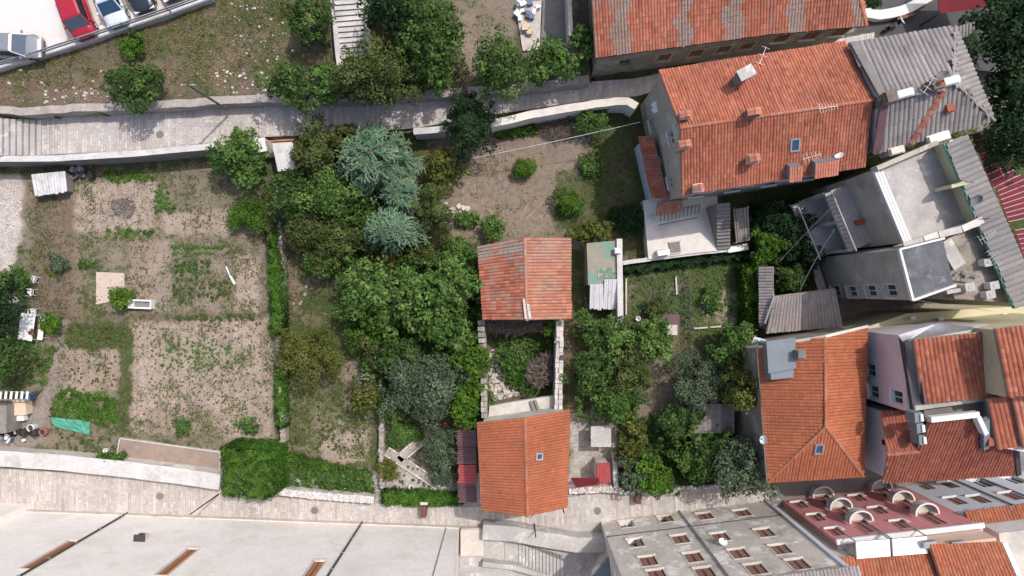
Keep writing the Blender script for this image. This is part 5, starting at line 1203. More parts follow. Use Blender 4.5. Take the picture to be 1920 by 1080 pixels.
# --- pink house on the lower street
PK = thing('pink_house', 'pink street facade with curved white balconies and brown shutters', 'house', tuple(P(1570, 930, 0)))
A_, B_ = V2(P(1467, 937)), V2(P(1693, 911)); L_ = (B_ - A_).length; u_ = (B_ - A_) / L_; n_ = Vector((-u_.y, u_.x, 0)); zt = 9.3
fpp = ccw([A_, B_, B_ - n_ * 2.2, A_ - n_ * 2.2]); iN = max(range(4), key=lambda i: fpp[i].y + fpp[(i + 1) % 4].y); a0 = fpp[iN]; rev = (a0 - A_).length > .1
U_ = lambda x: L_ - x if rev else x
ops = []; bal = []
for fl_ in range(3):
    zb = .9 + fl_ * 2.95
    for x in (.75, 5.35): ops.append((min(U_(x - .4), U_(x + .4)), max(U_(x - .4), U_(x + .4)), zb, zb + 1.35))
    for x in (3.0, 7.7): ops.append((min(U_(x - .45), U_(x + .45)), max(U_(x - .45), U_(x + .45)), zb - .75, zb + 1.4)); bal.append((x, zb - .78))
fr = body(PK, fpp, 0, zt, 'plaster_pink', {iN: ops}, 'concrete')
for o in ops: window(PK, fr[iN], o, 'shutter', frame_mat=M['brown_wood'], sill=o[3] - o[2] < 2)
for i, o in enumerate(ops):
    if i % 4 < 2 or True:
        # one open white shutter leaf seen edge-on as a white flash
        s = MB(); Af, uf_, nf_ = fr[iN]; s.obox(Af + uf_ * (o[0 if rev else 1] + (-.16 if rev else .16)) + nf_ * .1 + Vector((0, 0, o[2] + .35)), uf_ * .14, nf_ * .02 + uf_ * .03, Vector((0, 0, .3))); s.build('shutter_leaf', M['trim_white'], PK)
for x, zb in bal:
    Af = A_; b = MB(); k = 10; arc = []
    for j in range(k + 1):
        th = math.pi * j / k; arc.append(A_ + u_ * (x - .82 * math.cos(th)) + n_ * (.12 + .8 * math.sin(th) ** .8))
    b.prism([(p.x, p.y) for p in arc], zb - .13, zb, bottom=True); bo = b.build('balcony', M['trim_white'], PK); rl_ = MB()
    for p, q in zip(arc, arc[1:]): rl_.bar((p.x, p.y, zb + .66), (q.x, q.y, zb + .66), .11, .07)
    rl_.build('handrail', M['trim_white'], bo); pn = MB()
    for p, q in zip(arc, arc[1:]): pn.bar((p.x, p.y, zb + .31), (q.x, q.y, zb + .31), .07, .62)
    pn.build('balustrade', M['plaster_warm'], bo); ps = MB()
    fl2 = MB(); c = A_ + u_ * x + n_ * .3; fl2.box((c.x, c.y, zb + .02), 1.2, .5, .04, math.atan2(u_.y, u_.x)); fl2.build('floor_tiles', M['plaster_warm'], bo)
mb = MB(); mb.bar((A_ - u_ * .1 + n_ * .1).to_3d() + Vector((0, 0, zt + .08)), (B_ + u_ * .05 + n_ * .1) + Vector((0, 0, zt + .08)), .34, .2); mb.build('cornice', M['trim_white'], PK)
mb = MB()
for k in range(4): p = A_ - n_ * (.3 + .5 * k) - u_ * .06; mb.tube((p.x, p.y, .1), (p.x, p.y, zt), .05)
mb.build('drainpipe', M['metal_grey'], PK)
# roof terrace, peach penthouse wall, awnings, tiled roofs behind
PT = thing('penthouse', 'peach penthouse wall behind the pink facade', 'building', tuple(P(1770, 1015, 0)))
mb = MB(); p4 = [P(1716, 1004, 9.2), P(1832, 990, 9.2), P(1842, 1100, 9.2), P(1716, 1110, 9.2)]; mb.prism([(p.x, p.y) for p in p4], 0, 11.0); mb.build('wall', M['plaster_peach'], PT)
mb = MB(); mb.prism([(p.x, p.y) for p in (P(1575, 1022, 8), P(1716, 1006, 8), P(1716, 1130, 8), P(1580, 1130, 8))], 0, 8.0); mb.build('terrace_slab', M['concrete'], PT)
mb = MB()
for x in (1742, 1795): c = P(x, 1020, 11.1); mb.box(c, .8, .4, .3, .12)
mb.build('penthouse_window', M['metal_grey'], PT)
for k, (x0, x1) in enumerate(((1605, 1668), (1673, 1738))):
    t = thing('awning', ('white canvas awning over the roof terrace, nearer the alley', 'white canvas awning over the roof terrace, beside the peach wall')[k], 'awning', tuple(P(x0, 1030, 8))); y0 = 1016 - (x0 - 1605) * .08
    c4 = [P(x0, y0, 10.6), P(x1, y0 - 5, 10.6), P(x1 + 2, y0 + 27, 11.1), P(x0 + 2, y0 + 32, 11.1)]; mb = MB(); mb.slab(c4, .05); mb.build('canvas', M['canvas_white'], t); mb = MB()
    for i in range(6): a = c4[0].lerp(c4[1], i / 5); b = c4[3].lerp(c4[2], i / 5); mb.bar(a - Vector((0, 0, .08)), b - Vector((0, 0, .08)), .05, .05)
    mb.build('rib', M['metal_grey'], t, 'stuff'); mb = MB()
    for p in c4: mb.box((p.x, p.y, 9.3), .06, .06, 2.6)
    mb.build('post', M['metal_grey'], t)
for nm, lb, q in (('tiled_roof_house', 'orange tiled roof at the bottom edge below the white awnings', [P(1553, 1049, 10.8), P(1748, 1033, 10.8), P(1790, 1160, 12.4), P(1570, 1180, 12.4)]), ('tiled_roof_house', 'orange tiled roof with pale verge in the bottom right corner', [P(1742, 1021, 11.2), P(1878, 1016, 11.2), P(1945, 1170, 12.9), P(1795, 1180, 12.9)])):
    t = thing(nm, lb, 'house', tuple(q[0].xy.to_3d())); r_ = roof(t, [q], M['tile_bright'], .22, .36, .06, lambda u, v: (min(1, max(0, random.gauss(.5, .22))), max(0, random.gauss(.05, .1)))); mb = MB(); mb.prism([(p.x, p.y) for p in inset(q, .3)], 0, 10.6); mb.build('wall', M['plaster_warm'], t)
    mb = MB(); mb.bar(q[1] + Vector((.1, 0, .08)), q[2] + Vector((.1, 0, .08)), .3, .14); mb.build('verge', M['plaster_blue'], r_)

# --- narrow recessed facade between grey and pink houses
RC = thing('recessed_house', 'narrow recessed bluish facade between grey and pink houses', 'house', tuple(P(1455, 960, 0)))
a, b = V2(P(1436, 948)), V2(P(1480, 944)); d = (b - a).normalized(); m_ = Vector((-d.y, d.x, 0)); A2, B2 = a - m_ * 1.3, b - m_ * 1.3 + d * .8; L2 = (B2 - A2).length
f2 = ccw([A2, B2, B2 - m_ * 3, A2 - m_ * 3]); i2 = max(range(4), key=lambda i: f2[i].y + f2[(i + 1) % 4].y); o2 = [(L2 / 2 - .4, L2 / 2 + .4, zz, zz + 1.3) for zz in (1.2, 4.2, 7.2)]
fr = body(RC, f2, 0, 9.6, 'plaster_blue', {i2: o2}, 'concrete')
for o in o2: window(RC, fr[i2], o, 'pane')

# --- grey weathered house
WH = thing('weathered_house', 'large weathered grey plaster facade with four rows of brown shuttered windows', 'house', tuple(P(1300, 955, 0)))
A_, B_ = V2(P(1126, 977)), V2(P(1440, 938)); L_ = (B_ - A_).length; u_ = (B_ - A_) / L_; n_ = Vector((-u_.y, u_.x, 0)); zt = 14.0
fpw = ccw([A_, B_, B_ - n_ * 9, A_ - n_ * 9]); iN = max(range(4), key=lambda i: fpw[i].y + fpw[(i + 1) % 4].y); rev = (fpw[iN] - A_).length > .1; ops = []; kinds = []
grid = [[(1175, 983), (1248, 973), (1322, 968), (1392, 962)], [(1192, 1018), (1276, 1011), (1351, 1007), (1434, 999)], [(1216, 1052), (1301, 1045), (1386, 1038), (1464, 1030)], [(1232, 1078), (1322, 1074), (1418, 1067), (1497, 1058)]]
for r_i, row in enumerate(grid):
    for c_i, (x, y) in enumerate(row):
        h_ = 1.5 if r_i else 1.35; ops.append(opx(fpw[iN], fpw[(iN + 1) % 4], x, y, 1.05, h_)); kinds.append('broken' if (r_i, c_i) in ((0, 1), (1, 0)) else 'pane' if (r_i, c_i) == (0, 0) else 'shutter')
fr = body(WH, fpw, 0, zt, 'plaster_grey', {iN: ops}, 'concrete', depth=.3)
for o, k in zip(ops, kinds): window(WH, fr[iN], o, k, depth=.3, surround=M['plaster_warm'])
dp = MB(); q = onplane(1272, 957, A_, B_, A_ + Vector((0, 0, 1))); xx = (V2(q) - A_).dot(u_); p = A_ + u_ * xx + n_ * .08; dp.tube((p.x, p.y, .1), (p.x, p.y, zt), .07, n=8); dp.build('drainpipe', M['metal_grey'], WH)
cb = MB(); cb.bar((A_ + n_ * .03) + Vector((0, 0, 3.55)), (B_ + n_ * .03) + Vector((0, 0, 3.55)), .05, .05); cb.build('cable', M['metal_dark'], WH)
cb = MB(); cb.bar((B_ + n_ * .06 - u_ * .16) + Vector((0, 0, .1)), (B_ + n_ * .06 - u_ * .16) + Vector((0, 0, zt)), .3, .16, up=n_); cb.build('pilaster', M['plaster_blue'], WH)
q = [B_ + n_ * .45 + u_ * .2 + Vector((0, 0, zt + .1)), A_ + n_ * .45 + Vector((0, 0, zt + .1)), A_ - n_ * 5 + Vector((0, 0, zt + 2)), B_ - n_ * 5 + u_ * .2 + Vector((0, 0, zt + 2))]; roof(WH, [q], M['tile_dusk'], .22, .36, .06, age=.4)
dish(onplane(1352, 1018, A_, B_, A_ + Vector((0, 0, 1))) + n_ * .2, .32, 1.4, 'white satellite dish fixed on the weathered grey facade')
# ruined corner left of the grey house
RCN = thing('ruined_corner', 'dark leaning roof remnant with an orange verge at the bottom edge', 'ruin', tuple(P(1140, 1060, 0))); mb = MB()
q = [P(1090, 1110, 3.2), P(1150, 1036, 3.6), P(1182, 1044, 2.8), P(1180, 1130, 2.6)]; mb.slab(q, .15); mb.build('roof', M['slate'], RCN); mb = MB(); mb.bar(q[1] + Vector((.1, 0, .1)), P(1168, 1092, 3.1) + Vector((0, 0, .2)), .45, .14); mb.build('verge', M['tile_brick'], RCN)
mb = MB(); mb.prism([(p.x, p.y) for p in inset(q, .2)], 0, 2.6); mb.build('wall', M['plaster_grey'], RCN)

# --- pale blue house at the right end of the street
BH = thing('pale_house', 'pale grey blue street house with brown shutters and orange eave strip', 'house', tuple(P(1800, 920, 0)))
A_, B_ = V2(P(1696, 912)), V2(P(1990, 874)); L_ = (B_ - A_).length; u_ = (B_ - A_) / L_; n_ = Vector((-u_.y, u_.x, 0)); zt = 7.3; fb = ccw([A_, B_, B_ - n_ * 10, A_ - n_ * 10]); iN = max(range(4), key=lambda i: fb[i].y + fb[(i + 1) % 4].y)
ops = [opx(fb[iN], fb[(iN + 1) % 4], x, y, w, h) for x, y, w, h in [(1735, 912, .85, 1.5), (1780, 909, .85, 1.5), (1842, 905, 1.1, 2.0), (1902, 899, 1.1, 1.9), (1793, 939, .85, 1.6), (1837, 936, .85, 1.6), (1898, 930, .85, 1.6)]]
fr = body(BH, fb, 0, zt, 'plaster_blue', {iN: ops}, 'concrete')
for i, o in enumerate(ops): window(BH, fr[iN], o, 'pane' if i in (2, 3) else 'shutter')
q = [A_ + n_ * .35 + Vector((0, 0, zt)), B_ + n_ * .35 + Vector((0, 0, zt)), B_ - n_ * .5 + Vector((0, 0, zt + .4)), A_ - n_ * .5 + Vector((0, 0, zt + .4))]; roof(BH, [q], M['tile_bright'], .22, .3, .06, age=.05, name='eave_roof')
a3, b3 = A_ - n_ * .55 + u_ * .9, B_ - n_ * .55; f3 = ccw([a3, b3, b3 - n_ * 8, a3 - n_ * 8]); i3 = max(range(4), key=lambda i: f3[i].y + f3[(i + 1) % 4].y); o3 = [opx(f3[i3], f3[(i3 + 1) % 4], x, y, .9, 1.0) for x, y in ((1853, 967), (1893, 963))]
fr = body(BH, f3, zt, 9.2, 'trim_white', {i3: o3}, name='upper_wall'); 
for o in o3: window(BH, fr[i3], o, 'shutter')
mb = MB(); mb.slab([(p[0], p[1], 9.3) for p in f3], .1); mb.build('flat_roof', M['plaster_warm'], BH)
for x in (1822, 1882):
    q = onplane(x, 915, A_, B_, A_ + Vector((0, 0, 1))); xx = (V2(q) - A_).dot(u_); p = A_ + u_ * xx + n_ * .07; mb = MB(); mb.tube((p.x, p.y, .1), (p.x, p.y, zt - .1), .05); mb.build('drainpipe', M['metal_dark'], BH)

# --- big white building, bottom left
WB = thing('white_building', 'huge plain white building with tall brown slit windows along the lower street', 'building', tuple(P(400, 975, 0)))
A_, B_ = V2(P(-300, 943)), V2(P(862, 987)); L_ = (B_ - A_).length; u_ = (B_ - A_) / L_; n_ = Vector((-u_.y, u_.x, 0)); zt = 16.0; fw = ccw([A_, B_, B_ - n_ * 14, A_ - n_ * 14]); iN = max(range(4), key=lambda i: fw[i].y + fw[(i + 1) % 4].y)
Aw, Bw = fw[iN], fw[(iN + 1) % 4]; ops = []
for (x0, y0, x1, y1) in ((140, 1014, 50, 1066), (364, 1029, 302, 1078), (598, 1052, 560, 1112)):
    a = opx(Aw, Bw, x0, y0, .7, .02); b = opx(Aw, Bw, x1, y1, .7, .02); m_ = ((a[0] + b[0]) / 2, (a[1] + b[1]) / 2); ops.append((m_[0], m_[1], a[2], b[3]))
fr = body(WB, fw, 0, zt, 'plaster_white', {iN: ops}, 'concrete', depth=.35)
for o in ops: window(WB, fr[iN], o, 'shutter', depth=.35, surround=M['plaster_warm'], wood='orange_wood')
for x, y in ((242, 962), (681, 978)):
    q = onplane(x, y, A_, B_, A_ + Vector((0, 0, 1))); xx = (V2(q) - A_).dot(u_); p = A_ + u_ * xx + n_ * .09; mb = MB(); mb.tube((p.x, p.y, .05), (p.x, p.y, zt), .075, n=8); o = mb.build('drainpipe', M['metal_dark'], WB); mb = MB()
    for k in range(6): mb.box((p.x, p.y, 1 + k * 2.8), .2, .2, .06)
    mb.build('bracket', M['metal_grey'], o)
pb = MB(); a = V2(P(56, 944)); pb.prism([(p.x, p.y) for p in (a, a - u_ * 18, a - u_ * 18 - n_ * 1.5, a - n_ * 1.5)], 0, zt - .4); pb.build('buttress', M['plaster_white'], WB)
q = onplane(266, 1012, A_, B_, A_ + Vector((0, 0, 1))); vb = MB(); vb.obox(q + n_ * .2, u_ * .32, n_ * .2, Vector((0, 0, .3))); o = vb.build('vent_box', M['plaster_warm'], WB); vb = MB(); vb.obox(q + n_ * .2 + Vector((0, 0, .36)), u_ * .4, n_ * .28, Vector((0, 0, .05))); vb.obox(q + n_ * .42, u_ * .2, n_ * .03, Vector((0, 0, .12))); vb.build('vent_hood', M['metal_dark'], o)
mb = MB(); mb.bar((A_ + n_ * .05) + Vector((0, 0, .3)), (B_ + n_ * .05) + Vector((0, 0, .3)), .1, .5); mb.build('plinth', M['plaster_warm'], WB)
q = onplane(838, 985, A_, B_, A_ + Vector((0, 0, 1))); xx = (V2(q) - A_).dot(u_); p = A_ + u_ * xx + n_ * .04; mb = MB(); mb.tube((p.x, p.y, .3), (p.x, p.y, zt), .04); mb.build('cable', M['metal_grey'], WB)

# --- old house in the middle with two halves of weathered tiles
OM = thing('old_house', 'small old house with weathered two tone tile roof in the middle of the gardens', 'house', tuple(P(985, 525, 0)))
z = 4.6; zr = 5.7; a, b, c, d = P(896, 462, z), P(1070, 446, z), P(1070, 598, z), P(906, 600, z); rn, rs = P(984, 446, zr), P(988, 600, zr)
f = ccw(inset([d, c, b, a], .3)); iw = min(range(4), key=lambda i: f[i].x + f[(i + 1) % 4].x); body(OM, f, -.1, z - .1, 'plaster_old')
gb = MB(); i_n = max(range(4), key=lambda i: f[i].y + f[(i + 1) % 4].y); i_s = min(range(4), key=lambda i: f[i].y + f[(i + 1) % 4].y)
gable(gb, f[i_n], f[(i_n + 1) % 4], rn + Vector((0, -.2, -.15)), z - .1); gable(gb, f[i_s], f[(i_s + 1) % 4], rs + Vector((0, .2, -.15)), z - .1); gb.build('gable_wall', M['stone_wall'], OM)
gn = np.random.default_rng(3)
def tf_w(u, v):
    n = mnoise.noise(Vector((u * .55, v * .8, 3.1))) + .4 * mnoise.noise(Vector((u * 1.7, v * 2.2, 1.0))); return (min(1, max(0, random.gauss(.4, .3))), min(1, max(0, .16 + n * .8 + (.5 if u < 1.0 else 0) + random.gauss(0, .2))))
def tf_e(u, v):
    n = mnoise.noise(Vector((u * .5, v * .7, 8.1))); return (min(1, max(0, random.gauss(.55, .22))), min(1, max(0, .22 + n * .6 + random.gauss(0, .15))))
R6 = roof(OM, [[a, d, rs, rn]], M['tile_orange'], .235, .4, .07, tf_w, name='roof', label='western roof slope with red, orange and grey tiles')
R7 = roof(OM, [[c, b, rn, rs]], M['tile_aged'], .235, .4, .07, tf_e, name='roof', label='eastern roof slope of faded pinkish tiles')
mb = MB(); ridge(mb, rn + Vector((0, 0, .06)), rs + Vector((0, 0, .06)), .13, .4, (.5, .9), .5); mb.build('ridge_tiles', M['tile_aged'], R7, 'stuff')
mb = MB(); mb.bar(P(982, 560, zr + .2), P(986, 598, zr + .2), .16, .08); mb.bar(P(990, 570, zr + .2), P(994, 598, zr + .15), .2, .08); mb.build('ridge_mortar', M['stone_pale'], R7)

# --- roofless ruin
RU = thing('ruined_house', 'roofless stone ruin overgrown with brush between the two houses', 'ruin', tuple(P(975, 690, 0)))
def ruin_wall(px0, px1, zt, w, wob, nm='wall'):
    A, B = P(*px0, zt), P(*px1, zt); n = int((B - A).length / .38); d = (B - A).normalized(); s = Vector((-d.y, d.x, 0)); core = MB(); core.prism([(p.x, p.y) for p in (A + s * (w / 2 - .06), B + s * (w / 2 - .06), B - s * (w / 2 - .06), A - s * (w / 2 - .06))], -.1, zt - wob - .15); o = core.build(nm, M['stone_wall'], RU); mb = MB()
    for k in range(n):
        h = zt + wob * mnoise.noise(Vector((k * .35, zt, 0))) - .08
        for q in (-1, 1):
            zz = .1
            while zz < h:
                hh = U(.2, .34); c = A.lerp(B, (k + .5) / n); p = Vector((c.x, c.y, zz + hh / 2)) + s * q * (w / 4 + U(-.03, .03)); mb.obox(p, d * U(.16, .21), s * (w / 4 * U(.9, 1.12)), Vector((0, 0, hh / 2 * .94)), U(0, 1)); zz += hh
    mb.build('stones', M['stone_pale'] if px0[0] > 1000 else M['stone_wall'], o, 'stuff')
ruin_wall((1050, 602), (1047, 768), 3.3, .55, .25); ruin_wall((902, 600), (904, 655), 3.2, .5, .7); ruin_wall((907, 710), (908, 785), 3.2, .45, .5)
mb = MB(); mb.box(P(1054, 670, 3.3), .3, .35, .5); mb.build('beam_socket', M['metal_dark'], RU)
mb = MB(); q = [P(915, 788, 2.4), P(918, 762, 2.4), P(960, 754, 2.4), P(1038, 742, 2.4), P(1040, 768, 2.4)]; mb.prism([(p.x, p.y) for p in q], 1.9, 2.4, bottom=True); mb.build('floor_slab', M['stone_pale'], RU)
for (x0, y0, x1, y1) in ((995, 752, 1003, 775), (1003, 750, 1012, 775)):
    mb = MB(); mb.bar(P(x0, y0, 2.6), P(x1, y1, 2.6), .18, .15); mb.build('beam', M['timber'], RU)
mb = MB(); mb.bar(P(1040, 641, 3.6), P(1052, 640, 3.9), .1, .1); mb.bar(P(1050, 620, 4.3), P(1052, 640, 4.3), .12, .1); mb.build('broken_beam', M['stone_pale'], RU)
rubble('ruin_debris', 'heap of beige stones and broken tiles inside the ruin', 420, [([(916, 655), (955, 650), (962, 700), (975, 740), (918, 755)], 0)], .06, .22, 'stone_pale')
def brush(name, label, px, z0, z1, n, cat='brush pile', mat='twigs', L=(.3, .9)):
    """tangle of thin bare twigs over an outline"""
    w = [P(x, y, z1) for x, y in px]; mb = MB(); k = 0; cx = sum(p.x for p in w) / len(w); cy = sum(p.y for p in w) / len(w)
    while k < n:
        x = U(min(p.x for p in w), max(p.x for p in w)); y = U(min(p.y for p in w), max(p.y for p in w))
        if not inp1(x, y, w): continue
        a = U(0, 6.28); l = U(*L); p = Vector((x, y, U(z0, z1))); q = p + Vector((math.cos(a) * l / 2, math.sin(a) * l / 2, U(-.2, .25))); r = p - (q - p) * U(.6, 1)
        mb.tube(r, q, U(.01, .022), n=3, t=U(0, 1), cap=False); k += 1
    root = thing(name, label, cat, (cx, cy, z0)); mb.build('twigs', M[mat], root, 'stuff'); return root
brush('dead_brush', 'grey tangle of dead creeper under the gable inside the ruin', [(908, 602), (1020, 602), (1015, 620), (960, 628), (915, 622)], 1.0, 2.6, 900)
brush('dead_brush', 'grey dry bush against the right wall of the ruin', [(988, 690), (1020, 665), (1038, 665), (1038, 715), (1010, 730), (990, 715)], .3, 2.2, 900)
brush('brush_pile', 'brown pile of cut branches under the white parapet wall', [(1010, 232), (1060, 215), (1085, 225), (1080, 250), (1040, 262), (1012, 250)], 0, .7, 700)
brush('brush_pile', 'straw coloured heap of dry stalks in the bare bed', [(205, 375), (245, 368), (258, 395), (235, 412), (208, 395)], .0, .25, 220, mat='timber', L=(.2, .5))

# --- lower house
LW = thing('lower_house', 'house with fresh orange gabled roof and one skylight on the street', 'house', tuple(P(985, 870, 0)))
z = 6.0; zr = 7.1; a, b, c, d = P(895, 792, z), P(1068, 768, z), P(1063, 952, z), P(904, 957, z); rn, rs = P(984, 783, zr), P(989, 968, zr)
f = ccw([P(904, 800, z), P(1060, 778, z), P(1056, 940, z), P(912, 945, z)]); body(LW, f, 0, z - .1, 'plaster_warm'); gb = MB(); i_n = max(range(4), key=lambda i: f[i].y + f[(i + 1) % 4].y); gable(gb, f[i_n], f[(i_n + 1) % 4], rn + Vector((0, -.15, -.15)), z - .1); i_s = min(range(4), key=lambda i: f[i].y + f[(i + 1) % 4].y); gable(gb, f[i_s], f[(i_s + 1) % 4], rs + Vector((0, .35, -.15)), z - .1); gb.build('gable_wall', M['plaster_warm'], LW)
R8 = roof(LW, [[a, d, rs, rn], [c, b, rn, rs]], M['tile_bright'], .205, .27, .05, lambda u, v: (min(1, max(0, random.gauss(.48, .12))), max(0, random.gauss(-.12, .08))), [(rn, rs)], rr=.14)
e_ = (b - c).normalized(); n_ = (b - c).cross(rn - c).normalized(); n_ = n_ if n_.z > 0 else -n_; skylight(LW, onplane(1010, 855, c, b, rn), e_, n_.cross(e_), n_, .42, .42)
gutter(R8, c, b, 'metal_dark', .06); gutter(R8, a, d, 'metal_bright', .06)
mb = MB(); p = P(1056, 955, 5); mb.tube((p.x, p.y, .1), (p.x, p.y, 5.8), .05); mb.build('drainpipe', M['metal_dark'], LW)
# red sheet canopy on its left
RD = thing('sheet_canopy', 'long narrow maroon sheet canopy with one bright red panel', 'canopy', tuple(P(880, 870, 0)))
for k, (y0, y1, mt) in enumerate(((806, 838, 'maroon_sheet'), (838, 871, 'maroon_sheet'), (871, 907, 'red_sheet'), (907, 943, 'maroon_sheet'))):
    mb = MB(); q = [P(859 + k, y1 - .6, 2.7), P(859 + k, y0 + .6, 2.7), P(892, y0 + .6, 3.1), P(894, y1 - .6, 3.1)]; mb.slab(q, .05); corrugated(mb, [q[0], q[1], q[2], q[3]], q[1] - q[0], .2, .045); mb.build('sheet', M[mt], RD)
mb = MB()
for y in (810, 850, 890, 938): p = P(863, y, 2.6); mb.box((p.x, p.y, 1.3), .1, .1, 2.6)
mb.build('post', M['timber'], RD)

# --- shed with mossy flat roof and white corrugated end
MS = thing('mossy_shed', 'narrow shed with brown mossy flat roof and white corrugated end', 'shed', tuple(P(1132, 520, 0)))
zs = 2.6; f = ccw([P(1100, 456, zs), P(1166, 450, zs), P(1167, 530, zs), P(1103, 535, zs)]); body(MS, f, -.1, zs, 'plaster_old', cap='moss_roof')
mb = MB(); mb.bar(P(1161, 448, zs + .12), P(1163, 604, zs + .12), .42, .34); mb.build('side_wall', M['wall_top'], MS)
mb = MB(); p0, p1 = P(1161, 600, zs), P(1162, 530, zs); mb.prism([(p0.x - .2, p0.y), (p0.x + .2, p0.y), (p1.x + .2, p1.y), (p1.x - .2, p1.y)], -.1, zs - .05); mb.build('lower_wall', M['plaster_old'], MS)
for k, (x0, x1) in enumerate(((1105, 1131), (1132, 1160))):
    mb = MB(); q = [P(x0, 577, 2.2), P(x1, 577, 2.2), P(x1 - (6 if k else 0), 528 if k else 533, 2.75), P(x0 + 1, 533, 2.75)]; mb.slab(q, .04); corrugated(mb, q, Vector((1, 0, 0)), .15, .035); mb.build('corrugated_sheet', M['corr_white'], MS)
mb = MB()
for p in (P(1108, 574, 2.1), P(1156, 574, 2.1)): mb.box((p.x, p.y, 1.05), .1, .1, 2.1)
mb.build('post', M['timber'], MS)
mb = MB(); mb.box(P(1140, 512, zs + .03), 1.6, .85, .03, .03); mb.build('roof_mat', surf('old_mat', (.10, .20, .145), (.22, .29, .22), 2.5, .95, 14, .4, .4, stain=(.36, .33, .28), stain_scale=2.2, stain_lo=.5, stain_hi=.56), MS, label='torn green mat on the shed roof')
rubble('litter', 'small pale bits lying on the shed roof', 0, [([(1100, 450), (1160, 450), (1160, 530)], zs)], .02, .06, 'stone_pale') if False else None
ch = chimney(MS, P(1156, 471, zs), .4, .35, .6, 0, M['trim_white'], None)
# --- plank roof shed, red roof shed, maroon gate awning
PS = thing('plank_shed', 'shed with grey weathered plank roof among the trees', 'shed', tuple(P(1340, 785, 0))); zs = 2.6; nP = 12
for k in range(nP):
    x0 = 1301 + 76 * k / nP; mb = MB(); a = P(x0 + 3.1, 757, zs + .25 + U(0, .02)); b = P(x0 + 3.3, 812, zs - .1 + U(0, .02)); mb.bar(a, b, .25, .04, t=U(0, 1)); mb.build('plank', M['timber'], PS)
mb = MB(); f = [P(1306, 762, 2.4), P(1372, 762, 2.4), P(1372, 806, 2.4), P(1306, 808, 2.4)]; mb.prism([(p.x, p.y) for p in f], -.1, 2.3); mb.build('wall', M['timber'], PS)
RSH = thing('red_roof_shed', 'tiny shed with dull red sheet roof near the street', 'shed', tuple(P(1130, 885, 0)))
mb = MB(); q = [P(1118, 904, 2.2), P(1145, 903, 2.2), P(1143, 868, 2.5), P(1119, 869, 2.5)]; mb.slab(q, .05); corrugated(mb, q, Vector((1, 0, 0)), .18, .035); mb.build('roof', M['red_sheet'], RSH); mb = MB(); mb.prism([(p.x, p.y) for p in inset(q, .12)], -.1, 2.15); mb.build('wall', M['plaster_grey'], RSH)
RG = thing('red_gate_canopy', 'dark red sloping gate canopy on the street wall', 'canopy', tuple(P(1100, 905, 0)))
mb = MB(); q = [P(1080, 914, 2.1), P(1126, 908, 2.1), P(1122, 897, 2.6), P(1070, 897, 2.6)]; mb.slab(q, .06); mb.build('canopy_sheet', M['red_canvas'], RG); mb = MB()
for p in q[:2]: mb.box((p.x, p.y + .1, 1.05), .08, .08, 2.1)
mb.build('post', M['metal_dark'], RG)
CP = thing('concrete_slab_roof', 'grey concrete slab canopy in the yard right of the lower house', 'slab', tuple(P(1128, 820, 0))); mb = MB(); q = [P(1108, 800, 1.9), P(1146, 798, 1.9), P(1146, 838, 1.9), P(1108, 838, 1.9)]; mb.prism([(p.x, p.y) for p in q], 1.75, 1.9, bottom=True); mb.build('slab', M['concrete'], CP); mb = MB()
for p in inset(q, .2): mb.box((p.x, p.y, .9), .12, .12, 1.75)
mb.build('post', M['concrete_dark'], CP)

# --- small buildings along the upper alley
SA = thing('flat_shed', 'small flat pale concrete shed roof with red brick edge by the alley', 'shed', tuple(P(530, 290, 0)))
zs = 2.2; q = [P(511, 268, zs), P(549, 266, zs), P(556, 318, zs), P(522, 322, zs)]; mb = MB(); mb.prism([(p.x, p.y) for p in q], -.1, zs); mb.build('wall', M['plaster_old'], SA); mb = MB(); mb.slab([p + Vector((0, 0, .12)) for p in q], .11); mb.build('roof_slab', M['wall_top'], SA)
for k in range(9): mb = MB(); a = P(500 + k * 6, 265 - k * .35, zs + .25); mb.box(a, .24, .12, .1, .06, U(0, 1)); mb.build('brick', M['tile_pale'], SA)
GP = thing('gate_pier', 'whitewashed rounded gate pier beside the flat shed', 'pier', tuple(P(490, 280, 0))); c = P(488, 270, 0); mb = MB(); mb.prism([(p.x, p.y) for p in (P(479, 262, 2.6), P(495, 258, 2.6), P(499, 282, 2.4), P(486, 285, 2.4))], -.1, 2.5); mb.build('pier_body', M['plaster_white'], GP); mb = MB(); mb.prism([(p.x, p.y) for p in (P(478, 261, 2.6), P(496, 257, 2.6), P(500, 283, 2.6), P(485, 286, 2.6))], 2.5, 2.62); mb.build('cap', M['trim_white'], GP)
AS = thing('allotment_shed', 'small shed with pale blue sheet roof under the parapet wall', 'shed', tuple(P(90, 345, 0)))
q = [P(66, 367, 1.0), P(126, 358, 1.0), P(122, 321, 1.15), P(59, 327, 1.15)]; mb = MB(); mb.slab(q, .05); corrugated(mb, q, q[1] - q[0], .25, .03); mb.build('roof', M['corr_white'], AS); mb = MB(); mb.prism([(p.x, p.y) for p in inset(q, .12)], -.1, .95); mb.build('wall', M['timber'], AS)
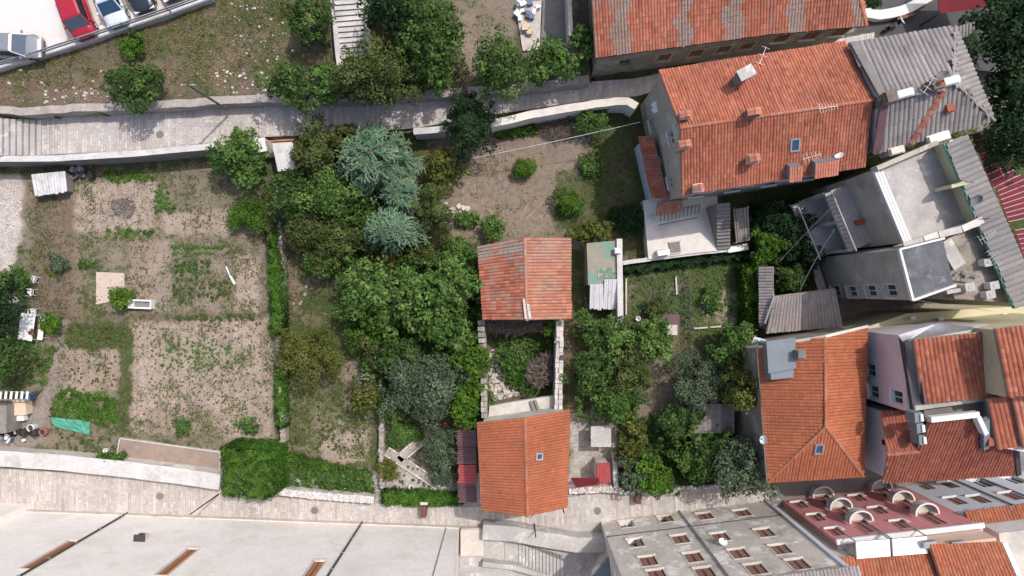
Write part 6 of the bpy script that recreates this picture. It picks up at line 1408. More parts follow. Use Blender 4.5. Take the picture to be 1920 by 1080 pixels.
YB = thing('yard_buildings', 'grey walled yard with stored junk left of the upper long house', 'yard', tuple(P(1010, 60, ZB))); mb = MB(); q = [P(966, 6, ZB + .12), P(1015, 2, ZB + .12), P(1012, 96, ZB + .12), P(980, 96, ZB + .12)]; mb.prism([(p.x, p.y) for p in q], ZB - .3, ZB + .24); mb.build('slab', M['stone_pale'], YB); mb = MB(); q = [P(1018, 0, ZB + .3), P(1062, -4, ZB + .3), P(1066, 84, ZB + .3), P(1014, 92, ZB + .3)]; mb.prism([(p.x, p.y) for p in q], ZB - .3, ZB + .3); mb.build('slab', M['concrete_dark'], YB); mb = MB(); mb.bar(P(1064, -10, ZB + 1.4), P(1068, 80, ZB + 1.4), .3, 2.6); mb.build('wall', M['plaster_grey'], YB)
# --- left edge: store with slats
GS = thing('slatted_store', 'grey store roof with white slats at the left edge of the allotment', 'shed', tuple(P(15, 740, 0)))
for k in range(7): mb = MB(); a, b = P(-8 + k * 10, 734, 1.9), P(-10 + k * 10, 748, 1.8); mb.bar(a, b, .18, .04, t=U(0, 1)); mb.build('slat', M['plastic_white'], GS)
mb = MB(); mb.prism([(p.x, p.y) for p in (P(-40, 760, 1.7), P(12, 760, 1.7), P(12, 812, 1.7), P(-40, 816, 1.7))], -.1, 1.7); mb.build('wall', M['timber'], GS)
mb = MB(); mb.bar(P(-12, 732, 1.7), P(58, 736, 1.7), .08, .08); mb.bar(P(-12, 749, 1.7), P(56, 750, 1.7), .08, .08)
for x in (0, 55): p = P(x, 734, 1.6); mb.box((p.x, p.y, .8), .09, .09, 1.6)
mb.build('frame', M['timber'], GS)

# --- upper right corner: red roofs, awnings, white wall
RR = thing('red_canopy', 'red canopy roof with tree shade in its dark colour at the top right edge', 'canopy', tuple(P(1790, 10, 1.4))); mb = MB(); q = [P(1762, 25, 3.8), P(1850, 14, 3.8), P(1850, -40, 4.4), P(1755, -40, 4.4)]; mb.slab(q, .08); mb.build('canvas', M['red_canvas'], RR); mb = MB()
for p in q: mb.box((p.x, p.y, 2.5), .1, .1, 2.4)
mb.build('post', M['metal_dark'], RR)
wall_line('curved_wall', 'white curved low wall with planting in the upper courtyard', [(1618, 8), (1628, 24), (1655, 28), (1700, 18), (1745, -8)], 1.3, 2.1, .7, 'plaster_white', 'trim_white', .01)
for lb, q in (('red awning in shade-darkened colour beside the ribbed roof, nearest the grey house', [(1822, 252), (1862, 240), (1905, 330), (1862, 352)]), ('red awning in shade-darkened colour beside the ribbed roof with bare ribs', [(1866, 350), (1912, 328), (1960, 400), (1890, 416)]), ('red awning in shade-darkened colour beside the ribbed roof at the right edge', [(1902, 432), (1990, 415), (2010, 480), (1926, 500)])):
    t = thing('red_awning', lb, 'awning', tuple(P(q[0][0], q[0][1], 0)), 'dark red awnings'); w = [P(x, y, zz) for (x, y), zz in zip(q, (4.2, 3.4, 3.4, 4.2))]; w = [w[0], w[1], w[2], P(q[3][0], q[3][1], 4.2)]; mb = MB()
    mb.poly([w[0], w[1], w[2]]); mb.poly([w[0], w[2], w[3]]); mb.poly([p - Vector((0, 0, .04)) for p in (w[2], w[1], w[0])]); mb.poly([p - Vector((0, 0, .04)) for p in (w[3], w[2], w[0])]); mb.build('canvas', M['red_canvas'], t)
    for k in range(9): a = w[0].lerp(w[3], k / 8); b = w[1].lerp(w[2], k / 8); mb = MB(); mb.bar(a + Vector((0, 0, .06)), b + Vector((0, 0, .06)), .05, .05); mb.build('rib', M['metal_grey'], t)
    mb = MB()
    for p in w: mb.box((p.x, p.y, p.z / 2), .1, .1, p.z)
    mb.build('post', M['metal_dark'], t)
# ------------------------------------------------------------------ cars
def loft(mb, secs, t=0.5):
    n = len(secs[0]); i = len(mb.v)
    for s in secs: mb.v += [tuple(p) for p in s]
    m = len(secs); mb.idx(i, [(j * n + k, j * n + (k + 1) % n, (j + 1) * n + (k + 1) % n, (j + 1) * n + k) for j in range(m - 1) for k in range(n)] + [tuple(range(n - 1, -1, -1)), tuple(range((m - 1) * n, m * n))], t)
def car(label, loc, rz, paint, L=4.3, W=1.75, H=1.45, hood=1.15, tail=.75, box=False):
    """x forward; body loft, cabin, glass, wheels, lamps, mirrors"""
    r = thing('parked_car', label, 'car', loc, 'parked cars', True, rz); h = W / 2; zb = .82 if not box else .95
    def sec(x, w, z0, zm, z1, wt): return [(x, -w, z0), (x, -w * 1.01, zm), (x, -w * wt, z1), (x, -w * wt * .55, z1 + .035), (x, 0, z1 + .045), (x, w * wt * .55, z1 + .035), (x, w * wt, z1), (x, w * 1.01, zm), (x, w, z0)]
    f = L / 2; S = [sec(f, h * .62, .38, .48, .56, .9), sec(f - .1, h * .86, .26, .5, .66, .92), sec(f - .35, h * .96, .22, .52, zb - .1, .93), sec(f - hood, h, .2, .55, zb, .94), sec(0, h, .2, .55, zb + .02, .95), sec(-f + tail, h, .2, .56, zb + .03, .95), sec(-f + .25, h * .95, .24, .56, zb - (.02 if not box else 0), .93), sec(-f + .05, h * .86, .3, .55, zb - .14, .92), sec(-f, h * .7, .4, .52, zb - .26, .9)]
    mb = MB(); loft(mb, S); mb.build('body', M[paint], r, smooth=True)
    xf, xr = f - hood + .1, -f + (tail if not box else .12); tf_, tr_ = xf - (.75 if not box else .55), xr + (.55 if not box else .18); w0, w1 = h * .93, h * .74 if not box else h * .8; z0 = zb
    q = lambda x, w, z: [(x, -w, z), (x, w, z)]
    B = [(xf, -w0, z0), (xf, w0, z0), (xr, w0, z0), (xr, -w0, z0)]; T = [(tf_, -w1, H), (tf_, w1, H), (tr_, w1, H), (tr_, -w1, H)]
    mb = MB(); i = len(mb.v); mb.v += B + T; mb.idx(i, [(0, 1, 5, 4), (1, 2, 6, 5), (2, 3, 7, 6), (3, 0, 4, 7)]); mb.build('cabin', M['car_black'], r)
    rf = MB(); k = .06; rf.v += [(tf_ + k, -w1 - .02, H - .03), (tf_ + k, w1 + .02, H - .03), (tr_ - k, w1 + .02, H - .03), (tr_ - k, -w1 - .02, H - .03), (tf_ - .12, -w1 * .85, H + .045), (tf_ - .12, w1 * .85, H + .045), (tr_ + .12, w1 * .85, H + .045), (tr_ + .12, -w1 * .85, H + .045)]; rf.idx(0, [(0, 1, 5, 4), (1, 2, 6, 5), (2, 3, 7, 6), (3, 0, 4, 7), (4, 5, 6, 7)]); ro = rf.build('car_roof', M[paint], r)
    def pane(nm, a, b, c, d, ins=.1, mat='glass_blue'):
        a, b, c, d = [Vector(p) for p in (a, b, c, d)]; m = (a + b + c + d) / 4; nn = (b - a).cross(d - a).normalized()
        if nn.dot(m - Vector((0, 0, .8))) < 0: nn = -nn
        g = MB(); g.poly([p + (m - p) * ins + nn * .012 for p in (a, b, c, d)]); g.build(nm, M[mat], r)
    pane('windscreen', B[0], B[1], T[1], T[0]); pane('rear_window', B[2], B[3], T[3], T[2], .1, 'glass'); pane('side_window', B[1], B[2], T[2], T[1], .1, 'glass'); pane('side_window', B[3], B[0], T[0], T[3], .1, 'glass')
    for a, b in ((0, 4), (1, 5), (2, 6), (3, 7)):
        P_ = [Vector(p) for p in B + T]; pl = MB(); pl.bar(P_[a], P_[b], .09, .06); pl.build('pillar', M[paint], r)
    for sx in (f - .8, -f + .78):
        for sy in (-1, 1):
            w = MB(); w.tube((sx, sy * (h - .2), .31), (sx, sy * (h + .015), .31), .31, n=16); o = w.build('wheel', M['rubber'], r); w = MB(); w.tube((sx, sy * (h - .1), .31), (sx, sy * (h + .025), .31), .19, n=10); w.build('rim', M['metal_bright'], o)
    for sy in (-1, 1):
        l = MB(); l.box((f - .16, sy * h * .68, .62), .2, .36, .13); l.build('headlight', M['lamp_clear'], r); l = MB(); l.box((-f + .06, sy * h * .74, .66), .1, .26, .16 if not box else .4); l.build('tail_light', M['lamp_red'], r); l = MB(); l.box((xf - .28, sy * (h + .09), zb + .12), .12, .2, .13); l.build('mirror', M[paint], r)
    l = MB(); l.box((f - .02, 0, .42), .1, W * .6, .12); l.build('grille', M['metal_dark'], r); l = MB(); l.box((-f - .005, 0, .5), .02, .5, .11); l.build('number_plate', M['plastic_white'], r)
    return r
def cpx(x, y): p = P(x, y, ZP + .4); return (p.x, p.y, ZP + .005)
car('silver saloon car parked nose to the kerb at the left edge', cpx(28, 88), math.radians(-2), 'car_silver', 4.4, 1.78, 1.42)
pk = math.radians(-70)
car('boxy red van parked beside the silver car', cpx(147, 24), pk, 'car_red', 4.2, 1.75, 1.75, .75, .3, True)
car('pale blue white hatchback parked second from the red van', cpx(208, 4), pk, 'car_white', 4.0, 1.72, 1.48, 1.0, .45)
car('black car parked right of the pale hatchback', cpx(258, -24), pk, 'car_black', 4.1, 1.72, 1.45, 1.05, .5)
car('dark navy car last in the row at the top edge', cpx(312, -46), pk, 'car_navy', 4.1, 1.72, 1.45, 1.05, .5)

# ------------------------------------------------------------------ trees and bushes
T = tree
# upper bank
T(262, 163, 50, 40, ZB, 2.8, 'dark', 'dark green round tree overhanging the alley beside the car park bank')
bush(246, 86, 22, 20, 'bright', 'small fresh green bush below the parked cars', ZB)
T(588, 40, 44, 40, ZB, 4.6, 'dark', 'dark tree left of the pale bank steps')
T(548, 160, 42, 42, ZB, 3.2, 'dark', 'dark green tree at the wall end left of the bank steps')
T(612, 165, 36, 40, ZB, 3.6, 'mid', 'lighter green tree leaning over the alley below the bank steps')
T(716, 142, 74, 56, ZB, 5.2, 'olive', 'broad olive toned tree right at the foot of the bank steps', leaf=.13, dens=290)
T(735, 20, 48, 52, ZB, 6.0, 'deep', 'very dark tree right of the bank steps at the top edge')
T(800, 62, 58, 60, ZB, 6.4, 'dark', 'large dark green tree on the bank at the top edge', leaf=.17)
T(792, 98, 46, 40, ZB, 5.0, 'mid', 'mid green tree in front of the large dark one on the bank')
T(826, 140, 26, 30, ZB, 3.4, 'mid', 'slim green tree at the alley wall on the bank')
T(936, 128, 50, 56, ZB, 5.0, 'dark', 'dense dark glossy tree alone by the dry grass strip', leaf=.13, dens=300)
T(1038, 118, 48, 34, ZB, 3.6, 'mid', 'loose mid green tree in front of the grey yard', leaf=.17)
T(1092, 84, 20, 36, ZB, 4.2, 'mid', 'narrow creeper clad tree at the corner of the long house')
# south side of the alley
T(452, 300, 42, 48, 0, 4.0, 'mid', 'leafy green tree at the corner of the parapet and gate pier', leaf=.18)
bush(450, 256, 14, 18, 'mid', 'small pointed green shoot rising above the parapet', 1.0, 2.0)
T(590, 282, 40, 42, 0, 4.4, 'olive', 'olive green tree right of the flat shed', leaf=.13, dens=280)
T(640, 262, 30, 24, 0, 4.0, 'olive', 'small olive tree behind the big blue cedar')
cedar(704, 300, 92, 84, 0, 7.0, 'big blue green cedar with drooping branches beside the alley')
cedar(735, 430, 70, 48, 0, 5.6, 'smaller blue green cedar with flat spreading top')
cedar(756, 366, 42, 42, 0, 5.0, 'slender blue green cedar between the two larger ones')
T(880, 236, 44, 50, 0, 6.0, 'deep', 'very dark rounded tree beside the alley end of the white wall', leaf=.11, dens=380)
T(838, 312, 38, 34, 0, 3.6, 'yellow', 'yellow green leafy tree crossed by the wire', leaf=.16)
bush(1105, 222, 38, 24, 'mid', 'loose green shrub under the white parapet wall')
bush(983, 315, 20, 20, 'bright', 'neat round bush standing alone in the dry garden', leaf=.09, dens=420)
bush(1066, 382, 24, 23, 'bright', 'round green bush in the grass of the dry garden', leaf=.09, dens=380)
bush(1110, 310, 24, 24, 'mid', 'sparse low bush at the edge of the house shadow', h=.9, dens=160)
bush(920, 424, 24, 22, 'mid', 'dark bush above the old house roof')
bush(872, 412, 20, 16, 'mid', 'low bush beside the broken white stones', h=.9)
T(1114, 438, 40, 24, 0, 2.8, 'yellow', 'bright yellow green fig tree over the mossy shed', leaf=.2, dens=170)
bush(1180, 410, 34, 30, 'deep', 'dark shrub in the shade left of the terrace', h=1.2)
# wooded middle
T(548, 372, 40, 46, 0, 4.6, 'dark', 'dark tree right of the ivy clad garden wall')
T(628, 372, 60, 48, 0, 5.0, 'mid', 'broad green tree left of the cedars', leaf=.14)
T(596, 432, 56, 44, 0, 4.2, 'olive', 'dull olive tree in the middle of the overgrown plot', leaf=.13, dens=280)
T(640, 458, 46, 40, 0, 4.4, 'olive', 'olive tree touching the flat topped cedar', leaf=.13)
T(604, 492, 34, 26, 0, 3.4, 'mid', 'small fresh tree below the olive trees')
T(815, 392, 30, 44, 0, 4.0, 'olive', 'upright olive green cypress beside the white stones', leaf=.09, dens=420)
bush(858, 468, 38, 20, 'mid', 'low green thicket left of the old house')
bush(800, 478, 34, 18, 'olive', 'low olive thicket under the flat topped cedar')
bush(724, 486, 34, 18, 'yellow', 'yellowish shrub below the flat topped cedar')
T(690, 545, 56, 52, 0, 5.6, 'mid', 'leafy walnut crown, westernmost of the big clump', leaf=.19, dens=200, clump=.3)
T(762, 565, 66, 62, 0, 6.4, 'mid', 'largest leafy walnut crown in the centre of the big clump', leaf=.19, dens=200, clump=.28)
T(846, 540, 58, 50, 0, 5.8, 'mid', 'leafy walnut crown close to the old house', leaf=.19, dens=200, clump=.3)
T(828, 604, 56, 44, 0, 5.4, 'mid', 'leafy walnut crown left of the ruin', leaf=.19, dens=200, clump=.3)
T(712, 600, 36, 40, 0, 4.8, 'bright', 'fresh green tree on the lower edge of the walnut clump', leaf=.16)
T(706, 646, 38, 32, 0, 3.6, 'olive', 'thin pale tree at the end of the low stone wall', dens=120)
T(790, 722, 70, 60, 0, 5.2, 'grey', 'broad grey green tree above the small flower garden', leaf=.13, dens=260)
T(752, 672, 44, 34, 0, 4.4, 'dark', 'dark tree between walnut clump and grey green tree')
T(884, 672, 32, 46, 0, 4.4, 'bright', 'bright green tree along the left wall of the ruin', leaf=.15)
T(878, 745, 32, 44, 0, 4.2, 'bright', 'bright green tree above the maroon canopy', leaf=.15)
T(580, 664, 50, 52, 0, 3.8, 'yellow', 'yellowish round tree beside the garden wall', leaf=.1, dens=340)
T(688, 742, 26, 34, 0, 3.2, 'yellow', 'slim yellow green tree left of the low stone wall', dens=170)
T(826, 838, 36, 38, 0, 3.0, 'grey', 'grey green garden shrub left of the maroon canopy', leaf=.1, dens=340)
bush(760, 812, 34, 20, 'mid', 'low green shrubs at the top of the flower garden', h=.9)
bush(728, 884, 18, 20, 'yellow', 'small leafy vine on the low stone wall', h=1.4)
bush(830, 888, 26, 22, 'grey', 'greyish bush beside the flower garden path', h=1.2)
# allotment
bush(464, 404, 32, 30, 'bright', 'bright green rounded bush at the right edge of the allotment')
bush(228, 556, 20, 22, 'bright', 'bright bush beside the white trough')
bush(205, 862, 27, 13, 'ivy', 'low green shrub on the pale street wall', .5, 1.0)
bush(96, 606, 20, 22, 'bright', 'round bush next to the white garden table')
bush(30, 524, 28, 18, 'mid', 'low green shrub by the white rubble')
bush(108, 496, 17, 20, 'grey', 'blue green clump of garden leaves above the plastic chairs', h=.8)
T(-2, 572, 40, 58, 0, 5.0, 'deep', 'dark tree at the left edge behind the plastic chairs', leaf=.14)
T(6, 668, 42, 44, 0, 4.6, 'dark', 'dark tree at the left edge beside the garden table', leaf=.14)
bush(344, 798, 16, 18, 'mid', 'loose weed clump low in the dug field', h=.6, dens=200)
bush(466, 796, 18, 16, 'mid', 'weed clump at the right edge of the dug field', h=.6, dens=200)
# right hand gardens
T(1140, 622, 44, 36, 0, 3.8, 'mid', 'dark tree below the corrugated shed end', leaf=.15)
T(1222, 640, 42, 36, 0, 3.8, 'mid', 'mid green tree beside the small garden shrine')
T(1112, 694, 38, 44, 0, 4.4, 'dark', 'dark tree right of the ruin wall', leaf=.15)
T(1180, 692, 40, 42, 0, 3.8, 'olive', 'leafy tree by the bare garden path')
T(1146, 756, 46, 34, 0, 3.8, 'mid', 'dark green tree above the concrete slab canopy')
T(1314, 716, 58, 46, 0, 4.4, 'grey', 'grey olive tree with rounded crown above the plank shed', leaf=.1, dens=340)
T(1380, 648, 44, 40, 0, 5.4, 'mid', 'green tree beside the pale blue canopy')
T(1372, 690, 34, 30, 0, 4.0, 'bright', 'lime green tree left of the yellowish one by the dormer')
T(1386, 722, 46, 44, 0, 7.4, 'yellow', 'yellow green tree touching the orange hipped roof', leaf=.12, dens=280)
T(1264, 790, 36, 38, 0, 3.8, 'dark', 'dark tree left of the plank shed')
T(1300, 850, 36, 42, 0, 4.0, 'mid', 'green street tree in the middle of the lower right garden')
T(1345, 848, 34, 44, 0, 4.4, 'mid', 'green tree right below the plank shed')
T(1388, 874, 48, 58, 0, 7.0, 'grey', 'grey green street tree at the corner of the orange hipped house', leaf=.13)
T(1222, 888, 36, 38, 0, 3.8, 'bright', 'bright green street tree over the low wall', leaf=.14)
T(1184, 886, 24, 34, 0, 3.4, 'grey', 'bluish street tree beside the pale shed wall')
T(1180, 826, 24, 40, 0, 3.4, 'yellow', 'yellow green tall shrub beside the red roofed shed', leaf=.15)
bush(1178, 782, 16, 20, 'bright', 'small bright bush above the tall yellow green shrub')
T(1436, 466, 26, 36, 0, 3.8, 'bright', 'bright leafy tree at the courtyard corner')
bush(1230, 575, 18, 22, 'olive', 'small olive shrub in the vegetable garden')
bush(1334, 562, 16, 22, 'mid', 'green bush in the right vegetable garden', h=1.0)
bush(1242, 608, 22, 16, 'bright', 'leafy bush right above the garden shrine', h=1.0)
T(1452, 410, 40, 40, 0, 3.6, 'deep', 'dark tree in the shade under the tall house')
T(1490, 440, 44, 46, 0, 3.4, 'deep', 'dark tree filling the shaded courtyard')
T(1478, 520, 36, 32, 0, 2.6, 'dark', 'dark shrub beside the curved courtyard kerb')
# far right
T(1886, 70, 70, 84, 1.4, 8.0, 'deep', 'very dark tall tree in the top right corner', leaf=.18)
T(1896, 180, 62, 60, 1.4, 7.0, 'deep', 'dark tall tree beyond the grey hipped roof', leaf=.18)
T(1890, 262, 58, 60, 1.4, 7.0, 'deep', 'dark tree over the red awnings', leaf=.16)
bush(1625, 6, 20, 14, 'deep', 'dark planting inside the white curved wall', 1.4, 1.0)
bush(995, 700, 10, 16, 'mid', 'green weeds growing among the ruin debris', h=1.5)
bush(962, 668, 26, 24, 'mid', 'green creeper spilling over the floor of the ruin', h=1.8)
bush(970, 700, 20, 26, 'ivy', 'bright weeds in the middle of the ruin', h=1.2)
bush(918, 745, 9, 14, 'mid', 'tuft of weeds on the left ruin wall', h=2.6)
bush(1030, 616, 10, 14, 'bright', 'bright shoot in the upper corner of the ruin', h=3.4)
# ivy and hedges
ivy([(500, 460), (516, 430), (524, 500), (528, 560), (530, 625), (508, 628), (504, 540)], 0, 1.5, 'ivy', 'thick bright ivy covering the upper part of the dry stone wall')
ivy([(494, 350), (512, 340), (520, 430), (500, 455), (490, 420)], 0, 1.2, 'olive', 'dull creeper at the upper end of the dry stone wall')
ivy([(516, 690), (530, 690), (534, 800), (520, 805), (514, 760)], 0, 1.3, 'ivy', 'ivy strip on the lower part of the dry stone wall')
ivy([(412, 842), (430, 838), (515, 842), (518, 925), (490, 938), (414, 930)], 0, 3.0, 'ivy', 'square block of dense dark ivy over the street corner', dens=420, leaf=.09, rough=.55)
thicket([(516, 845), (560, 852), (640, 872), (700, 892), (705, 925), (640, 930), (520, 915)], 0, .75, 'ivy', 'bright ivy carpet on the slope above the street', 380, .08, 'ivy', 'ivy', 1.6, .95)
ivy([(716, 922), (780, 925), (862, 930), (868, 946), (800, 950), (716, 946)], 0, 1.1, 'ivy', 'strip of bright ivy on the street wall below the flower garden', dens=330)
ivy([(1396, 500), (1420, 496), (1426, 560), (1418, 618), (1402, 612), (1404, 550)], 0, 2.2, 'bright', 'bright hedge beside the courtyard outbuilding', 'hedge', 'hedge')
ivy([(928, 244), (1000, 232), (1006, 244), (935, 256)], 0, .7, 'bright', 'bright creeper strip under the white parapet wall')
ivy([(1170, 498), (1300, 480), (1420, 470), (1422, 484), (1300, 496), (1172, 512)], 0, .8, 'deep', 'creeper with wall shade in its dark leaves along the foot of the thin terrace wall')  # very dark leaves stand for the wall's shadow as well as the creeper
thicket([(560, 250), (640, 235), (690, 330), (790, 350), (800, 480), (690, 490), (640, 420), (560, 330)], 0, 1.6, 'dark', 'dark thicket beneath the cedars')
thicket([(630, 490), (900, 470), (905, 640), (900, 800), (720, 790), (650, 640)], 0, 2.6, 'mid', 'green thicket filling the gaps of the walnut clump', leaf=.12)
thicket([(528, 330), (690, 330), (680, 520), (590, 520), (540, 430)], 0, 2.2, 'olive', 'tangled olive thicket on the overgrown plot', leaf=.1)
thicket([(1072, 605), (1240, 605), (1250, 660), (1200, 690), (1195, 790), (1080, 785)], 0, 2.0, 'mid', 'green thicket under the trees right of the ruin', leaf=.11, cover=.62)
thicket([(1340, 620), (1420, 620), (1430, 760), (1380, 760), (1330, 690)], 0, 2.0, 'mid', 'green thicket beside the orange hipped house', leaf=.11)
thicket([(1165, 800), (1240, 770), (1290, 800), (1420, 830), (1420, 915), (1170, 918)], 0, 1.4, 'dark', 'dark thicket under the street trees', leaf=.11)
thicket([(520, 0), (610, 0), (620, 110), (520, 190), (700, 190), (880, 150), (850, 0), (700, 0), (700, 120), (640, 130)], ZB, 1.6, 'olive', 'olive thicket around the trees of the upper bank', leaf=.1, cover=.7)
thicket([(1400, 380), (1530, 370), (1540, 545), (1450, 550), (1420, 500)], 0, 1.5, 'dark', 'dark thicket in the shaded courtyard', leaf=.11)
thicket([(912, 630), (1040, 628), (1040, 740), (975, 745), (950, 690), (930, 650)], 0, 1.3, 'mid', 'green scrub inside the roofless ruin', leaf=.1, cover=.7)

# ------------------------------------------------------------------ vegetable beds (uncountable small plants)
def crop(name, label, poly, kind, n, h, leaf, rows=None, cat='crop'):
    w = [P(x, y) for x, y in poly]; g = np.random.default_rng(int(poly[0][0] * 5 + poly[0][1])); xs = [p.x for p in w]; ys = [p.y for p in w]; C, N_, S_, T_ = [], [], [], []; k = 0
    while k < n:
        x, y = g.uniform(min(xs), max(xs)), g.uniform(min(ys), max(ys))
        if rows == 'x': x = round(x / .5) * .5 + g.normal(0, .05)
        if rows == 'y': y = round(y / .55) * .55 + g.normal(0, .05)
        if not inp1(x, y, w): continue
        m = 22; d = g.normal(0, 1, (m, 3)); d[:, 2] = np.abs(d[:, 2]); d /= np.linalg.norm(d, axis=1, keepdims=True); R = h * g.uniform(.5, 1.1)
        C.append(np.array([x, y, ground_z(x, y)]) + d * R * g.uniform(.3, 1, (m, 1)) * np.array([.9, .9, 1])); N_.append(d + np.array([0, 0, .6]) + g.normal(0, .3, (m, 3))); S_.append(leaf * g.uniform(.6, 1.3, m)); T_.append(.5 + g.normal(0, .12) + g.normal(0, .15, m)); k += 1
    o = leaves(name, np.concatenate(C), np.concatenate(N_), np.concatenate(S_), np.concatenate(T_), LEAF[kind], None, 'stuff'); return tag(o, label, cat)
crop('bean_patch', 'dense bright green bean patch left of the dug field', [(112, 728), (215, 742), (220, 800), (95, 778)], 'ivy', 150, .38, .1)
crop('potato_rows', 'scattered green weeds on the dug field', [(255, 615), (500, 605), (505, 820), (260, 805)], 'grey', 420, .11, .05)
crop('potato_plants', 'denser weed patches across the upper dug field', [(300, 640), (420, 635), (480, 665), (430, 700), (300, 690)], 'mid', 90, .18, .08)
crop('row_crop', 'short green crop rows in the upper allotment', [(322, 455), (430, 460), (420, 475), (325, 478)], 'mid', 60, .2, .08, 'y')
crop('row_crop', 'dark green leafy rows below the short crop rows', [(330, 488), (400, 490), (395, 515), (330, 515)], 'dark', 60, .26, .09, 'x')
crop('mixed_crop', 'green vegetable strip along the allotment centre', [(200, 428), (290, 430), (290, 448), (200, 446)], 'mid', 36, .28, .09)
crop('mixed_crop', 'leafy vegetables beside the sand pit', [(148, 485), (185, 487), (182, 505), (148, 503)], 'dark', 24, .25, .09)
crop('mixed_crop', 'green plants in the top corner of the allotment', [(285, 345), (315, 345), (330, 400), (292, 400)], 'mid', 40, .25, .09)
crop('mixed_crop', 'low green plants in the middle of the allotment', [(320, 520), (430, 520), (440, 560), (330, 570)], 'olive', 70, .2, .08)
crop('mixed_crop', 'green strip along the allotment path', [(330, 590), (480, 588), (480, 600), (330, 602)], 'olive', 60, .2, .08)
crop('creeping_crop', 'trailing green squash below the parapet wall', [(195, 325), (280, 322), (290, 338), (205, 342)], 'bright', 40, .28, .1)
crop('low_crop', 'sparse seedlings on the small left bed', [(122, 662), (228, 662), (225, 728), (112, 732)], 'olive', 60, .12, .06)
crop('weed_patch', 'greenery along the left garden path', [(60, 640), (110, 650), (85, 720), (50, 720)], 'mid', 70, .25, .09)
crop('weed_patch', 'greenery above the dug left bed', [(132, 608), (240, 610), (238, 652), (128, 652)], 'olive', 120, .18, .08)
crop('weed_patch', 'green weeds in the right vegetable garden', [(1180, 520), (1300, 510), (1300, 610), (1190, 610)], 'grey', 110, .22, .08)
crop('weed_patch', 'weeds near the fence of the right vegetable garden', [(1300, 505), (1390, 500), (1395, 600), (1310, 590)], 'mid', 70, .22, .08)
crop('weed_patch', 'weeds on the dry slope above the ivy carpet', [(545, 720), (690, 700), (690, 860), (540, 850)], 'olive', 170, .2, .08)
crop('weed_patch', 'plants in the small flower garden', [(730, 800), (850, 790), (850, 915), (735, 915)], 'grey', 70, .2, .08)
crop('weed_patch', 'weedy strip along the wide street wall', [(110, 812), (330, 835), (410, 885), (100, 845)], 'olive', 110, .18, .08)
crop('bank_weeds', 'green weeds on the bank below the car park', [(30, 120), (300, 40), (560, 10), (540, 140), (300, 150)], 'olive', 10, .2, .08)
crop('yellow_plant', 'yellowing plant beside the plastic chairs', [(84, 504), (112, 504), (116, 518), (92, 520)], 'yellow', 14, .3, .1)

# ------------------------------------------------------------------ garden furniture and small things
def chair(label, px, py, rz):
    r = thing('garden_chair', label, 'chair', tuple(P(px, py, 0)), 'white plastic garden chairs', True, rz)
    mb = MB(); mb.box((0, 0, .42), .48, .46, .035); mb.build('seat', M['plastic_white'], r)
    mb = MB(); k = 6
    for j in range(k): y = -.2 + .4 * j / (k - 1); mb.bar((-.22, y, .46), (-.34, y * 1.05, .86), .055, .02, up=Vector((1, 0, 0)))
    mb.bar((-.34, -.25, .87), (-.34, .25, .87), .06, .08); mb.build('backrest', M['plastic_white'], r)
    for s in (-1, 1):
        mb = MB(); mb.bar((-.3, s * .27, .66), (.2, s * .27, .66), .06, .03); mb.bar((.2, s * .27, .42), (.2, s * .27, .66), .05, .05); mb.build('armrest', M['plastic_white'], r)
        for x in (-.2, .2): mb = MB(); mb.tube((x, s * .2, .42), (x * 1.25, s * .25, 0), .03, .022); mb.build('leg', M['plastic_white'], r)
chair('white plastic chair, upper one of the pair in the grass', 70, 524, 2.9); chair('white plastic chair, lower one of the pair in the grass', 64, 548, 3.1)
chair('white plastic chair pushed up to the head of the garden table', 70, 584, 1.6); chair('white plastic chair in the shade of the dark tree', 36, 564, 2.2)
TB = thing('garden_table', 'long white garden table with dishes on it', 'table', tuple(P(62, 612, 0)), None, True, math.radians(-8)); mb = MB(); mb.box((0, 0, .73), 1.15, 2.15, .04); mb.build('table_top', M['plastic_white'], TB)
for sx in (-1, 1):
    for sy in (-1, 1): mb = MB(); mb.tube((sx * .48, sy * .95, .72), (sx * .5, sy * .98, 0), .035); mb.build('leg', M['plastic_white'], TB)
BN = thing('garden_bench', 'narrow white bench along the right side of the garden table', 'bench', tuple(P(85, 613, 0)), None, True, math.radians(-8)); mb = MB(); mb.box((0, 0, .45), .42, 2.05, .04); mb.build('seat', M['plastic_white'], BN)
for sy in (-1, 1): mb = MB(); mb.box((0, sy * .85, .22), .36, .05, .43); mb.build('leg', M['plastic_white'], BN)
for k, (x, y, lb) in enumerate(((57, 624, 'small brown bowl on the garden table'), (63, 628, 'round brown dish on the garden table'), (62, 620, 'little dark cup on the garden table'))):
    mb = MB(); mb.lathe(P(x, y, .75), [(.05, 0), (.13, .02), (.15, .07), (.13, .07), (.11, .03)], 12); tag(mb.build('bowl', M['brown_wood'], None), lb, 'dish')
TRG = thing('water_trough', 'white rectangular trough with yellowish inside in the allotment', 'trough', tuple(P(268, 570, 0)), None, True, -.04); mb = MB()
for (x, y, sx, sy) in ((0, -.3, 1.9, .12), (0, .3, 1.9, .12), (-.72, 0, .46, .48), (.9, 0, .1, .48)): mb.box((x, y, .28), sx, sy, .56)
mb.build('rim', M['plastic_white'], TRG); mb = MB(); mb.box((.2, 0, .18), 1.3, .48, .3); mb.build('basin', M['timber'], TRG)
WP = thing('white_pipe', 'broken white pipe lying at the right edge of the allotment', 'pipe', tuple(P(432, 520, 0))); mb = MB(); mb.tube(P(424, 500, .1), P(432, 520, .15), .06); mb.tube(P(432, 518, .14), P(440, 533, .1), .1); mb.build('tube', M['plastic_white'], WP)
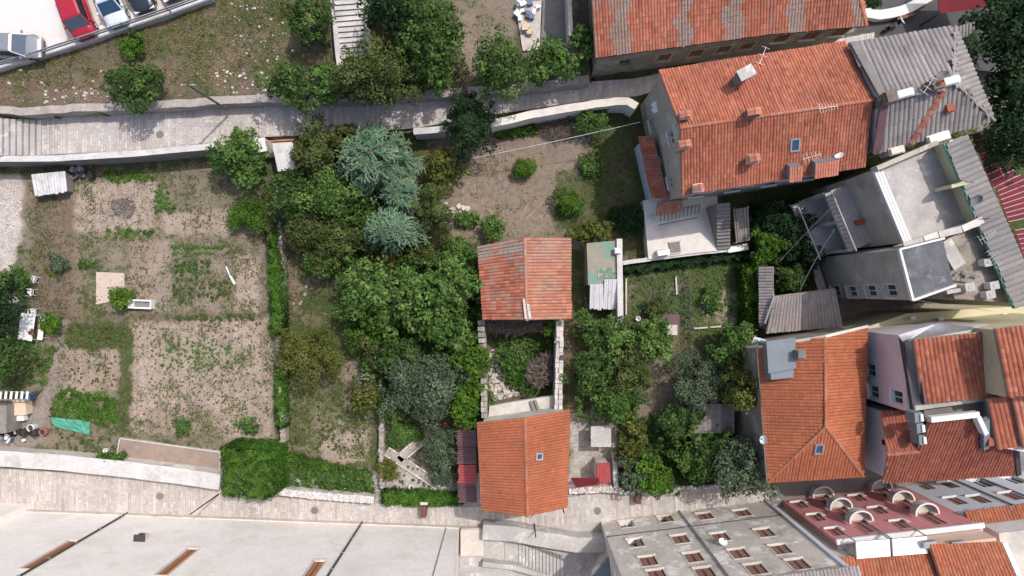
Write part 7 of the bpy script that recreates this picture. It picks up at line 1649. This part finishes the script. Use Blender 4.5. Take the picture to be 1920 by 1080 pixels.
SPT = thing('sand_pit', 'pale pink sand patch with a low edge in the allotment', 'sand pit', tuple(P(205, 540, 0))); mb = MB(); q = [P(180, 510, .08), P(233, 512, .08), P(233, 560, .08), P(180, 571, .08)]; mb.prism([(p.x, p.y) for p in q], -.05, .08); mb.build('sand', surf('sand', (.50, .40, .34), (.60, .49, .42), 1.5, .95, 20, .2, .3), SPT)
RB = thing('raised_bed', 'raised bed of dry soil with thin white edging by the street wall', 'raised bed', tuple(P(310, 855, 0)))
q = [P(224, 822, .3), P(412, 848, .3), P(412, 888, .3), P(219, 855, .3)]; mb = MB(); mb.prism([(p.x, p.y) for p in inset(q, .08)], 0, .24); mb.build('soil', surf('bed_soil', (.27, .20, .16), (.36, .28, .23), 1.5, .95, 20, .3, .5), RB)
for a, b in zip(q, q[1:] + q[:1]): mb = MB(); mb.bar(a - Vector((0, 0, .15)), b - Vector((0, 0, .15)), .09, .32); mb.build('edging', M['stone_pale'], RB)
GT = thing('green_tarp', 'crumpled green tarpaulin beside the bean patch', 'tarpaulin', tuple(P(130, 795, 0))); mb = MB(); nX, nY = 14, 6; c4 = [P(94, 782, .2), P(168, 790, .2), P(167, 816, .2), P(100, 800, .2)]; i0 = len(mb.v)
for i in range(nX + 1):
    for j in range(nY + 1): p = c4[0].lerp(c4[1], i / nX).lerp(c4[3].lerp(c4[2], i / nX), j / nY); mb.v.append((p.x, p.y, .14 + .1 * mnoise.noise(Vector((i * .7, j * .9, 2)))))
mb.idx(0, [(i * (nY + 1) + j, (i + 1) * (nY + 1) + j, (i + 1) * (nY + 1) + j + 1, i * (nY + 1) + j + 1) for i in range(nX) for j in range(nY)]); mb.build('sheet', M['plastic_green'], GT)
CX = thing('box_stack', 'beige cardboard covered crate beside the grey store', 'crate', tuple(P(43, 762, 0))); mb = MB(); mb.box(P(43, 762, .45), 1.0, 1.25, .8, .08); mb.build('crate_body', M['cardboard'], CX); mb = MB(); mb.box(P(42, 782, .35), .55, .5, .5); mb.build('bag', M['plastic_white'], CX)
def barrel(label, px, py, mat, r=.28, h=.8):
    b = thing('barrel', label, 'barrel', tuple(P(px, py, 0))); c = P(px, py, 0); mb = MB(); mb.lathe(c, [(r * .9, 0), (r, .1), (r * 1.04, h / 2), (r, h - .1), (r * .95, h), (r * .82, h), (r * .82, h - .25)], 16); mb.build('shell', M[mat], b); mb = MB(); mb.lathe(c + Vector((0, 0, h * .32)), [(r * 1.06, 0), (r * 1.06, .04), (r * 1.0, .04)], 16); mb.lathe(c + Vector((0, 0, h * .66)), [(r * 1.06, 0), (r * 1.06, .04), (r * 1.0, .04)], 16); mb.build('hoop', M['metal_dark'], b)
barrel('black water barrel, left one of the pair by the green tarpaulin', 53, 808, 'metal_dark'); barrel('black water barrel, right one of the pair by the green tarpaulin', 73, 809, 'metal_dark'); barrel('white plastic drum between the black barrels', 66, 800, 'plastic_white', .3, .6); barrel('terracotta tub beside the black barrels', 87, 808, 'tile_pale', .3, .5); barrel('blue drum at the corner of the slatted store', 64, 742, 'plastic_blue', .3, .9)
barrel('blue drum standing in the yard beside the long house', 1000, 28, 'plastic_blue', .25, .8) if False else None
def junk(label, px, py, n, mats, r):
    j = thing('junk_heap', label, 'junk', tuple(P(px, py, 0)))
    for k in range(n): mb = MB(); p = P(px + U(-r, r), py + U(-r * .5, r * .5), U(.1, .45)); mb.box(p, U(.2, .6), U(.15, .45), U(.1, .4), U(0, 3)); mb.build('scrap', M[random.choice(mats)], j)
junk('heap of dark scrap under the parapet wall beside the shed', 150, 322, 16, ['metal_dark', 'brown_wood', 'timber', 'rubber', 'metal_grey'], 26); junk('heap of dark bags and scrap at the left edge', 22, 815, 14, ['metal_dark', 'plastic_blue', 'metal_grey', 'rubber', 'plastic_white'], 24)
for lb, px, py in (('white bag and blue crates on the bright yard slab', 985, 22),):
    j = thing('junk_heap', lb, 'junk', tuple(P(px, py, ZB)))
    for k in range(16): mb = MB(); p = P(px + U(-16, 26), py + U(-18, 14), ZB + U(.3, .5)); mb.box(p, U(.2, .5), U(.2, .5), U(.15, .4), U(0, 3)); mb.build('scrap', M[random.choice(['plastic_white', 'plastic_white', 'plastic_blue', 'canvas_white', 'metal_dark'])], j)
CB = thing('white_sack', 'crumpled beige sack on the bright yard slab', 'sack', tuple(P(986, 52, ZB))); mb = MB(); mb.stone(P(986, 52, ZB + .45), .5); mb.stone(P(992, 60, ZB + .4), .35); mb.build('cloth', M['cardboard'], CB)
# flower garden path with white edging stones
pt = MB(); L1 = [P(725, 845, .06), P(750, 862, .06), P(790, 888, .06), P(825, 912, .06)]; L2 = [P(748, 862, .06), P(770, 842, .06), P(800, 818, .06)]
for L in (L1, L2):
    for a, b in zip(L, L[1:]): d = (b - a).normalized(); s = Vector((-d.y, d.x, 0)) * .28; pt.poly([a - s, b - s, b + s, a + s])
struct(pt.build('garden_path', M['wall_beige']))
ed = MB()
for L in (L1, L2):
    Q_ = resample(L, .32)
    for a, b in zip(Q_, Q_[1:]):
        d = (b - a).normalized(); s = Vector((-d.y, d.x, 0)) * .34
        for sg in (-1, 1): ed.obox((a + b) / 2 + s * sg + Vector((0, 0, .05)), (b - a) / 2 * .92, s.normalized() * .06, Vector((0, 0, .09)), U(0, 1))
tag(ed.build('edging_stones', M['stone_pale'], None, 'stuff'), 'white stones edging the forked flower garden path', 'edging')
for lb, px, py, mt in (('white pot in the corner of the flower garden', 772, 912, 'plastic_white'), ('pale pot beside the grey garden bush', 812, 864, 'stone_pale'), ('red crate at the top of the flower garden', 836, 796, 'red_sheet'), ('green watering can on the garden wall', 712, 848, 'plastic_green')):
    t = thing('garden_pot', lb, 'pot', tuple(P(px, py, 0))); c = P(px, py, 0); mb = MB(); mb.lathe(c, [(.14, 0), (.2, .3), (.22, .34), (.19, .34), (.17, .25)], 12); mb.build('shell', M[mt], t); mb = MB(); mb.lathe(c + Vector((0, 0, .2)), [(.175, 0), (.1, .06), (.02, .08)], 10); mb.build('soil', M['bark'], t)
SHR = thing('garden_shrine', 'small stone garden shrine with maroon top between the trees', 'shrine', tuple(P(1257, 600, 0))); mb = MB(); mb.box(P(1258, 618, .5), .8, .8, 1.0); mb.build('base', M['stone_pale'], SHR); mb = MB(); mb.box(P(1257, 600, .9), 1.4, .9, .12); mb.build('top', M['maroon_sheet'], SHR); mb = MB()
for sx in (-1, 1): mb.box(P(1257, 600, .45) + Vector((sx * .55, 0, 0)), .12, .7, .85)
mb.build('leg', M['timber'], SHR)
FN = thing('garden_fence', 'dark thin post and wire fence across the right vegetable garden', 'fence', tuple(P(1288, 560, 0)))
for k in range(9): p = P(1285 + k * .4, 520 + k * 19, 0); mb = MB(); mb.tube(p, p + Vector((0, 0, 1.2)), .035); mb.build('post', M['metal_dark'], FN)
for zz in (.4, .8, 1.15): mb = MB(); a, b = P(1285, 520, 0), P(1288, 672, 0); mb.tube(a + Vector((0, 0, zz)), b + Vector((0, 0, zz)), .02, n=4); mb.build('wire', M['metal_dark'], FN)
for lb, a, b in (('pale timber beam edging the right vegetable bed', (1300, 616), (1352, 612)), ('pale green cane standing in the vegetable garden', (1267, 518), (1269, 552)), ('row of pale canes along the vegetable garden path', (1174, 522), (1174, 590))):
    mb = MB(); mb.bar(P(*a, .15), P(*b, .15), .12, .12); mb.tube(P(*a, .2), P(*a, .2) + Vector((0, 0, .6)), .03); tag(mb.build('timber_beam', M['stone_pale'], None), lb, 'beam')
# white cat-sized bucket things
for lb, px, py in (('white bucket on the grass by the mossy shed', 1105, 594), ('white bucket under the trees beside the vegetable canes', 1195, 597), ('white tub beside the raised bed', 202, 843)):
    t = thing('bucket', lb, 'bucket', tuple(P(px, py, 0))); mb = MB(); mb.lathe(P(px, py, 0), [(.13, 0), (.18, .34), (.2, .36), (.16, .36), (.14, .08)], 14); mb.build('shell', M['plastic_white'], t); mb = MB(); c = P(px, py, .36); mb.path([c + Vector((.19 * math.cos(a), .04, .19 * math.sin(a))) for a in np.linspace(0, math.pi, 7)], .012, 4); mb.build('handle', M['metal_grey'], t)

# ------------------------------------------------------------------ poles, wires, street details
def pole(name, label, base, h, r, cat='pole', arm=True):
    t = thing(name, label, cat, tuple(base)); b = Vector(base); mb = MB(); mb.tube(b - Vector((0, 0, .2)), b + Vector((0, 0, h)), r, r * .7, 8); mb.build('shaft', M['bark' if cat == 'pole' else 'metal_dark'], t)
    if arm: mb = MB(); mb.bar(b + Vector((-.5, 0, h - .3)), b + Vector((.5, 0, h - .3)), .08, .08); mb.build('crossarm', M['timber'], t); mb = MB(); [mb.lathe(b + Vector((s, 0, h - .26)), [(.04, 0), (.05, .06), (.03, .12)], 8) for s in (-.4, 0, .4)]; mb.build('insulators', M['plastic_white'], t, 'stuff')
    return t
pole('utility_pole', 'tall timber utility pole at the upper edge of the alley', P(424, 204, ZB), 6.4, .1)
pole('street_lamp', 'slim dark lamp post at the corner of the ivy block', P(411, 926, 0), 5.0, .06, 'lamp post', False)
pole('car_park_post', 'short dark post at the car park kerb', P(266, 78, ZB), 1.8, .12, 'post', False)
pole('bracket_post', 'tall bent bracket post below the lower house gable', P(1002, 982, 0), 3.0, .06, 'post', False)
def wire(label, a, b, sag=.3, r=.018, mat='metal_grey'):
    a, b = Vector(a), Vector(b); pts = [a.lerp(b, t) - Vector((0, 0, 4 * sag * t * (1 - t))) for t in np.linspace(0, 1, 14)]; mb = MB(); mb.path(pts, r, 4); tag(mb.build('overhead_wire', M[mat], None), label, 'wire')
wire('pale overhead wire from the tall house across the dry garden', P(1200, 229, 4.2), P(838, 306, 2.8), .4, .022, 'corr_white')
wire('overhead wire crossing the shaded courtyard to the outbuilding', P(1588, 362, 8.0), P(1462, 490, 3.0), .3, .02); wire('overhead wire above the curved courtyard kerb', P(1565, 430, 6.0), P(1500, 545, 4.0), .3, .02)
wire('thin wire from the tower to the rear terrace', P(1712, 562, 11.2), P(1856, 583, 10.6), .15, .016); wire('wire over the ribbed roof', P(1800, 338, 11.6), P(1920, 352, 11.0), .2, .016, 'metal_dark'); wire('dark wire across the right end of the ribbed roof', P(1838, 410, 11.4), P(1930, 408, 11.2), .1, .02, 'metal_dark')
for lb, px, py in (('dark wooden gate slot in the street wall below the ivy', 795, 955), ('dark wooden gate slot in the low wall under the street trees', 1195, 930)):
    t = thing('gate_post', lb, 'gate', tuple(P(px, py, 0))); mb = MB(); a = P(px, py - 12, .2); mb.box(P(px, py, .5), .42, 1.0, 1.0); mb.build('gate_leaf', M['brown_wood'], t); mb = MB(); mb.box(P(px, py - 11, 1.06), .6, .2, .1); mb.build('lintel', M['wall_top'], t)
BG = thing('street_bench', 'maroon timber bench top under the street trees', 'bench', tuple(P(1268, 915, 0))); mb = MB(); mb.box(P(1268, 916, .5), 1.2, .35, .06); mb.build('seat', M['brown_wood'], BG)
for s in (-1, 1): mb = MB(); mb.box(P(1268, 916, .24) + Vector((s * .45, 0, 0)), .08, .3, .46); mb.build('leg', M['metal_dark'], BG)
ST = thing('scooter', 'dark parked scooter in the upper right courtyard', 'scooter', tuple(P(1668, 52, 1.4)), None, True, .5); mb = MB(); mb.box((0, 0, .45), .9, .28, .25); mb.box((.5, 0, .6), .14, .34, .6); mb.build('body', M['car_navy'], ST); mb = MB(); mb.box((-.15, 0, .74), .65, .26, .12); mb.build('seat', M['rubber'], ST)
for x in (-.55, .6): mb = MB(); mb.tube((x, -.06, .24), (x, .06, .24), .24, n=14); mb.build('wheel', M['rubber'], ST)
mb = MB(); mb.bar((.5, -.32, .98), (.5, .32, .98), .04, .04); mb.build('handlebar', M['metal_grey'], ST)
CT = thing('stacked_crates', 'orange and brown crates stacked beside the scooter', 'crates', tuple(P(1690, 36, 1.4)))
for k in range(5): mb = MB(); mb.box(P(1680 + 6 * k, 36 - 2 * k, 1.4) + Vector((0, 0, .3)), .42, .5, .5 + .1 * (k % 2), .2); mb.build('crate', M[['orange_wood', 'brown_wood', 'timber'][k % 3]], CT)

# ------------------------------------------------------------------ covers and patches in the paving
for lb, px, py, z in (('round iron manhole cover in the street near the ivy block', 590, 957, .1), ('round iron manhole cover in the street left of the lamp post', 300, 930, .1), ('round iron manhole cover in the sunlit alley', 300, 252, ZA - .02), ('round iron manhole cover in front of the weathered grey house', 1120, 958, .1)):
    t = thing('manhole_cover', lb, 'manhole cover', tuple(P(px, py, z))); mb = MB(); mb.lathe(P(px, py, z), [(.3, 0), (.3, .02), (.27, .025)], 18); mb.build('lid', M['concrete_dark'], t); mb = MB(); mb.lathe(P(px, py, z - .004), [(.38, 0), (.38, .015), (.31, .015)], 18); mb.build('frame', M['concrete'], t)
for k, (x0, y0, x1, y1, z) in enumerate(((120, 905, 210, 918, .098), (640, 948, 720, 958, .098), (160, 236, 215, 252, ZA - .022), (345, 228, 420, 236, ZA - .022), (1080, 940, 1140, 952, .098))):
    mb = MB(); q = [P(x0 + U(-6, 6), y0 + U(-2, 2), z), P(x1, y0 + U(-2, 4), z), P(x1 + U(-6, 6), y1, z), P((x0 + x1) / 2, y1 + U(0, 4), z), P(x0, y1, z)]; mb.prism([(p.x, p.y) for p in q], z - .02, z + .004); struct(mb.build('paving_repair', M['concrete']))
